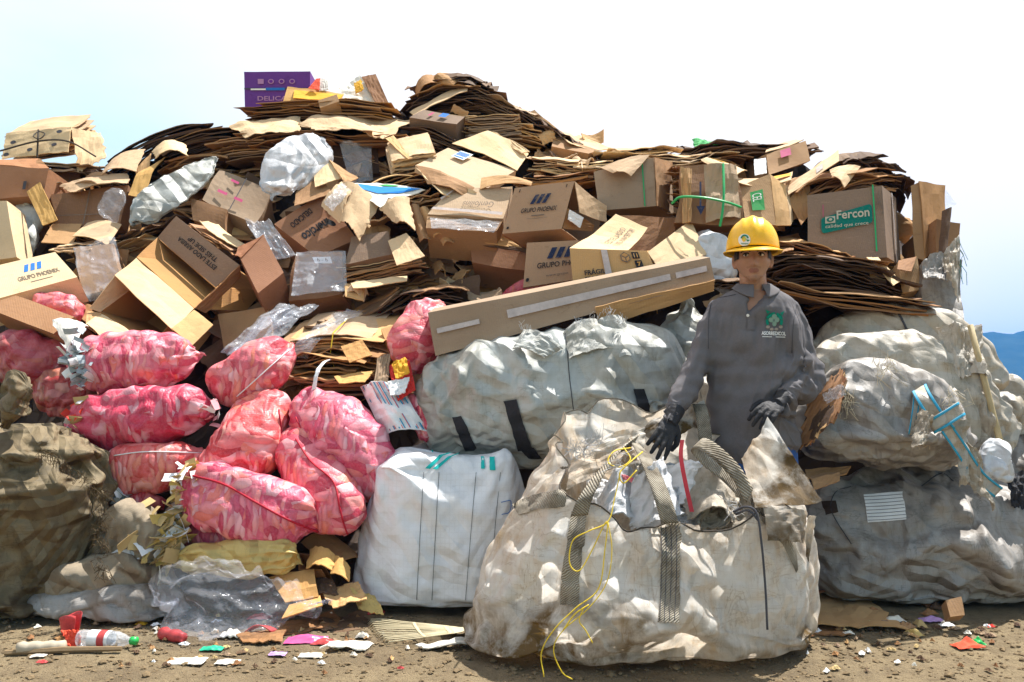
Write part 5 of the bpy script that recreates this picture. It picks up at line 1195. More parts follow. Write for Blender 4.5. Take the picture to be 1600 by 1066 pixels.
for q, lab, mt in [([(500, 925, 3.6), (560, 905, 3.65), (572, 935, 3.5), (520, 948, 3.45)], 'tan torn sheet at the lower left corner of the white big bag', K), ([(545, 915, 3.62), (585, 930, 3.6), (600, 958, 3.5), (560, 950, 3.5)], 'yellow-green plastic scrap under the white big bag', MT['sackyellow']), ([(470, 898, 3.68), (520, 905, 3.65), (530, 930, 3.56), (480, 930, 3.56)], 'dark sheet in the shade under the torn brown box', DKM)]:
    sheet(lab, q, mt, wr=.015, jag=.02)

# white big bag with teal stripes
def wpost(p, s, th):
    if s > .80:
        k = smoothstep(.80, 1, s); p = p + Vector((0, 0, .035 * k * math.sin(p.x * 14 + 1.2) - .03 * k + .02 * k * math.sin(p.y * 17 + p.x * 5)))
    return p
o = sack('clean white big bag with teal stripes standing on the ground', [(697, 932, 3.97, 112), (697, 925, 3.97, 121), (697, 880, 3.97, 121), (699, 800, 3.97, 113), (703, 745, 3.97, 107), (706, 722, 3.97, 102), (708, 694, 3.97, 94)], MT['fibc'], ratio=.86, n=5, crease=.012, lump=.014, wr=.004, ends=(.06, .14), name='big_bag', cat='big bag', res=(72, 84), cloth=0.035, floor=0.002, post=wpost, wfreq=9)
for q in ([((718, 708), (722, 707)), ((700, 714), (706, 714)), ((676, 733), (683, 734))], [((700, 708), (706, 708)), ((686, 712), (692, 713)), ((664, 732), (672, 733))]): drape(o, q, MT['tealstripe'], 'stripe', 3, 16, .004)
for q in ([((752, 714), (757, 714)), ((752, 733), (758, 733))], [((765, 714), (773, 714)), ((766, 735), (774, 735))]): drape(o, q, MT['tealstripe'], 'stripe', 3, 10, .004)
for x0, x1 in ((662, 650), (686, 674), (744, 726), (782, 762)): cordon(o, [(x0, 738), (x0 * .6 + x1 * .4, 820), (x1, 955)], 0.0011, MT['thread'])
cordon(o, [(783, 785), (798, 783), (796, 800), (784, 804)], .0016, MT['blue_ink'])
cordon(o, [(664, 686), (672, 696), (676, 706)], .004, MT['tealstripe'])

# grey bale behind it
o = sack('huge grey woven bale lying on its side with black straps', [(652, 600, 4.12, 16), (685, 610, 4.1, 60), (755, 616, 4.08, 88), (850, 613, 4.06, 98), (950, 596, 4.06, 94), (1015, 585, 4.08, 84), (1054, 600, 4.1, 26)], MT['sackgrey'], ratio=.85, n=2.7, crease=.03, lump=.03, wr=.005, gather=(.008, .015), ends=(.2, .2), name='grey_bale', cat='bale', res=(90, 84), cloth=0.12, wfreq=9)
for q in ([((787, 627), (808, 624)), ((798, 665), (818, 662)), ((810, 704), (832, 700))], [((708, 652), (722, 650)), ((716, 678), (734, 676)), ((728, 704), (746, 702))], [((989, 608), (1006, 607)), ((996, 636), (1014, 634)), ((1000, 668), (1020, 666))], [((812, 700), (834, 698)), ((826, 716), (846, 716))]):
    drape(o, q, MT['blackweb'], 'strap', 4, 14, .006)
cordon(o, [(882, 515), (886, 545), (890, 590), (896, 640)], .002, MT['thread'])
tuft = M(); rs = random.Random(3)
for (x, y) in ((818, 512), (905, 505), (925, 498), (948, 488), (972, 500)):
    for i in range(16):
        p = P(x + rs.gauss(0, 5), y + rs.gauss(2, 3), 3.88); tuft.tube([p, p + Vector((rs.gauss(0, .01), rs.gauss(-.005, .006), rs.uniform(.005, .03)))], .0012, 3)
tag(mk('frayed_edge', tuft, MT['sackwhite'], o), kind='stuff')
for q in ([(818, 514, 3.9), (880, 545, 3.84), (850, 560, 3.8), (800, 545, 3.82)], [(880, 520, 3.92), (930, 498, 3.95), (960, 545, 3.84), (890, 560, 3.8)], [(930, 500, 3.95), (976, 500, 3.95), (1020, 560, 3.88), (960, 560, 3.82)]):
    sheet(None, q, MT['sackgrey'], name='loose_flap', parent=o, wr=.012, bend=.03, jag=.01, nu=20, nv=16)
sack('slack grey sack in shade behind the man\'s right arm', [(1068, 478, 4.25, 22), (1076, 530, 4.2, 46), (1084, 610, 4.15, 52), (1086, 690, 4.1, 42)], MT['sackgrey'], ratio=.7, crease=.05, lump=.04, name='sack', res=(50, 48), cloth=0.18)
sack('tan sack end showing between the man\'s right arm and body', [(1072, 640, 3.98, 20), (1090, 615, 3.95, 30), (1112, 625, 3.95, 30), (1128, 650, 3.98, 14)], MT['sackpale'], ratio=.7, crease=.05, lump=.03, name='sack', res=(40, 40), cloth=0.18)

# right-hand bales
o = sack('low grimy bale at the right, stitched with a white striped patch', [(1246, 862, 4.06, 44), (1280, 852, 4.05, 88), (1400, 848, 4.05, 100), (1520, 854, 4.05, 98), (1600, 868, 4.05, 80), (1650, 880, 4.05, 30)], MT['sacktan'], ratio=1.05, n=3, crease=.035, lump=.035, wr=.008, ends=(.25, .25), name='grimy_bale', cat='bale', res=(92, 84), cloth=0.13, floor=0.004, wfreq=8)
pt = drape(o, [(1349, 774), (1410, 769), (1417, 812), (1356, 817)], MT['paper'], 'patch', 8, 8, .006)
pl = MT['patchline'] = plain('patch_line', (.10, .11, .15), .8)
for i in range(8):
    y = 776 + i * 5.3; cordon(o, [(1350 + i * .9, y), (1380 + i * .9, y - 1.5), (1410 + i * .9, y - 4)], .0012, pl, 'stitching', .012, pt)
cordon(o, [(1440, 760), (1470, 740), (1490, 752)], .003, MT['thread'])
cordon(o, [(1330, 760), (1305, 770), (1300, 800), (1330, 850)], .002, MT['thread'])
drape(o, [(1284, 784), (1306, 783), (1310, 800), (1290, 806)], MT['deep'], 'hole_shade', 5, 5, .004)  # dark patch laid on the bale as the shade inside an opening
b1 = sack('grey sack on the low bale, its open mouth stuffed with folded cardboard', [(1252, 694, 3.86, 18), (1285, 668, 3.82, 58), (1345, 644, 3.8, 86), (1415, 652, 3.8, 82), (1468, 692, 3.85, 48), (1505, 718, 3.9, 12)], MT['sacktan'], ratio=.8, n=2.5, crease=.03, lump=.03, wr=.006, gather=(.0, .02), ends=(.2, .3), name='sack', res=(84, 76), cloth=0.14, wfreq=10)
for i in range(6):
    sheet(None, [(1262 + i * 3, 612 + i * 2, 3.62 + i * .012), (1318 + i * 2, 576 + i * 5, 3.68), (1312 - i * 2, 640 + i * 4, 3.56), (1250 + i * 4, 702 - i * 2, 3.55)], [BR, DKM, K, OR, DKM, BR][i], name='folded_cardboard', parent=b1, bend=.04, jag=.04, wr=.012)
sheet('torn shiny wrapper and thread tuft at the open mouth of the grey sack', [(1288, 612, 3.52), (1312, 602, 3.54), (1322, 616, 3.5), (1296, 626, 3.5)], MT['film'], wr=.03, jag=.06, name='wrapper', cat='wrapper')
b2 = sack('pale rumpled sack behind the open mouthed one, tied with blue edged bands', [(1286, 596, 4.2, 30), (1330, 578, 4.16, 58), (1420, 594, 4.12, 74), (1490, 632, 4.1, 72), (1536, 690, 4.05, 48), (1562, 744, 4.02, 12)], MT['sackpale'], ratio=.6, n=2.4, crease=.045, lump=.03, wr=.006, gather=(.01, .03), ends=(.25, .3), name='sack', res=(80, 72), cloth=0.2, wfreq=10)
def band(path, w, lab=None, par=None):
    pts = [A((p[0], p[1], p[2] - .13)) for p in path]; d = (pts[-1] - pts[0]); wd = d.cross(Vector((0, -1, 0))).normalized()
    m = M(); m.ribbon(pts, w, wd, .002); ob = mk('band', m, MT['sackpale'], par, smooth=True)
    for sg in (-1, 1):
        m = M(); m.ribbon([p + wd * sg * w * .40 + Vector((0, -.003, 0)) for p in pts], w * .16, wd, .002); mk('band_edge', m, MT['bluestripe'], par, smooth=True)
band([(1428, 586, 3.86), (1440, 615, 3.72), (1462, 650, 3.68), (1480, 672, 3.68)], .075, par=b2)
band([(1454, 668, 3.66), (1476, 655, 3.64), (1503, 638, 3.68)], .065, par=b2)
band([(1478, 668, 3.68), (1500, 700, 3.7), (1530, 745, 3.75), (1560, 770, 3.82)], .06, par=b2)
band([(1424, 680, 3.68), (1430, 640, 3.7), (1432, 616, 3.74)], .03, par=b2)
for q in ([(1488, 650, 3.62), (1515, 665, 3.66), (1520, 755, 3.62), (1500, 760, 3.57)], [(1434, 640, 3.57), (1455, 660, 3.55), (1440, 700, 3.50), (1420, 702, 3.50)], [(1500, 690, 3.62), (1530, 720, 3.66), (1545, 800, 3.60), (1520, 770, 3.58)]):
    sheet(None, q, MT['sackpale'], name='torn_tail', parent=b2, wr=.025, bend=.03, jag=.04, nu=12, nv=20)
tuft = M(); rs = random.Random(8)
for (x, y, n) in ((1440, 664, 40), (1318, 622, 22), (1488, 628, 26), (1386, 566, 20)):
    for i in range(n):
        p = P(x + rs.gauss(0, 9), y + rs.gauss(0, 9), 3.62 + .0015 * (1500 - x) * 0); tuft.tube([p, p + Vector((rs.gauss(0, .02), -.01, rs.gauss(-.02, .02))), p + Vector((rs.gauss(0, .03), -.01, rs.gauss(-.05, .02)))], .0013, 3)
tag(mk('frayed_thread', tuft, MT['paletwine'], b2), kind='stuff')
o = sack('topmost pale sack with a dark seam under the sagging bundle at right', [(1268, 530, 4.5, 18), (1340, 524, 4.45, 40), (1440, 535, 4.4, 54), (1508, 575, 4.35, 52), (1545, 630, 4.3, 24)], MT['sackpale'], ratio=.9, n=2.5, crease=.03, lump=.03, gather=(0, .015), name='sack', res=(70, 60), cloth=0.14)
cordon(o, [(1398, 478), (1412, 505), (1432, 550)], .006, MT['thread'])
for q, lab in (([(1462, 512, 4.12), (1506, 520, 4.12), (1516, 590, 4.0), (1490, 595, 4.0)], 'sunlit torn sack flap hanging left of the wooden pole'), ([(1500, 516, 4.1), (1530, 512, 4.15), (1532, 600, 4.0), (1512, 586, 4.0)], 'ochre torn sack flap behind the wooden pole'), ([(1504, 590, 4.05), (1540, 600, 4.05), (1552, 700, 3.95), (1520, 690, 3.95)], 'pale torn sack flap below, beside the wooden pole')):
    sheet(lab, q, MT['sackpale'], wr=.035, bend=.05, jag=.03, nu=16, nv=22, name='sack_flap', cat='sack')
m = M(); m.tube([A((1516, 508, 4.02)), A((1532, 570, 3.98)), A((1552, 650, 3.92)), A((1572, 726, 3.86))], [.014, .014, .015, .016], 10)
o = mk('wooden_pole', m, plain('weathered_wood', (.42, .33, .18), .7, scale=25), smooth=True); tag(o, 'thin wooden pole leaning at the right edge', 'pole')
sack('white plastic bag hanging at the foot of the wooden pole', [(1546, 684, 3.84, 12), (1556, 706, 3.82, 24), (1560, 735, 3.8, 24), (1556, 752, 3.8, 8)], MT['sackwhite'], ratio=.6, crease=.05, lump=.02, name='plastic_bag', cat='plastic bag', res=(36, 34), cloth=0.2)
sheet('black plastic scrap at the right edge below the white bag', [(1566, 742, 3.84), (1610, 738, 3.84), (1612, 800, 3.78), (1582, 790, 3.76)], MT['blackweb'], wr=.03, jag=.03, name='plastic_scrap', cat='plastic scrap')
sack('far tan bale behind the wooden pole at the right edge', [(1528, 626, 4.9, 14), (1562, 632, 4.9, 42), (1610, 648, 4.9, 48), (1660, 655, 4.9, 20)], MT['sackpale'], ratio=1, n=3, crease=.04, lump=.04, name='bale', cat='bale', res=(44, 40), cloth=0.15)
sack('dim bale under the far tan bale at the right edge', [(1540, 735, 4.8, 30), (1580, 740, 4.8, 56), (1650, 745, 4.8, 50)], MT['sacktan'], ratio=1, n=3, crease=.04, lump=.04, name='bale', cat='bale', res=(44, 40), cloth=0.15)
sheet('folded tan cardboard squeezed between the low bale and the grey sack', [(1262, 744, 3.66), (1310, 736, 3.68), (1312, 752, 3.6), (1272, 766, 3.58)], K, fold=[('v', .5, .02)], wr=.006)
sheet('darker cardboard edge above the squeezed tan one', [(1258, 732, 3.7), (1330, 728, 3.72), (1322, 740, 3.64), (1262, 746, 3.62)], BR, wr=.008)
carton('reddish box in shade behind the man\'s left elbow', [(1270, 545, 4.25), (1312, 540, 4.25), (1310, 600, 4.2), (1272, 606, 4.2)], .2, BR, dent=.01)

# ================================================================ THE FRONT SACK
FS = tag(empty('open_sack', (0.48, 3.27, 0)), 'large stained white woven sack standing open at the man\'s feet', 'sack')
RIMZ = [(0, .66), (35, .74), (70, .86), (100, .93), (130, .88), (165, .76), (190, .70), (225, .60), (250, .50), (270, .485), (300, .50), (330, .54), (360, .66)]
def fs_pt(u, v):
    th = 2 * math.pi * u; deg = math.degrees(th) % 360
    rz = interp(RIMZ, deg)
    n = 2.9; ct, st = math.cos(th), math.sin(th); k = (abs(ct) ** n + abs(st) ** n) ** (-1 / n)
    w = interp([(0, .72), (.05, .86), (.14, .985), (.3, 1.0), (.5, .985), (.7, .94), (.85, .87), (1, .80)], v)
    wl = interp([(0, .70), (.05, .87), (.12, .985), (.25, 1.0), (.45, .93), (.7, .76), (1, .58)], v) if ct < 0 else interp([(0, .78), (.06, .92), (.15, 1), (.5, 1.0), (.8, .96), (1, .86)], v)
    wf = interp([(0, .86), (.06, .95), (.18, 1.0), (.35, .96), (.55, 1.0), (.8, .94), (1, .84)], v) if st < 0 else interp([(0, .9), (.3, 1.0), (1, .95)], v)
    cx = lerp(.465, .55, v)
    x = cx + .622 * ct * k * (wl * abs(ct) + w * (1 - abs(ct))) if True else 0
    y = 3.27 + .335 * st * k * wf
    z = rz * (v ** .92)
    p = Vector((x, y, z)); nn = Vector((ct, st, .15)).normalized()
    h = .03 * fbm(p + Vector((5, 0, 0)), 3.0, 3)
    zz = z / .5
    h += -.035 * math.exp(-((z - .20 + .05 * math.sin(x * 5)) / .035) ** 2) * smoothstep(.95, .2, x) * (1 if st < 0.2 else 0)
    h += .0
    
    if deg > 330 or deg < 60: h += .02 * math.sin(x * 10 + z * 34 + 2 * fbm(p, 4, 2)) * smoothstep(.25, .6, z)
    if 150 < deg < 235: h += .018 * math.sin(z * 40 + x * 12) * smoothstep(.3, .6, z)
    e = 1 - abs(v - 1) / .12
    if e > 0: p.z += e * (.018 * math.sin(th * 11) + .03 * noise.noise(Vector((ct * 6, st * 6, 1)))); h += e * .02 * math.sin(th * 17)
    p = p + nn * h * min(1, v * 8 + .25)
    if p.z < .003: p.z = .003
    return p
fm = M(); NU, NVv = 150, 62
pts = [[fs_pt(i / NU, j / NVv) for i in range(NU)] for j in range(NVv + 1)]
vs_ = [p for r_ in pts for p in r_]
fs_q = [(j * NU + i, j * NU + (i + 1) % NU, (j + 1) * NU + (i + 1) % NU, (j + 1) * NU + i) for j in range(NVv) for i in range(NU)] + [tuple(reversed(range(NU)))]
fs_ = fs_q
vs_ = clothify(vs_, fs_, .095, frames=18, grav=.45, floor=0.0, pins=[(NVv * NU + i, 1.0) for i in range(NU)] + [((NVv - 1) * NU + i, .5) for i in range(NU)], gap=.014, bend=.08)
for i_, p_ in enumerate(vs_):
    d_ = (p_ - Vector((.48, 3.27, p_.z))).normalized(); q_ = p_ + d_ * (.12 * crumple(p_, 1.3, 4.0)); vs_[i_] = q_ if q_.z > 0 else p_
fm.add(vs_, fs_, [(i / NU * 6, j / NVv * 1.4) for j in range(NVv + 1) for i in range(NU)])
bag = mk('bag', fm, MT['sackfront'], FS, smooth=True); sb_ = bag.modifiers.new('smooth', 'SUBSURF'); sb_.levels = 0; sb_.render_levels = 1
def rim(deg, lift=0.0): return fs_pt(deg / 360.0, 1.0) + Vector((0, 0, lift))
m = M(); m.tube([rim(d, .002) for d in range(205, 345, 3)], .0032, 6); mk('rim_cord', m, MT['twine'], FS, smooth=True)
m = M(); m.tube([rim(d, .002) for d in range(-15, 206, 3)], .003, 6); mk('rim_hem', m, MT['webbing'], FS, smooth=True)
WB = MT['webbing']
drape(bag, [((893, 800), (917, 802)), ((886, 850), (912, 852)), ((879, 900), (905, 902)), ((876, 946), (903, 947))], WB, 'strap', 6, 30, .006, parent=FS)
drape(bag, [((1030, 812), (1063, 812)), ((1033, 870), (1064, 870)), ((1031, 930), (1063, 930)), ((1028, 973), (1060, 973))], WB, 'strap', 6, 30, .006, parent=FS)
drape(bag, [((1166, 772), (1186, 764)), ((1188, 815), (1210, 800)), ((1225, 855), (1240, 842)), ((1243, 895), (1246, 890))], WB, 'strap', 6, 24, .006, parent=FS)
drape(bag, [((800, 788), (812, 806)), ((835, 774), (842, 796)), ((884, 764), (884, 792))], WB, 'strap', 6, 20, .006, parent=FS)
for x in (1033, 1040, 1048, 1056): cordon(bag, [(x, 814), (x + 1, 880), (x - 2, 970)], .0012, MT['thread'], 'stitching', .010, FS)
m = M(); m.ribbon([A((905, 806, 2.985)), A((916, 775, 2.98)), A((938, 738, 3.05)), A((965, 706, 3.2)), A((992, 688, 3.36))], .062, [(1, 0, .1), (.9, .1, .5), (.6, .2, .8)], .004); mk('handle', m, WB, FS, smooth=True)
m = M(); m.ribbon([A((1047, 818, 2.97)), A((1036, 780, 2.985)), A((1022, 742, 3.06)), A((1006, 710, 3.2)), A((992, 690, 3.36))], .062, [(1, 0, 0), (.95, .1, -.2), (.8, .3, -.5)], .004); mk('handle', m, WB, FS, smooth=True)
m = M(); m.ribbon([A((1172, 775, 3.02)), A((1150, 738, 3.02)), A((1118, 706, 3.06)), A((1094, 692, 3.12)), A((1086, 700, 3.2)), A((1104, 722, 3.22)), A((1135, 745, 3.2)), A((1162, 772, 3.14))], .055, [(.5, .2, .8), (.6, .3, .7), (.7, .6, .3), (.5, .4, .8)], .004); mk('handle', m, WB, FS, smooth=True)
m = M(); m.ribbon([A((1092, 632, 3.50)), A((1098, 655, 3.46)), A((1102, 690, 3.44)), A((1100, 730, 3.42))], .055, (1, 0, 0), .004); mk('strap', m, WB, FS, smooth=True)
# torn corner flap held by the man's left hand, turned outward
sheet(None, [(1158, 716, 3.18), (1200, 652, 3.26), (1284, 782, 3.02), (1180, 792, 2.98)], MT['sackfront'], name='corner_flap', parent=FS, wr=.012, bend=-.03, jag=.008, nu=34, nv=28, fold=[('u', .45, .03)], thick=.002)
sheet(None, [(1190, 790, 3.0), (1262, 800, 3.05), (1256, 850, 3.0), (1200, 845, 2.96)], MT['sackfront'], name='side_fold', parent=FS, wr=.012, bend=.03, jag=.01, nu=20, nv=16, thick=.002)
sheet(None, [(1262, 806, 3.05), (1273, 806, 3.06), (1266, 880, 3.05), (1260, 868, 3.04)], MT['sackfront'], name='torn_strip', parent=FS, wr=.01, jag=.02, thick=.002)
# gathered left corner up to the right hand
sheet(None, [(900, 700, 3.25), (1010, 668, 3.46), (1006, 716, 3.36), (880, 770, 3.10)], MT['sackfront'], name='gathered_corner', parent=FS, wr=.02, bend=.03, jag=.01, nu=30, nv=20, thick=.002)
sheet(None, [(1000, 672, 3.47), (1100, 628, 3.56), (1104, 664, 3.50), (1030, 702, 3.40)], MT['sackfront'], name='gathered_edge', parent=FS, wr=.02, bend=.02, jag=.02, nu=24, nv=14, thick=.002)
# yellow cord, black cord, red ribbon
def cord(path, r, mat, name):
    m = M(); m.tube(crom([A(p) for p in path], 7), r, 6); return mk(name, m, mat, FS, smooth=True)
YC = MT['yellowcord']
cord([(985, 700, 3.1), (960, 705, 3.05), (950, 722, 3.02), (968, 730, 3.0), (985, 718, 3.02), (975, 700, 3.06)], 0.0025, YC, 'yellow_cord')
cord([(1004, 706, 3.1), (985, 722, 3.0), (968, 740, 2.98), (975, 755, 2.98), (995, 735, 3.0)], 0.0025, YC, 'yellow_cord')
cord([(970, 735, 2.98), (960, 780, 2.94), (950, 815, 2.9), (920, 830, 2.88), (895, 845, 2.88), (890, 880, 2.87), (905, 892, 2.86), (925, 860, 2.88), (948, 815, 2.89), (945, 860, 2.87), (935, 920, 2.85), (900, 950, 2.83), (865, 985, 2.82), (846, 1020, 2.84), (850, 1058, 2.82)], 0.0022, YC, 'yellow_cord')
cord([(950, 816, 2.9), (956, 860, 2.87), (948, 910, 2.85), (920, 950, 2.83), (880, 985, 2.82), (865, 1015, 2.82), (878, 1050, 2.82), (895, 1062, 2.82)], 0.002, YC, 'yellow_cord')
cord([(912, 950, 2.83), (905, 970, 2.82), (915, 985, 2.82), (926, 1005, 2.82)], 0.002, YC, 'yellow_cord')
cord([(880, 985, 2.82), (898, 960, 2.825), (920, 945, 2.83)], 0.0025, YC, 'yellow_cord')
cord([(1146, 800, 2.95), (1165, 792, 2.90), (1182, 802, 2.88), (1190, 850, 2.87), (1196, 920, 2.87), (1199, 984, 2.86)], .0042, MT['thread'], 'black_cord')
cord([(1150, 803, 2.95), (1170, 798, 2.89), (1186, 815, 2.875)], .004, MT['thread'], 'black_cord')
m = M(); m.ribbon([A((1066, 688, 3.3)), A((1064, 715, 3.22)), A((1072, 760, 3.15)), A((1081, 800, 3.12))], .016, (1, 0, 0), .002); mk('red_ribbon', m, plain('red_ribbon', (.55, .04, .05), .5), FS)
tuft = M(); rs = random.Random(12)
for (x, y, d, n) in ((905, 703, 3.2, 34), (925, 692, 3.25, 22), (1146, 795, 2.96, 16), (965, 722, 3.0, 14)):
    for i in range(n):
        p = P(x + rs.gauss(0, 9), y + rs.gauss(0, 7), d); tuft.tube([p, p + Vector((rs.gauss(0, .015), -.005, rs.gauss(.01, .015))), p + Vector((rs.gauss(0, .03), -.008, rs.gauss(.015, .025)))], .0011, 3)
tag(mk('frayed_thread', tuft, MT['sackwhite'], FS), kind='stuff')
for lab, q, mt in (('white crumpled sheet standing inside the open sack', [(986, 752, 3.14), (1036, 716, 3.2), (1066, 806, 3.1), (984, 830, 3.06)], MT['sackwhite']), ('second white sheet leaning inside the open sack', [(935, 775, 3.2), (990, 740, 3.28), (1000, 822, 3.1), (930, 822, 3.1)], MT['sackwhite']), ('pale crumpled sheet at the back inside the open sack', [(1070, 735, 3.36), (1150, 750, 3.36), (1150, 815, 3.12), (1070, 815, 3.12)], MT['sackpale'])):
    sheet(lab, q, mt, wr=.03, bend=.04, jag=.02, nu=22, nv=22, fold=[('u', .4, .05)], name='crumpled_sheet', cat='plastic sheet')
rs = random.Random(19)
for i in range(12):
    px, py = rs.uniform(930, 1140), rs.uniform(752, 800); d = 3.12 + (800 - py) * .004 + rs.uniform(0, .1); w = rs.uniform(22, 42); hh = rs.uniform(20, 40); sk = rs.gauss(0, 14)
    o = sheet('pale crumpled scrap heaped in the mouth of the open sack', [(px - w + sk, py - hh, d + .05), (px + w + sk, py - hh * rs.uniform(.5, 1.2), d + .06), (px + w, py + hh, d - .03), (px - w, py + hh * .8, d - .03)], [MT['sackwhite'], MT['sackpale'], MT['paper'], MT['fibc']][i % 4], wr=.025, bend=rs.gauss(0, .04), jag=.015, fold=[('u', rs.uniform(.3, .7), rs.gauss(0, .04))], nu=16, nv=16, name='crumpled_scrap', cat='plastic sheet', group='pale scraps heaped inside the open sack')
sheet('pink paper scrap among the white sheets inside the open sack', [(970, 740, 3.15), (1000, 752, 3.14), (1004, 760, 3.12), (975, 748, 3.14)], PK, wr=.01, name='paper_scrap', cat='paper')
# ================================================================ THE MAN
def remesh(m, vox, smooth=4, fac=0.5):
    me = bpy.data.meshes.new('tmp'); me.from_pydata(m.v, [], m.f); me.validate()
    bm = bmesh.new(); bm.from_mesh(me); bmesh.ops.recalc_face_normals(bm, faces=bm.faces); bm.to_mesh(me); bm.free()
    o = bpy.data.objects.new('tmp', me); COL.objects.link(o)
    r = o.modifiers.new('r', 'REMESH'); r.mode = 'VOXEL'; r.voxel_size = vox
    if smooth:
        s = o.modifiers.new('s', 'SMOOTH'); s.iterations = smooth; s.factor = fac
    bpy.context.view_layer.update()
    e = bpy.data.meshes.new_from_object(o.evaluated_get(bpy.context.evaluated_depsgraph_get()))
    out = M(); out.add([v.co.copy() for v in e.vertices], [tuple(p.vertices) for p in e.polygons]); out.n = [v.normal.copy() for v in e.vertices]
    out.uv = [(v.x * 2, v.z * 2) for v in out.v]
    bpy.data.objects.remove(o); bpy.data.meshes.remove(me); bpy.data.meshes.remove(e)
    return out
def ball(m, c, r, n=14, q=None):
    c = Vector(c); r = Vector(r) if not isinstance(r, (int, float)) else Vector((r, r, r))
    vs_ = []; fs = []
    for i in range(1, n):
        for j in range(n * 2):
            a = math.pi * i / n; b = math.pi * j / n
            v = Vector((r.x * math.sin(a) * math.cos(b), r.y * math.sin(a) * math.sin(b), r.z * math.cos(a)))
            vs_.append(c + (q @ v if q else v))
    for i in range(n - 2):
        for j in range(n * 2): fs.append((i * 2 * n + j, i * 2 * n + (j + 1) % (2 * n), (i + 1) * 2 * n + (j + 1) % (2 * n), (i + 1) * 2 * n + j))
    fs.append(tuple(reversed(range(2 * n)))); fs.append(tuple(range((n - 2) * 2 * n, (n - 1) * 2 * n)))
    m.add(vs_, fs)
def rings(m, rs, n=40, ex=2.3):
    """rs: (centre, half width x, half depth y)"""
    vs_ = []; 
    for c, hx, hy in rs:
        for j in range(n):
            a = 2 * math.pi * j / n; ct, st = math.cos(a), math.sin(a); k = (abs(ct) ** ex + abs(st) ** ex) ** (-1 / ex)
            vs_.append(Vector(c) + Vector((hx * ct * k, hy * st * k, 0)))
    fs = [(i * n + j, i * n + (j + 1) % n, (i + 1) * n + (j + 1) % n, (i + 1) * n + j) for i in range(len(rs) - 1) for j in range(n)]
    fs += [tuple(reversed(range(n))), tuple(range((len(rs) - 1) * n, len(rs) * n))]
    m.add(vs_, fs)
DM = 3.62
def S(px, py, d=DM): return P(px, py, d)
def rad(px, d=DM): return px * d / FPX
# --- skeleton
RS, RE, RW = S(1122, 484, 3.62), S(1080, 585, 3.53), S(1051, 652, 3.41)
LS, LE, LW = S(1236, 484, 3.62), S(1264, 580, 3.60), S(1219, 628, 3.42)
HC = S(1176, 404, 3.58)          # head centre
YAW = Quaternion((0, 0, 1), R(-13)) @ Quaternion((1, 0, 0), R(-2))
def HL(x, y, z): return HC + YAW @ Vector((x, -y, z))   # head frame: x right in view, y forward, z up
g = lambda x, s: math.exp(-(x / s) ** 2)
def head_pt(dx, dy, dz):
    w = .0735 * (1 - .33 * smoothstep(.15, 1.0, -dz)) * (1 - .05 * smoothstep(.4, 1, dz))
    x = w * dx; z = .117 * dz
    if dz < -.55 and dy < .3: z = max(z, -.085)
    fwd = dy if dy < 0 else dy ** .86
    y = (.100 if dy < 0 else .088) * fwd
    if dy < 0 and dz < 0: y *= 1 - .35 * smoothstep(0, .8, -dz)
    if dz < -.6 and dy > 0: y += .012 * smoothstep(.55, .95, -dz)
    if dy > 0:
        k = smoothstep(0, .35, dy); ax = abs(x)
        y += k * .0245 * g(x, .0095) * smoothstep(.012, -.036, z) * smoothstep(-.052, -.043, z)
        y += k * .008 * g(ax - .012, .006) * g(z + .040, .007)
        y += k * .006 * g(z - .022, .009) * g(ax - .028, .022)
        y -= k * .013 * g(ax - .030, .014) * g(z - .004, .011)
        y += k * .005 * g(ax - .046, .016) * g(z + .022, .018)
        y += k * .0075 * g(z + .060, .0045) * g(x, .020) + k * .008 * g(z + .0705, .0050) * g(x, .017)
        y -= k * .004 * g(z + .0655, .0022) * g(x, .022)
        y -= k * .004 * g(z + .081, .006) * g(x, .022)
        y += k * .010 * g(z + .101, .014) * g(x, .022)
        y -= k * .004 * g(ax - .040, .012) * g(z + .062, .018)
    return x, y, z
bm_ = M(); n1, n2 = 110, 160; vs_ = []
for i in range(1, n1):
    for j in range(n2):
        a = math.pi * i / n1; b = 2 * math.pi * j / n2
        vs_.append(HL(*head_pt(math.sin(a) * math.cos(b), math.sin(a) * math.sin(b), math.cos(a))))
fs = [(i * n2 + j, i * n2 + (j + 1) % n2, (i + 1) * n2 + (j + 1) % n2, (i + 1) * n2 + j) for i in range(n1 - 2) for j in range(n2)]
fs += [tuple(reversed(range(n2))), tuple(range((n1 - 2) * n2, (n1 - 1) * n2))]
bm_.add(vs_, fs)
for s_ in (-1, 1):
    ball(bm_, HL(s_ * .077, -.012, -.012), (.008, .019, .031), 10, YAW @ Quaternion((0, 0, 1), R(s_ * 25)))
    ball(bm_, HL(s_ * .075, -.004, -.036), (.006, .009, .010), 8, YAW)
bm_.tube([HL(0, -.025, -.03), HL(0, -.022, -.085), S(1178, 452, 3.62), S(1179, 474, 3.63), S(1179, 490, 3.63)], [.058, .056, .058, .066, .08], 28)
TOR = [(452, 1178, 30, .062), (462, 1179, 50, .082), (474, 1179, 62, .098), (492, 1179, 66, .108), (520, 1176, 60, .108), (560, 1173, 54, .102), (600, 1173, 52, .100), (640, 1175, 54, .105), (690, 1180, 62, .112), (726, 1180, 60, .115), (740, 1180, 54, .105)]
rings(bm_, [(S(cx, y), rad(hw) * .86, hd * .86) for y, cx, hw, hd in TOR])
bm_.tube([S(1150, 474), RS, RS.lerp(RE, .5), RE, RE.lerp(RW, .4), RW], [.034, .033, .028, .024, .026, .024], 20)
bm_.tube([S(1208, 474), LS, LS.lerp(LE, .5), LE, LE.lerp(LW, .4), LW], [.034, .033, .028, .024, .026, .024], 20)
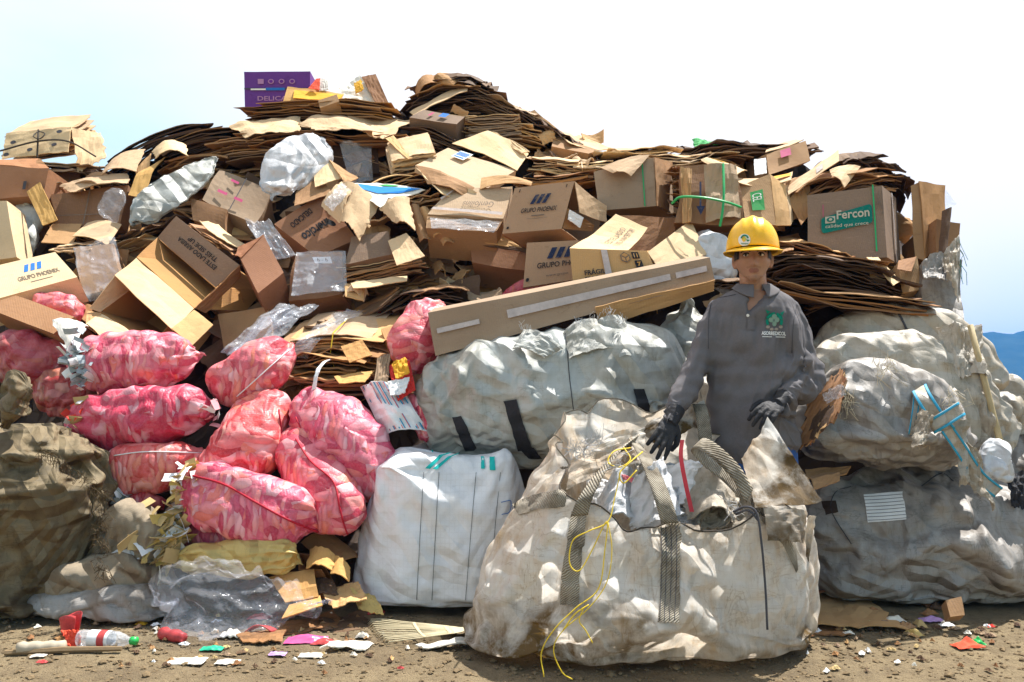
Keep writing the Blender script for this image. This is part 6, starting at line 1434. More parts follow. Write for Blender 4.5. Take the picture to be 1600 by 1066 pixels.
HIPS = ((1162, 1150), (1198, 1212))
for hx, fx in HIPS:
    h0 = S(hx, 728); kx = P(fx, 840, 3.70); an = Vector((P(fx, 960, 3.62).x, 3.76, .09))
    kx.z = .47
    bm_.tube([h0, h0.lerp(kx, .5), kx, kx.lerp(an, .4), an], [.085, .078, .056, .055, .036], 20)
    bm_.tube([an + Vector((0, .03, -.03)), an + Vector((0, -.06, -.055)), an + Vector((0, -.14, -.062))], [.036, .036, .028], 16)
# hands: wrist, knuckles, finger joints
def hand_shape(m, wrist, palm_dir, side, normal, curls, k=1.0, rr=1.0, thumb=1, lens=(.9, 1.0, .95, .78)):
    """palm_dir: wrist to knuckles; side: toward the little finger; normal: back of the hand"""
    d = palm_dir.normalized(); s_ = side.normalized(); nn = normal.normalized()
    q = Matrix((s_, nn, d)).transposed().to_quaternion()
    ball(m, wrist + d * .050, (.040 * rr, .0155 * rr, .052), 12, q)
    ball(m, wrist + d * .018, (.031 * rr, .019 * rr, .034), 12, q)
    for i in range(4):
        kn = wrist + d * (.088 - .006 * abs(i - 1)) + s_ * (-.031 + .0205 * i)
        ang = R(curls[i]); L = .042 * lens[i]; a = d; p = [wrist + d * .05 + s_ * (-.022 + .015 * i), kn]
        sp = s_ * (.10 * (i - 1.5))
        for j, f in enumerate((.35, .8, 1.25)):
            v = (d + sp) * math.cos(ang * f) - nn * math.sin(ang * f)
            p.append(p[-1] + v.normalized() * L * (1, .75, .6)[j])
        m.tube(p, [.0115 * rr, .0112 * rr, .0100 * rr, .0094 * rr, .0075 * rr], 12)
        ball(m, p[-1], .0078 * rr, 8)
    if thumb:
        b0 = wrist + d * .022 - s_ * .024; t1 = b0 - s_ * .030 + d * .026 - nn * .012; t2 = t1 - s_ * .010 + d * .030 - nn * .014; t3 = t2 + d * .024 - nn * .010 + s_ * .004
        m.tube([b0, t1, t2, t3], [.016 * rr, .0135 * rr, .0115 * rr, .0085 * rr], 12); ball(m, t3, .0088 * rr, 8)
RH = dict(wrist=S(1050, 655, 3.405), palm_dir=S(1034, 690, 3.345) - S(1050, 655, 3.405), side=Vector((-.95, -.15, .28)), normal=Vector((-.1, -.93, .35)), curls=(20, 16, 22, 32))
LH = dict(wrist=S(1217, 630, 3.415), palm_dir=S(1190, 648, 3.31) - S(1217, 630, 3.415), side=Vector((.30, -.75, -.55)), normal=Vector((.0, -.55, .85)), curls=(52, 58, 62, 66))
def ortho(h):
    d = h['palm_dir'].normalized(); s_ = (h['side'] - d * h['side'].dot(d)).normalized(); n_ = d.cross(s_)
    if n_.dot(h['normal']) < 0: n_ = -n_
    h['side'] = s_; h['normal'] = n_
ortho(RH); ortho(LH)
hand_shape(bm_, **RH, rr=.86); hand_shape(bm_, **LH, rr=.86)
body = remesh(bm_, .0042, 3, .4)
# ------------ materials
t = NT('skin'); c = t.coord(); f = t.noise(c, 40, 4, .6); f2 = t.noise(c, 9, 3)
a = t.mix(t.rng(f, .3, .7), (.35, .185, .112), (.41, .225, .14)); a = t.mix(t.rng(f2, .45, .7, 0, .35), a, (.38, .17, .11))
MT['skin'] = t.done(t.bsdf(a, .5, t.bump(f, .12, .004), .4, Subsurface_Weight=.12, Subsurface_Scale=.012))
MT['lip'] = plain('lips', (.27, .115, .085), .45); MT['stub'] = plain('stubble_skin', (.30, .162, .10), .6, scale=80)
MT['hair'] = plain('black_hair', (.012, .010, .009), .5, scale=60, bump=.6)
man = tag(empty('person', Vector((S(1180, 900, 3.64).x, 3.62, 0))), 'man in yellow hard hat, grey long-sleeved polo and black gloves behind the open sack', 'person')
bo = mk('body', body, [MT['skin'], MT['lip'], MT['stub']], man, smooth=True)
inv = YAW.inverted()
off = wloc(bo)
for p in bo.data.polygons:
    l = inv @ (p.center + off - HC); x, y, z = l.x, -l.y, l.z
    if y > .05 and abs(x) < .022 - abs(z + .065) * .8 and -.0735 < z < -.0565: p.material_index = 1
    elif y > .02 and -.125 < z < -.047 and abs(x) < .06 and not (abs(x) < .012 and z > -.05): p.material_index = 2 if (abs(x) < .03 and -.056 < z < -.046) or (abs(x) < .03 and z < -.085) else 0
# eyes, brows, hair
EW = plain('eye_white', (.70, .66, .63), .25, spec=.5); EI = plain('dark_iris', (.02, .012, .008), .15, spec=.6)
for s_ in (-1, 1):
    m = M(); ball(m, HL(s_ * .030, .0695, .0015), (.0125, .011, .0062), 12, YAW); e = mk('eye', m, EW, man, smooth=True)
    m = M(); ball(m, HL(s_ * .030 - .002, .0778, .0015), (.0058, .0035, .0058), 10, YAW); mk('iris', m, EI, e, smooth=True)
    m = M()
    pts = [HL(s_ * q, w_, z_) for q, w_, z_ in ((.013, .088, .016), (.022, .0875, .0205), (.034, .083, .022), (.045, .0745, .0185), (.052, .067, .013))]
    m.tube(crom(pts, 4), [lerp(.0052, .0026, i / 16) for i in range(17)], 6); mk('eyebrow', m, MT['hair'], man, smooth=True)
    m = M()
    pts = [HL(s_ * q, w_ + .001, z_) for q, w_, z_ in ((.017, .0765, .0045), (.024, .080, .0085), (.032, .0795, .0092), (.040, .0755, .0065), (.044, .071, .002))]
    m.tube(crom(pts, 4), .0022, 5); mk('eyelid', m, MT['hair'], man, smooth=True)
m = M(); hv = []
def hair_fn(u, v):
    b = R(-205 + 230 * u) if False else 2 * math.pi * u; a = math.pi * (.02 + .62 * v)
    dx, dy, dz = math.sin(a) * math.cos(b), math.sin(a) * math.sin(b), math.cos(a)
    if dy > -.05:
        lim = .30 if abs(dx) < .80 else -.10
        dz2 = max(dz, lim); 
        if dz2 != dz:
            r = math.sqrt(max(0, 1 - dz2 * dz2)); q = math.hypot(dx, dy) or 1; dx, dy, dz = dx / q * r, dy / q * r, dz2
    x, y, z = head_pt(dx, dy, dz)
    return HL(x * 1.045 + .0008 * math.sin(u * 160), y * 1.04, z * 1.03)
m.grid(hair_fn, 90, 40); mk('hair', m, MT['hair'], man, smooth=True)
# ------------ shirt
sm = M()
rings(sm, [(S(cx, y), rad(hw + 5), hd + .013) for y, cx, hw, hd in [(449, 1178, 26, .060), (457, 1179, 42, .074), (467, 1179, 58, .094), (492, 1179, 66, .112), (520, 1176, 63, .118), (560, 1173, 58, .114), (600, 1173, 57, .112), (640, 1175, 58, .118), (680, 1178, 62, .126), (700, 1180, 64, .130)]])
def sleeve(a, b, c, r):
    ab = a.lerp(b, .5); bc = b.lerp(c, .5)
    sm.tube([a.lerp(S(1179, 480), .55), a, a.lerp(b, .28), ab, a.lerp(b, .8), b, b.lerp(c, .25), bc, b.lerp(c, .8), c], r, 26)
sleeve(RS, RE, RW, [.048, .060, .060, .055, .051, .050, .049, .046, .043, .042])
sleeve(LS, LE, LW, [.048, .060, .060, .056, .054, .056, .054, .049, .044, .042])
sh = remesh(sm, .0115, 10, .5)
sh.v = clothify(sh.v, sh.f, .11, frames=15, gap=.012, bend=.06, grav=.5)
_t = bpy.data.meshes.new('tmp'); _t.from_pydata(sh.v, [], sh.f); _t.update(); sh.n = [v.normal.copy() for v in _t.vertices]; bpy.data.meshes.remove(_t)
def seglen(p, a, b):
    t = max(0, min(1, (p - a).dot(b - a) / (b - a).length_squared)); q = a.lerp(b, t); return t, (p - q).length
NB = S(1172, 492, 3.50)
for i, p in enumerate(sh.v):
    nrm = sh.n[i]; h = 0
    for a, b, c in ((RS, RE, RW), (LS, LE, LW)):
        t1, d1 = seglen(p, a, b); t2, d2 = seglen(p, b, c)
        if min(d1, d2) < .085:
            s_ = t1 if d1 < d2 else 1 + t2
            q = p - a
            am = .35 + 1.3 * g(s_ - 1.0, .35) + .9 * g(s_ - 1.95, .3) + .3 * g(s_, .3)
            h += .3 * am * .0042 * math.sin(s_ * 24 + 3.2 * noise.noise(p * 9) + 10 * (q.x - q.y)) + am * .0045 * (ridge(p * 1.0 + Vector((3, 1, 2)), 9, 2) - .75)
    h += .005 * fbm(p + Vector((2, 7, 1)), 5, 3)
    arm = max(g((p - S(1118, 545, 3.56)).length, .10), g((p - S(1238, 550, 3.56)).length, .11), .7 * g((p - S(1180, 660, 3.5)).length, .16))
    h += .15 * crumple(p, 1.6, 5.0) * smoothstep(S(0, 452).z, S(0, 520).z, p.z)
    q = p + nrm * h
    # neckline: the cloth opens in a V
    zt, zb = S(1178, 452, 3.52).z, NB.z
    if q.z > zb and q.y < 3.62 and abs(q.x - lerp(NB.x, S(1177, 452).x, (q.z - zb) / (zt - zb))) < .046 * (q.z - zb) / (zt - zb): q.y += .030 * smoothstep(0, .25, (q.z - zb) / (zt - zb)) + .006
    sh.v[i] = q
t = NT('grey_polo'); c = t.coord(seed=False); f = t.noise(c, 5, 5, .6); f2 = t.noise(c, 120, 3, .7); f3 = t.noise(c, 18, 4, .65)
a = t.mix(t.rng(f, .35, .7), (.118, .110, .116), (.150, .140, .146)); a = t.mix(t.rng(f2, .35, .7, 0, .35), a, (.18, .17, .175))
shirt = mk('shirt', sh, None or MT['skin'], man, smooth=True); sb_ = shirt.modifiers.new('smooth', 'SUBSURF'); sb_.levels = 0; sb_.render_levels = 2
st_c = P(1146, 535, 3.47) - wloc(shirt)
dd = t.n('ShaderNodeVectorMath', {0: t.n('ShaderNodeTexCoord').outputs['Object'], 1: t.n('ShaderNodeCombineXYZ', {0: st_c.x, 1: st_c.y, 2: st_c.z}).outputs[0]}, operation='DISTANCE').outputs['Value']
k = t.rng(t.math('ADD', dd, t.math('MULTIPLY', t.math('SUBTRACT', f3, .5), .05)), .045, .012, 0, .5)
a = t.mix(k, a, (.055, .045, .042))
k2 = t.rng(t.math('ADD', t.math('MULTIPLY', f, .6), t.math('MULTIPLY', f3, .5)), .58, .75, 0, .4)
a = t.mix(k2, a, (.13, .11, .10))
MT['polo'] = t.done(t.bsdf(a, .88, t.bump(t.math('ADD', t.math('MULTIPLY', f3, .6), t.math('MULTIPLY', f2, .12)), .10, .006), .15))
shirt.data.materials[0] = MT['polo']
# collar
NC = S(1178, 452, 3.615)
def collar(u, v):
    th = R(-90 + 14 + (360 - 28) * u); fr = max(0, -math.sin(th))
    r = lerp(.063, .066, min(1, v * 2.5)) if v < .4 else lerp(.066, .092 + .022 * fr, (v - .4) / .6)
    zt = .026 - .010 * fr; z = lerp(-.012, zt, v / .4) if v < .4 else lerp(zt, .002 - .052 * fr ** 2.2, (v - .4) / .6)
    sp = 1 + .10 * fr * v
    return NC + Vector((math.cos(th) * r * 1.04 * sp, math.sin(th) * r * .95, z + .016 * max(0, math.sin(th))))
m = M(); m.grid(lambda u, v: collar(1 - u, v), 60, 14, .003); mk('collar', m, MT['polo'], shirt, smooth=True)
drape(shirt, [((1167, 490), (1179, 490)), ((1167, 516), (1179, 516))], MT['polo'], 'placket', 5, 10, .004)
def drape_poly(o, polys, mat, name='print', lift=.003, parent=None):
    tr = bvh(o); o0 = Vector((0, 0, CAMH)); m = M()
    for pl in polys:
        if isinstance(pl, tuple): vs_, fs_ = pl
        else: vs_, fs_ = pl, [tuple(range(len(pl)))]
        out = []
        for x, y in vs_:
            d = ray(x, y).normalized(); h = tr.ray_cast(o0, d); out.append((h[0] if h[0] else o0 + d * 3.5) - d * lift)
        m.add(out, fs_)
    return mk(name, m, mat, parent or o)
def circ(x, y, rx, ry=None, n=18, a0=0, a1=360): return [(x + rx * math.cos(R(a0 + (a1 - a0) * i / n)), y + (ry or rx) * math.sin(R(a0 + (a1 - a0) * i / n))) for i in range(n + (a1 - a0 != 360))]
def arc(x, y, r0, r1, a0, a1, n=10): return circ(x, y, r1, None, n, a0, a1) + list(reversed(circ(x, y, r0, None, n, a0, a1)))
for pth in ([(1112, 467), (1107, 500), (1107, 545)], [(1247, 468), (1240, 505), (1237, 552)], [(1150, 460), (1130, 464), (1112, 468)]): cordon(shirt, pth, .0014, MT['thread'], 'seam', .005)
drape_poly(shirt, [circ(1168.5, 493, 2.4)], MT['white_ink'], 'button', .006)
LG = plain('pale_green_print', (.20, .30, .22), .8); DG = plain('green_print', (.0, .19, .12), .8); BG = plain('beige_print', (.30, .25, .20), .8)
drape_poly(shirt, [arc(1210, 502, 8.5, 14, 200, 275), arc(1210, 502, 8.5, 14, 285, 345), arc(1210, 502, 9, 13.5, 150, 195), arc(1210, 502, 9, 13.5, -12, 30), [(1199, 491), (1196, 484), (1204, 487)], [(1219, 489), (1226, 486), (1222, 494)]], DG, 'emblem', .007)
drape_poly(shirt, [circ(1205, 500, 4), circ(1214, 500, 4), circ(1210, 495, 4), circ(1210, 506, 3.5, 4)], LG, 'emblem', .008)
drape_poly(shirt, [circ(1200, 511, 3.2, 2.4), circ(1206, 514.5, 3.2, 2.2), circ(1213, 514.5, 3.2, 2.2), circ(1220, 511, 3.2, 2.4)], BG, 'emblem', .008)
v_, f_ = text2d('ASORREDICOL', .025)
drape_poly(shirt, [([(1190 + x * 38, 517.5 + y * 6 + x * 1.0) for x, y in v_], f_)], MT['white_ink'], 'lettering', .007)
drape_poly(shirt, [[(1191, 525.6), (1227, 526.4), (1227, 527.4), (1191, 526.6)]], MT['white_ink'], 'underline', .007)
# ------------ trousers, boots, gloves
tm = M()
rings(tm, [(S(1181, y), rad(hw), hd) for y, hw, hd in [(684, 58, .118), (705, 62, .124), (735, 63, .125), (752, 58, .11)]])
for hx, fx in HIPS:
    h0 = S(hx, 735); kx = P(fx, 840, 3.70); kx.z = .47; an = Vector((P(fx, 960, 3.62).x, 3.76, .09))
    tm.tube([h0, h0.lerp(kx, .5), kx, kx.lerp(an, .5), an + Vector((0, 0, .02))], [.097, .09, .073, .066, .062], 24)
tr_ = remesh(tm, .008, 4)
for i, p in enumerate(tr_.v): tr_.v[i] = p + tr_.n[i] * .006 * (ridge(p, 8, 2) - .7)
mk('trousers', tr_, plain('blue_jeans', (.03, .09, .28), .8, scale=60, bump=.4), man, smooth=True)
BT = plain('black_boot', (.02, .018, .016), .5)
for hx, fx in HIPS:
    an = Vector((P(fx, 960, 3.62).x, 3.76, .09)); m = M()
    m.tube([an + Vector((0, .01, .06)), an + Vector((0, .01, -.01)), an + Vector((0, -.01, -.04))], [.058, .054, .05], 18)
    ball(m, an + Vector((0, -.07, -.050)), (.048, .125, .045), 14); bt = remesh(m, .006, 4)
    for i, p in enumerate(bt.v):
        if p.z < .008: bt.v[i].z = .008
    mk('boot', bt, BT, man, smooth=True)
t = NT('black_glove'); c = t.coord(); f = t.noise(c, 70, 4, .7); f2 = t.noise(c, 14, 4)
MT['glove'] = t.done(t.bsdf(t.mix(t.rng(f2, .4, .7), (.016, .016, .020), (.045, .042, .040)), .65, t.bump(t.math('ADD', f, t.math('MULTIPLY', f2, 2)), .5, .005), .3))
for h, el in ((RH, RE), (LH, LE)):
    m = M(); hand_shape(m, **h, rr=1.06)
    w = h['wrist']; dirw = (el - w).normalized()
    m.tube([w + h['palm_dir'].normalized() * .03, w, w + dirw * .03, w + dirw * .055], [.030, .031, .036, .038], 22)
    gm_ = remesh(m, .0032, 3, .4)
    for i, p in enumerate(gm_.v): gm_.v[i] = p + gm_.n[i] * .0012 * fbm(p, 60, 2)
    mk('glove', gm_, MT['glove'], man, smooth=True)
# ------------ hard hat
HAT = tag(empty('hard_hat', HL(0, .0, .055)), None); del_ = None
HAT.parent = man; HAT.location = HL(0, 0, .055) - wloc(man)
t = NT('yellow_plastic'); c = t.coord(); f = t.noise(c, 25, 5, .7); f2 = t.noise(c, 6, 3)
a = t.mix(t.rng(f, .5, .75, 0, .5), (.86, .47, .003), (.62, .33, .01)); a = t.mix(t.rng(f2, .5, .7, 0, .25), a, (.80, .40, .01))
MT['hat'] = t.done(t.bsdf(a, t.rng(f, .3, .7, .22, .42), t.bump(f2, .04, .01), .5))
HA, HB, HZ = .1085, .135, .142
def hat_fn(u, v):
    b = 2 * math.pi * u; a = v * math.pi / 2
    s_, c_ = math.sin(a) ** .86, math.cos(a) ** .92
    x, y, z = HA * s_ * math.cos(b), HB * s_ * math.sin(b), HZ * c_
    rdg = .007 * g(x, .014) * smoothstep(1.0, .65, v) + .004 * (g(abs(x) - .040, .008)) * smoothstep(.95, .6, v) * (1 if abs(y) < .13 else .6)
    l = Vector((x, y, z)).length
    return HL(x * (1 + rdg / l), y * (1 + rdg / l) + .004, .031 + z * (1 + rdg / l))
m = M(); m.grid(hat_fn, 80, 36, -.003); shell_ = mk('shell', m, MT['hat'], HAT, smooth=True)
def brim(u, v):
    b = 2 * math.pi * u; f = max(0, math.sin(b))
    ext = .013 + .034 * f ** 1.6
    r0 = .996
    x = (HA * r0 + ext * v * (.9 + .1 * abs(math.cos(b)))) * math.cos(b); y = (HB * r0 + ext * v) * math.sin(b) + .004
    z = .033 - (.004 + .018 * f ** 1.5) * v - .003 * v * v - .006 * f
    return HL(x, y, z)
m = M(); m.grid(lambda u, v: brim(u, v), 90, 8, .0035); m.tube([brim(i / 60, 1.0) for i in range(61)], .0028, 6, cap=False); mk('brim', m, MT['hat'], HAT, smooth=True)
drape_poly(shell_, [circ(1163, 375, 9.6, 9.6)], MT['white_ink'], 'sticker', .003, HAT)
drape_poly(shell_, [arc(1163.5, 373, 4, 6.4, 185, 355), [(1166, 374), (1172, 375), (1168, 378)]], DG, 'sticker_print', .0045, HAT)
drape_poly(shell_, [circ(1163.5, 373.5, 2.6)], plain('sticker_yellow', (.55, .50, .05), .6), 'sticker_print', .0045, HAT)
drape_poly(shell_, [[(1157, 379.5), (1170, 380), (1168.5, 382), (1158.5, 381.5)]], LG, 'sticker_print', .0045, HAT)
# ================================================================ LITTER ON THE GROUND
random.seed(21)
def G(px, py, z=0.0):
    r = ray(px, py); o0 = Vector((0, 0, CAMH)); t = (z - CAMH) / r.z; p = o0 + r * t
    p.z = z + gz(p.x, p.y); return p
def scrap(label, quad, mat, lift=.012, wr=.02, jag=.02, bend=.0, name='scrap', cat='scrap', **k):
    cc = [G(x, y, lift + (h[0] if h else 0)) for x, y, *h in quad]
    return sheet(label, cc, mat, wr=wr, jag=jag, bend=bend, name=name, cat=cat, nu=12, nv=10, **k)
CLR = MT['clearplastic'] = film('clear_bottle_plastic', alpha=.6, rough=.1, scale=14, white=.3)
GRN = plain('green_plastic', (.02, .40, .08), .35, spec=.5); MAG = plain('magenta_plastic', (.62, .10, .28), .35, spec=.5); TEAL = plain('green_film', (.02, .38, .22), .4)
LIL = plain('lilac_paper', (.45, .28, .55), .6); DP = MT['dirtypaper'] = plain('dirty_paper', (.56, .52, .45), .8, var=.35, scale=25); FOAM = plain('foam', (.75, .70, .60), .7); WOODM = plain('muddy_wood', (.22, .15, .08), .8, scale=30)
PINKP = plain('pink_red_plastic', (.50, .06, .06), .45, var=.35, scale=30)
m = M(); a, b = G(28, 1016, .022), G(102, 1012, .022)
m.tube([a.lerp(b, i / 10) + Vector((0, 0, .003 * math.sin(i * 2.1))) for i in range(11)], [.021, .023, .022, .0235, .022, .023, .022, .0225, .023, .022, .021], 18); tag(mk('paper_tube', m, plain('dirty_grey_tube', (.42, .36, .27), .7, scale=20), smooth=True), 'dirty grey-white paper tube lying on the ground at the left', 'tube')
m = M(); a, b = G(8, 1022, .012), G(190, 1017, .015); m.tube([a, a.lerp(b, .5) + Vector((0, 0, .004)), b], [.010, .012, .009], 6); tag(mk('wooden_stick', m, WOODM), 'muddy wooden stick with a yellow tip beside the grey tube', 'stick')
m = M(); c0 = G(112, 985, .03)
m.grid(lambda u, v: c0 + Vector((math.cos(u * 5.6) * (.030 + .012 * v), math.sin(u * 5.6) * (.026 + .01 * v) - .01, -.03 + .075 * v + .012 * math.sin(u * 9) * v)), 24, 6, .0015); tag(mk('paper_cup', m, PINKP, smooth=True), 'torn red paper cup standing beside the mud-caked sack', 'cup')
scrap('orange-red torn piece of plastic in front of the red cup', [(100, 992, .02), (124, 990, .04), (124, 1008), (104, 1010)], MT['red'])
# bottle
bt = tag(empty('plastic_bottle', G(165, 1000)), 'clear plastic bottle with red and white label and green cap', 'bottle')
a, b = G(122, 1000, .03), G(212, 1004, .028); dv = (b - a)
def al(t): return a + dv * t
m = M(); m.tube([al(t) for t in (.0, .03, .1, .2, .45, .62, .70, .80, .87, .93)], [.020, .030, .032, .031, .031, .032, .030, .022, .014, .012], 20); mk('body', m, CLR, bt, smooth=True)
m = M(); m.tube([al(t) for t in (.22, .4, .58)], [.0325, .0325, .033], 20, cap=False); mk('label', m, MT['paper'], bt, smooth=True)
m = M(); m.tube([al(.40), al(.52)], .0338, 20, cap=False); mk('label_band', m, PINKP, bt, smooth=True)
m = M(); m.tube([al(.92), al(1.02)], .015, 14); mk('cap', m, GRN, bt, smooth=True)
# crushed can, cup, rest
m = M(); a, b = G(252, 990, .025), G(288, 996, .022); m.tube([a.lerp(b, i / 6) for i in range(7)], [.022, .027, .018, .024, .026, .020, .018], 14); tag(mk('drink_can', m, PINKP, smooth=True), 'crushed red drink can left of the clear plastic bag', 'can')
m = M(); c0 = G(362, 996, .0)
m.grid(lambda u, v: c0 + Vector(((u - .5) * .085, -.03 + .06 * v, .012 + .022 * math.sin(u * 3.1) * math.sin(v * 3.1) + .004 * math.sin(u * 20))), 14, 10, .003); tag(mk('foam_tray', m, FOAM, smooth=True), 'small white foam tray upside down in front of the clear bag', 'tray')
m = M()
c0 = G(405, 985, .02)
m.grid(lambda u, v: c0 + Vector(((u - .5) * .11 + .02 * v, -.02 + .03 * v, .006 + .03 * math.sin(u * 3.14) * (1 - v * .4))), 14, 8, .004); tag(mk('rubber_scrap', m, PINKP, smooth=True), 'curled red and grey rubber scrap below the cardboard strip', 'scrap')
def wrap(px, py, wpx, mat, label, h=.03, name='wrapper', cat='wrapper', ang=0):
    c0 = G(px, py, .004); w = wpx * c0.y / FPX; sd = random.random() * 50
    m = M()
    def fn(u, v):
        x = (u - .5) * w; y = (v - .5) * w * .55
        return c0 + Vector((x * math.cos(ang) - y * math.sin(ang), x * math.sin(ang) + y * math.cos(ang), .004 + h * (math.sin(u * 3.1) * math.sin(v * 3.1)) * (.7 + .6 * noise.noise(Vector((u * 3, v * 3, sd)))) + .004 * noise.noise(Vector((u * 5, v * 5, sd)))))
    m.grid(fn, 16, 10, .0015); return tag(mk(name, m, mat, smooth=False), label, cat)
wrap(478, 998, 62, MAG, 'magenta and white wrapper lying on the dirt below the torn cardboard')
wrap(508, 1002, 40, PINKP, 'red-brown wrapper end beside the magenta wrapper', .02)
wrap(566, 994, 20, DP, 'little white box lid left of the fan rake', .025)
wrap(332, 1014, 34, TEAL, 'green film scrap on the dirt below the clear plastic bag', .01, 'plastic_scrap', 'plastic scrap')
wrap(220, 978, 18, MT['yellow'], 'small yellow scrap behind the bottle', .015, 'scrap', 'scrap')
wrap(434, 1021, 26, LIL, 'lilac and white scrap on the dirt at lower middle left', .012, 'scrap', 'scrap')
wrap(1512, 1010, 44, MT['red'], 'red and green folded packet on the dirt at the lower right', .035, 'packet', 'packet', .2)
wrap(1528, 1006, 22, GRN, 'green end of the folded packet at the lower right', .038, 'packet', 'packet', .1)
wrap(1362, 956, 26, MT['orange'], 'dry brown leaf on the ground cardboard at right', .02, 'dry_leaf', 'leaf')
wrap(1456, 970, 34, LIL, 'lilac wrapper at the foot of the low bale', .02)
wrap(1548, 976, 12, MT['red'], 'tiny red bottle cap under the low bale', .012, 'bottle_cap', 'cap')
wrap(1480, 978, 22, MT['paper'], 'small white scrap near the lilac wrapper', .012, 'scrap', 'scrap')
wrap(1326, 990, 16, FOAM, 'pale crumb of paper on the dirt right of the open sack', .012, 'paper_scrap', 'paper')
wrap(405, 968, 34, PINKP, 'red plastic bits under the tan cardboard strip', .02, 'plastic_scrap', 'plastic scrap')
wrap(588, 958, 26, PINKP, 'dark red scrap at the lower left corner of the white bag', .03, 'scrap', 'scrap')
wrap(60, 1030, 22, DP, 'white scrap in front of the grey tube', .008, 'scrap', 'scrap')
wrap(292, 1036, 56, DP, 'long white curled strip on the dirt at lower left', .008, 'paper_strip', 'paper')
wrap(356, 1034, 36, DP, 'small white folded card right of the long strip', .012, 'paper_scrap', 'paper')
wrap(488, 1022, 40, DP, 'thin white strip right of the lilac scrap', .008, 'paper_strip', 'paper')
wrap(66, 1040, 16, PINKP, 'tiny pinkish crumb at the lower left', .01, 'scrap', 'scrap')
wrap(626, 1044, 10, PINKP, 'tiny pink crumb on bare dirt at lower centre left', .006, 'scrap', 'scrap')
wrap(200, 868, 1, MT['paper'], 'x', .01) if False else None
for q, lab, mt in [([(168, 866, 3.62), (200, 852, 3.64), (206, 872, 3.58), (176, 876, 3.56)], 'white and pink paper fold on the flattened sack', MT['paper']), ([(198, 860, 3.62), (224, 858, 3.62), (216, 872, 3.58), (204, 874, 3.58)], 'second white paper fold on the flattened sack', MT['paper']), ([(224, 866, 3.58), (234, 864, 3.58), (228, 880, 3.54), (220, 881, 3.54)], 'yellow-green strip sticking out of the tan papers', MT['sackyellow'])]:
    sheet(lab, q, mt, wr=.01, name='paper_scrap', cat='paper')
for i, (q, lab, mt) in enumerate([([(430, 975), (520, 955), (540, 975), (440, 990)], 'flattened brown cardboard in the mud below the clear bag', BR), ([(500, 965), (590, 950), (600, 972), (530, 985)], 'crushed brown layers at the foot of the white big bag', DKM), ([(365, 990), (450, 982), (440, 998), (380, 1002)], 'muddy cardboard strip right of the foam tray', BR), ([(520, 1002), (585, 1000), (570, 1010), (500, 1012)], 'flat cream strip under the magenta wrapper', FOAM), ([(650, 1003), (755, 994), (760, 1003), (660, 1010)], 'flat white torn board under the fan rake', DP)]):
    scrap(lab, q, mt, lift=.006 + .004 * i, wr=.015, jag=.03, name='cardboard_scrap', cat='cardboard')
# fan rake head
FRM = plain('beige_plastic', (.55, .47, .30), .5)
fr = tag(empty('fan_rake', G(665, 985)), 'beige plastic fan rake head lying flat before the white big bag', 'rake')
hub = G(752, 978, .02)
arcp = lambda k, f: G(lerp(752, 574 + 30 * (1 - k) ** 1.5, f), lerp(979, lerp(1003, 966, k), f), .014 + .02 * math.sin(f * 3.1))
for i in range(14):
    k = i / 13; m = M(); m.tube([arcp(k, f) for f in (.28, .5, .7, .88, .97)] + [arcp(k, 1.0) + Vector((0, 0, -.012))], .0026, 5); mk('tine', m, FRM, fr, smooth=True)
for f0, f1 in ((.30, .34), (.58, .61)):
    m = M(); m.grid(lambda u, v: arcp(u, lerp(f0, f1, v)) + Vector((0, 0, .003)), 24, 2, .003); mk('cross_band', m, FRM, fr, smooth=True)
m = M(); m.grid(lambda u, v: arcp(u, lerp(.02, .30, v)) + Vector((0, 0, .001)), 20, 8, .003); mk('fan_plate', m, FRM, fr, smooth=True)
# cardboard on the ground at right
scrap('large flattened cardboard lying on the dirt right of the open sack', [(1240, 925), (1345, 925), (1415, 985), (1240, 978)], K, lift=.014, wr=.012, jag=.03)
scrap('second flattened board under the large one, muddy along its front edge', [(1240, 962), (1330, 975), (1330, 992), (1245, 990)], BR, lift=.006, wr=.01, jag=.03)
scrap('pinkish board in shade between the open sack and the low bale', [(1240, 885), (1300, 900), (1340, 930), (1240, 932)], MT['orange'], lift=.03, wr=.02)
carton('small crushed carton at the foot of the low bale', [(1476, 938, 3.42), (1500, 932, 3.42), (1506, 962, 3.38), (1484, 964, 3.38)], .07, K, dent=.012)
for i, (x, y, w) in enumerate([(1398, 972, 30), (1416, 982, 34), (1438, 978, 28), (1428, 992, 26), (1384, 978, 24), (1452, 960, 26), (1462, 948, 30), (1446, 944, 26)]):
    wrap(x, y, w, [FOAM, K, TAN, MT['sackyellow'], GRY, BR, MT['dark'], BR][i], ['pale torn paper in the litter by the low bale', 'tan torn board in the litter by the low bale', 'tan paper curl in the litter by the low bale', 'yellowish curl at the front of the litter by the low bale', 'grey scrap at the left of the litter by the low bale', 'brown scrap at the back of the litter by the low bale', 'dark scrap against the low bale\'s foot', 'brown torn piece against the low bale\'s foot'][i], .03, 'scrap', 'scrap', i * .7)
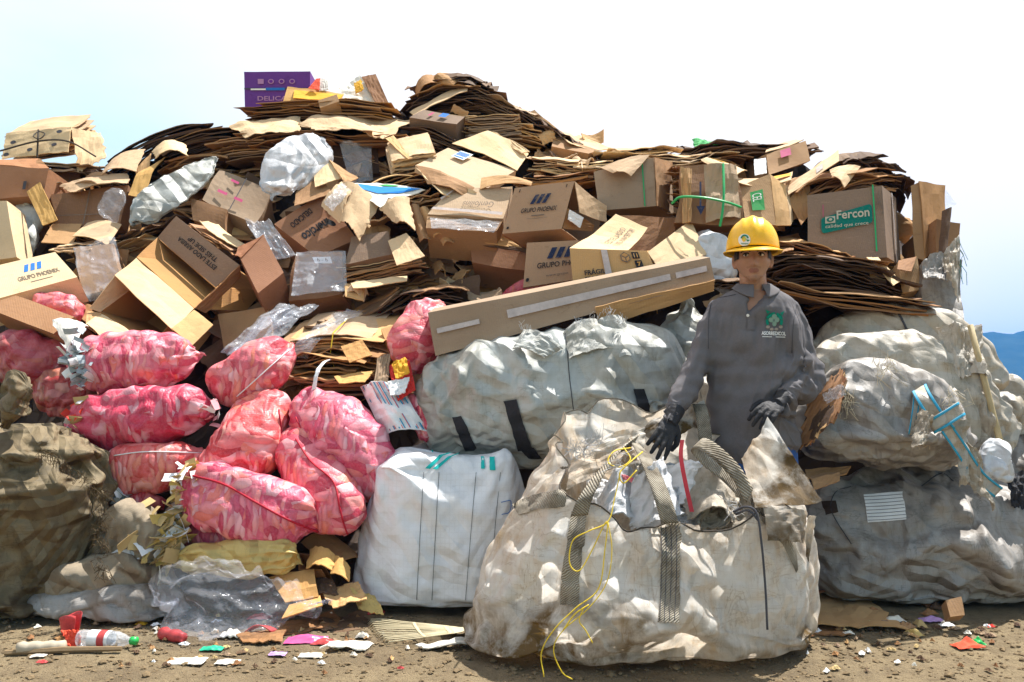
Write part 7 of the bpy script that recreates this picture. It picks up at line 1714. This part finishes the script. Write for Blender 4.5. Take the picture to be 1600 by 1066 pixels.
# small scraps strewn about
rs = random.Random(77)
SM = [BR, DKM, K, MT['paper'], GRY, FOAM, MT['dark'], TAN]
nsm = {}
for i in range(170):
    x = rs.choice([rs.uniform(0, 640), rs.uniform(1250, 1590), rs.uniform(150, 640)]); y = rs.triangular(958, 1060, 975) if x < 700 else rs.triangular(968, 1062, 985)
    if 100 < x < 230 and y > 985 and y < 1020: continue
    mi = rs.choice([0, 0, 1, 1, 2, 3, 4, 5, 6, 6, 7]); o = wrap(x, y, rs.uniform(5, 16), SM[mi], 'small torn ' + ['brown', 'dark brown', 'tan', 'white', 'greyish', 'cream', 'blackish', 'ochre'][mi] + ' scrap trodden into the dirt', .012, 'litter_scrap', 'scrap', rs.uniform(0, 3))
    o['group'] = 'small scraps trodden into the dirt'
# clods and pebbles
cm = M(); rs = random.Random(31)
def clod(c, r):
    o_ = []; q = [Vector((1, 0, 0)), Vector((-1, 0, 0)), Vector((0, 1, 0)), Vector((0, -1, 0)), Vector((0, 0, 1)), Vector((0, 0, -1)), Vector((.6, .6, .6)), Vector((-.6, .5, .6)), Vector((.5, -.6, .6)), Vector((-.6, -.6, .5))]
    bm = bmesh.new(); 
    for p in q: bm.verts.new(c + Vector((p.x * r * rs.uniform(.7, 1.3), p.y * r * rs.uniform(.7, 1.2), p.z * r * rs.uniform(.4, .8))))
    h = bmesh.ops.convex_hull(bm, input=bm.verts); bm.verts.index_update()
    cm.add([v.co.copy() for v in bm.verts], [tuple(v.index for v in f.verts) for f in bm.faces]); bm.free()
for i in range(2600):
    x = rs.uniform(-20, 1620); y = rs.choice([rs.triangular(955, 1075, 985), rs.uniform(965, 1075)])
    r = rs.choice([.003, .004, .005, .006, .007, .009, .012]) * rs.uniform(.7, 1.3)
    if rs.random() < .03: r *= 1.8
    clod(G(x, y, r * .15), r)
tag(mk('pebbles', cm, plain('dirt_clods', (.17, .12, .065), .95, scale=60, var=.4)), 'dark clods and pebbles scattered over the yellow dirt', 'pebbles', kind='stuff')
# ================================================================ LOOSE BOARDS PACKED INTO THE HEAP
rs = random.Random(404); random.seed(404)
FM = [BR, DKM, K, GRY, MT['dark'], BR, CR, K]
FN = ['brown', 'dark', 'tan', 'grey-brown', 'blackened', 'brown', 'pale', 'tan']
nf = 0
def loose(px, py, off, w, h, mi, roll, tilt, yaw):
    c = P(px, py, D(py) + off)
    q = Quaternion((0, 1, 0), roll) ; q = Quaternion((0, 0, 1), yaw) @ Quaternion((1, 0, 0), tilt) @ q
    X, Z = q @ Vector((1, 0, 0)), q @ Vector((0, 0, 1))
    cc = [c - X * w + Z * h, c + X * w + Z * h, c + X * w - Z * h, c - X * w - Z * h]
    for i in range(4): cc[i] = cc[i] + Vector((rs.gauss(0, .02), rs.gauss(0, .02), rs.gauss(0, .02)))
    return sheet('loose ' + FN[mi] + ' board jammed in the gaps of the cardboard heap', cc, FM[mi], bend=rs.uniform(-.05, .05), bend_v=rs.uniform(-.04, .04), wr=.012, jag=.025, nu=9, nv=7, name='cardboard_board', cat='cardboard', group='loose boards jammed in the heap')
zones = [(0, 1450, 235, 480, 150), (330, 720, 440, 620, 55), (640, 900, 150, 250, 16), (160, 660, 185, 300, 30)]
for x0, x1, y0, y1, n in zones:
    for i in range(n):
        px, py = rs.uniform(x0, x1), rs.uniform(y0, y1)
        if py < interp(TOP, px) + 22: continue
        loose(px, py, rs.uniform(.08, .27), rs.uniform(.08, .2), rs.uniform(.05, .13), rs.randrange(len(FM)), rs.gauss(0, .6), rs.uniform(-1.15, -.1), rs.gauss(0, .4))
for i in range(46):
    px, py = rs.uniform(20, 1400), rs.uniform(230, 470)
    if py < interp(TOP, px) + 30: continue
    w = rs.uniform(40, 75); mi = rs.randrange(len(FM)); dz = D(py) + rs.uniform(.05, .2)
    sl = rs.gauss(0, 14)
    r_, _ = stack('thin packet of ' + FN[mi] + ' sheets wedged edge-on into the heap', (px - w, py + sl, dz), (px + w, py - sl, dz + rs.gauss(0, .08)), rs.uniform(.2, .35), rs.uniform(-5, 25), rs.uniform(.04, .1), rs.randint(5, 9), FM[mi], jit=.05, sag=rs.uniform(-.03, .03), wave=.04, group='thin packets of sheets wedged in the heap')

TL = [(545, 760, 330, 470, 26), (840, 1000, 236, 275, 9), (1060, 1250, 222, 262, 10), (70, 300, 236, 300, 9), (650, 880, 150, 232, 10), (1230, 1420, 262, 300, 6)]
for x0, x1, y0, y1, n in TL:
    for i in range(n):
        px, py = rs.uniform(x0, x1), rs.uniform(y0, y1)
        if py < interp(TOP, px) + 12: continue
        mi = rs.choice([0, 2, 2, 3, 6, 7, 1]); c = P(px, py, D(py) + rs.uniform(-.16, .02)); yaw, tl, rl = rs.gauss(0, .6), rs.uniform(-1.3, -.3), rs.gauss(0, .7)
        q = Quaternion((0, 0, 1), yaw) @ Quaternion((1, 0, 0), tl) @ Quaternion((0, 1, 0), rl); w, h = rs.uniform(.05, .12), rs.uniform(.03, .09)
        X, Z = q @ Vector((1, 0, 0)), q @ Vector((0, 0, 1))
        cc = [c - X * w + Z * h * rs.uniform(.5, 1.3), c + X * w * rs.uniform(.6, 1.2) + Z * h, c + X * w - Z * h * rs.uniform(.6, 1.2), c - X * w * rs.uniform(.6, 1.2) - Z * h]
        sheet('torn ' + FN[mi] + ' cardboard flap strewn over the face of the heap', cc, FM[mi], bend=rs.gauss(0, .03), bend_v=rs.gauss(0, .03), wr=.012, jag=.03, nu=10, nv=8, name='cardboard_flap', cat='cardboard', group='torn flaps strewn over the heap')
# ================================================================ AIR
t = NT('haze_air'); t.m.node_tree.nodes.remove(t.out); t.out = t.n('ShaderNodeOutputMaterial')
pv = t.n('ShaderNodeVolumePrincipled', {'Color': (.05, .36, 1.0, 1), 'Density': .00062, 'Anisotropy': 0.0})
t.set(t.out.inputs['Volume'], pv.outputs[0]); MT['haze'] = t.m
m = M(); m.box((300, 560, 37), 1800, 1160, 76); o = mk('haze', m, MT['haze']); tag(o, 'thin blue haze in the valley air', 'haze', kind='stuff')
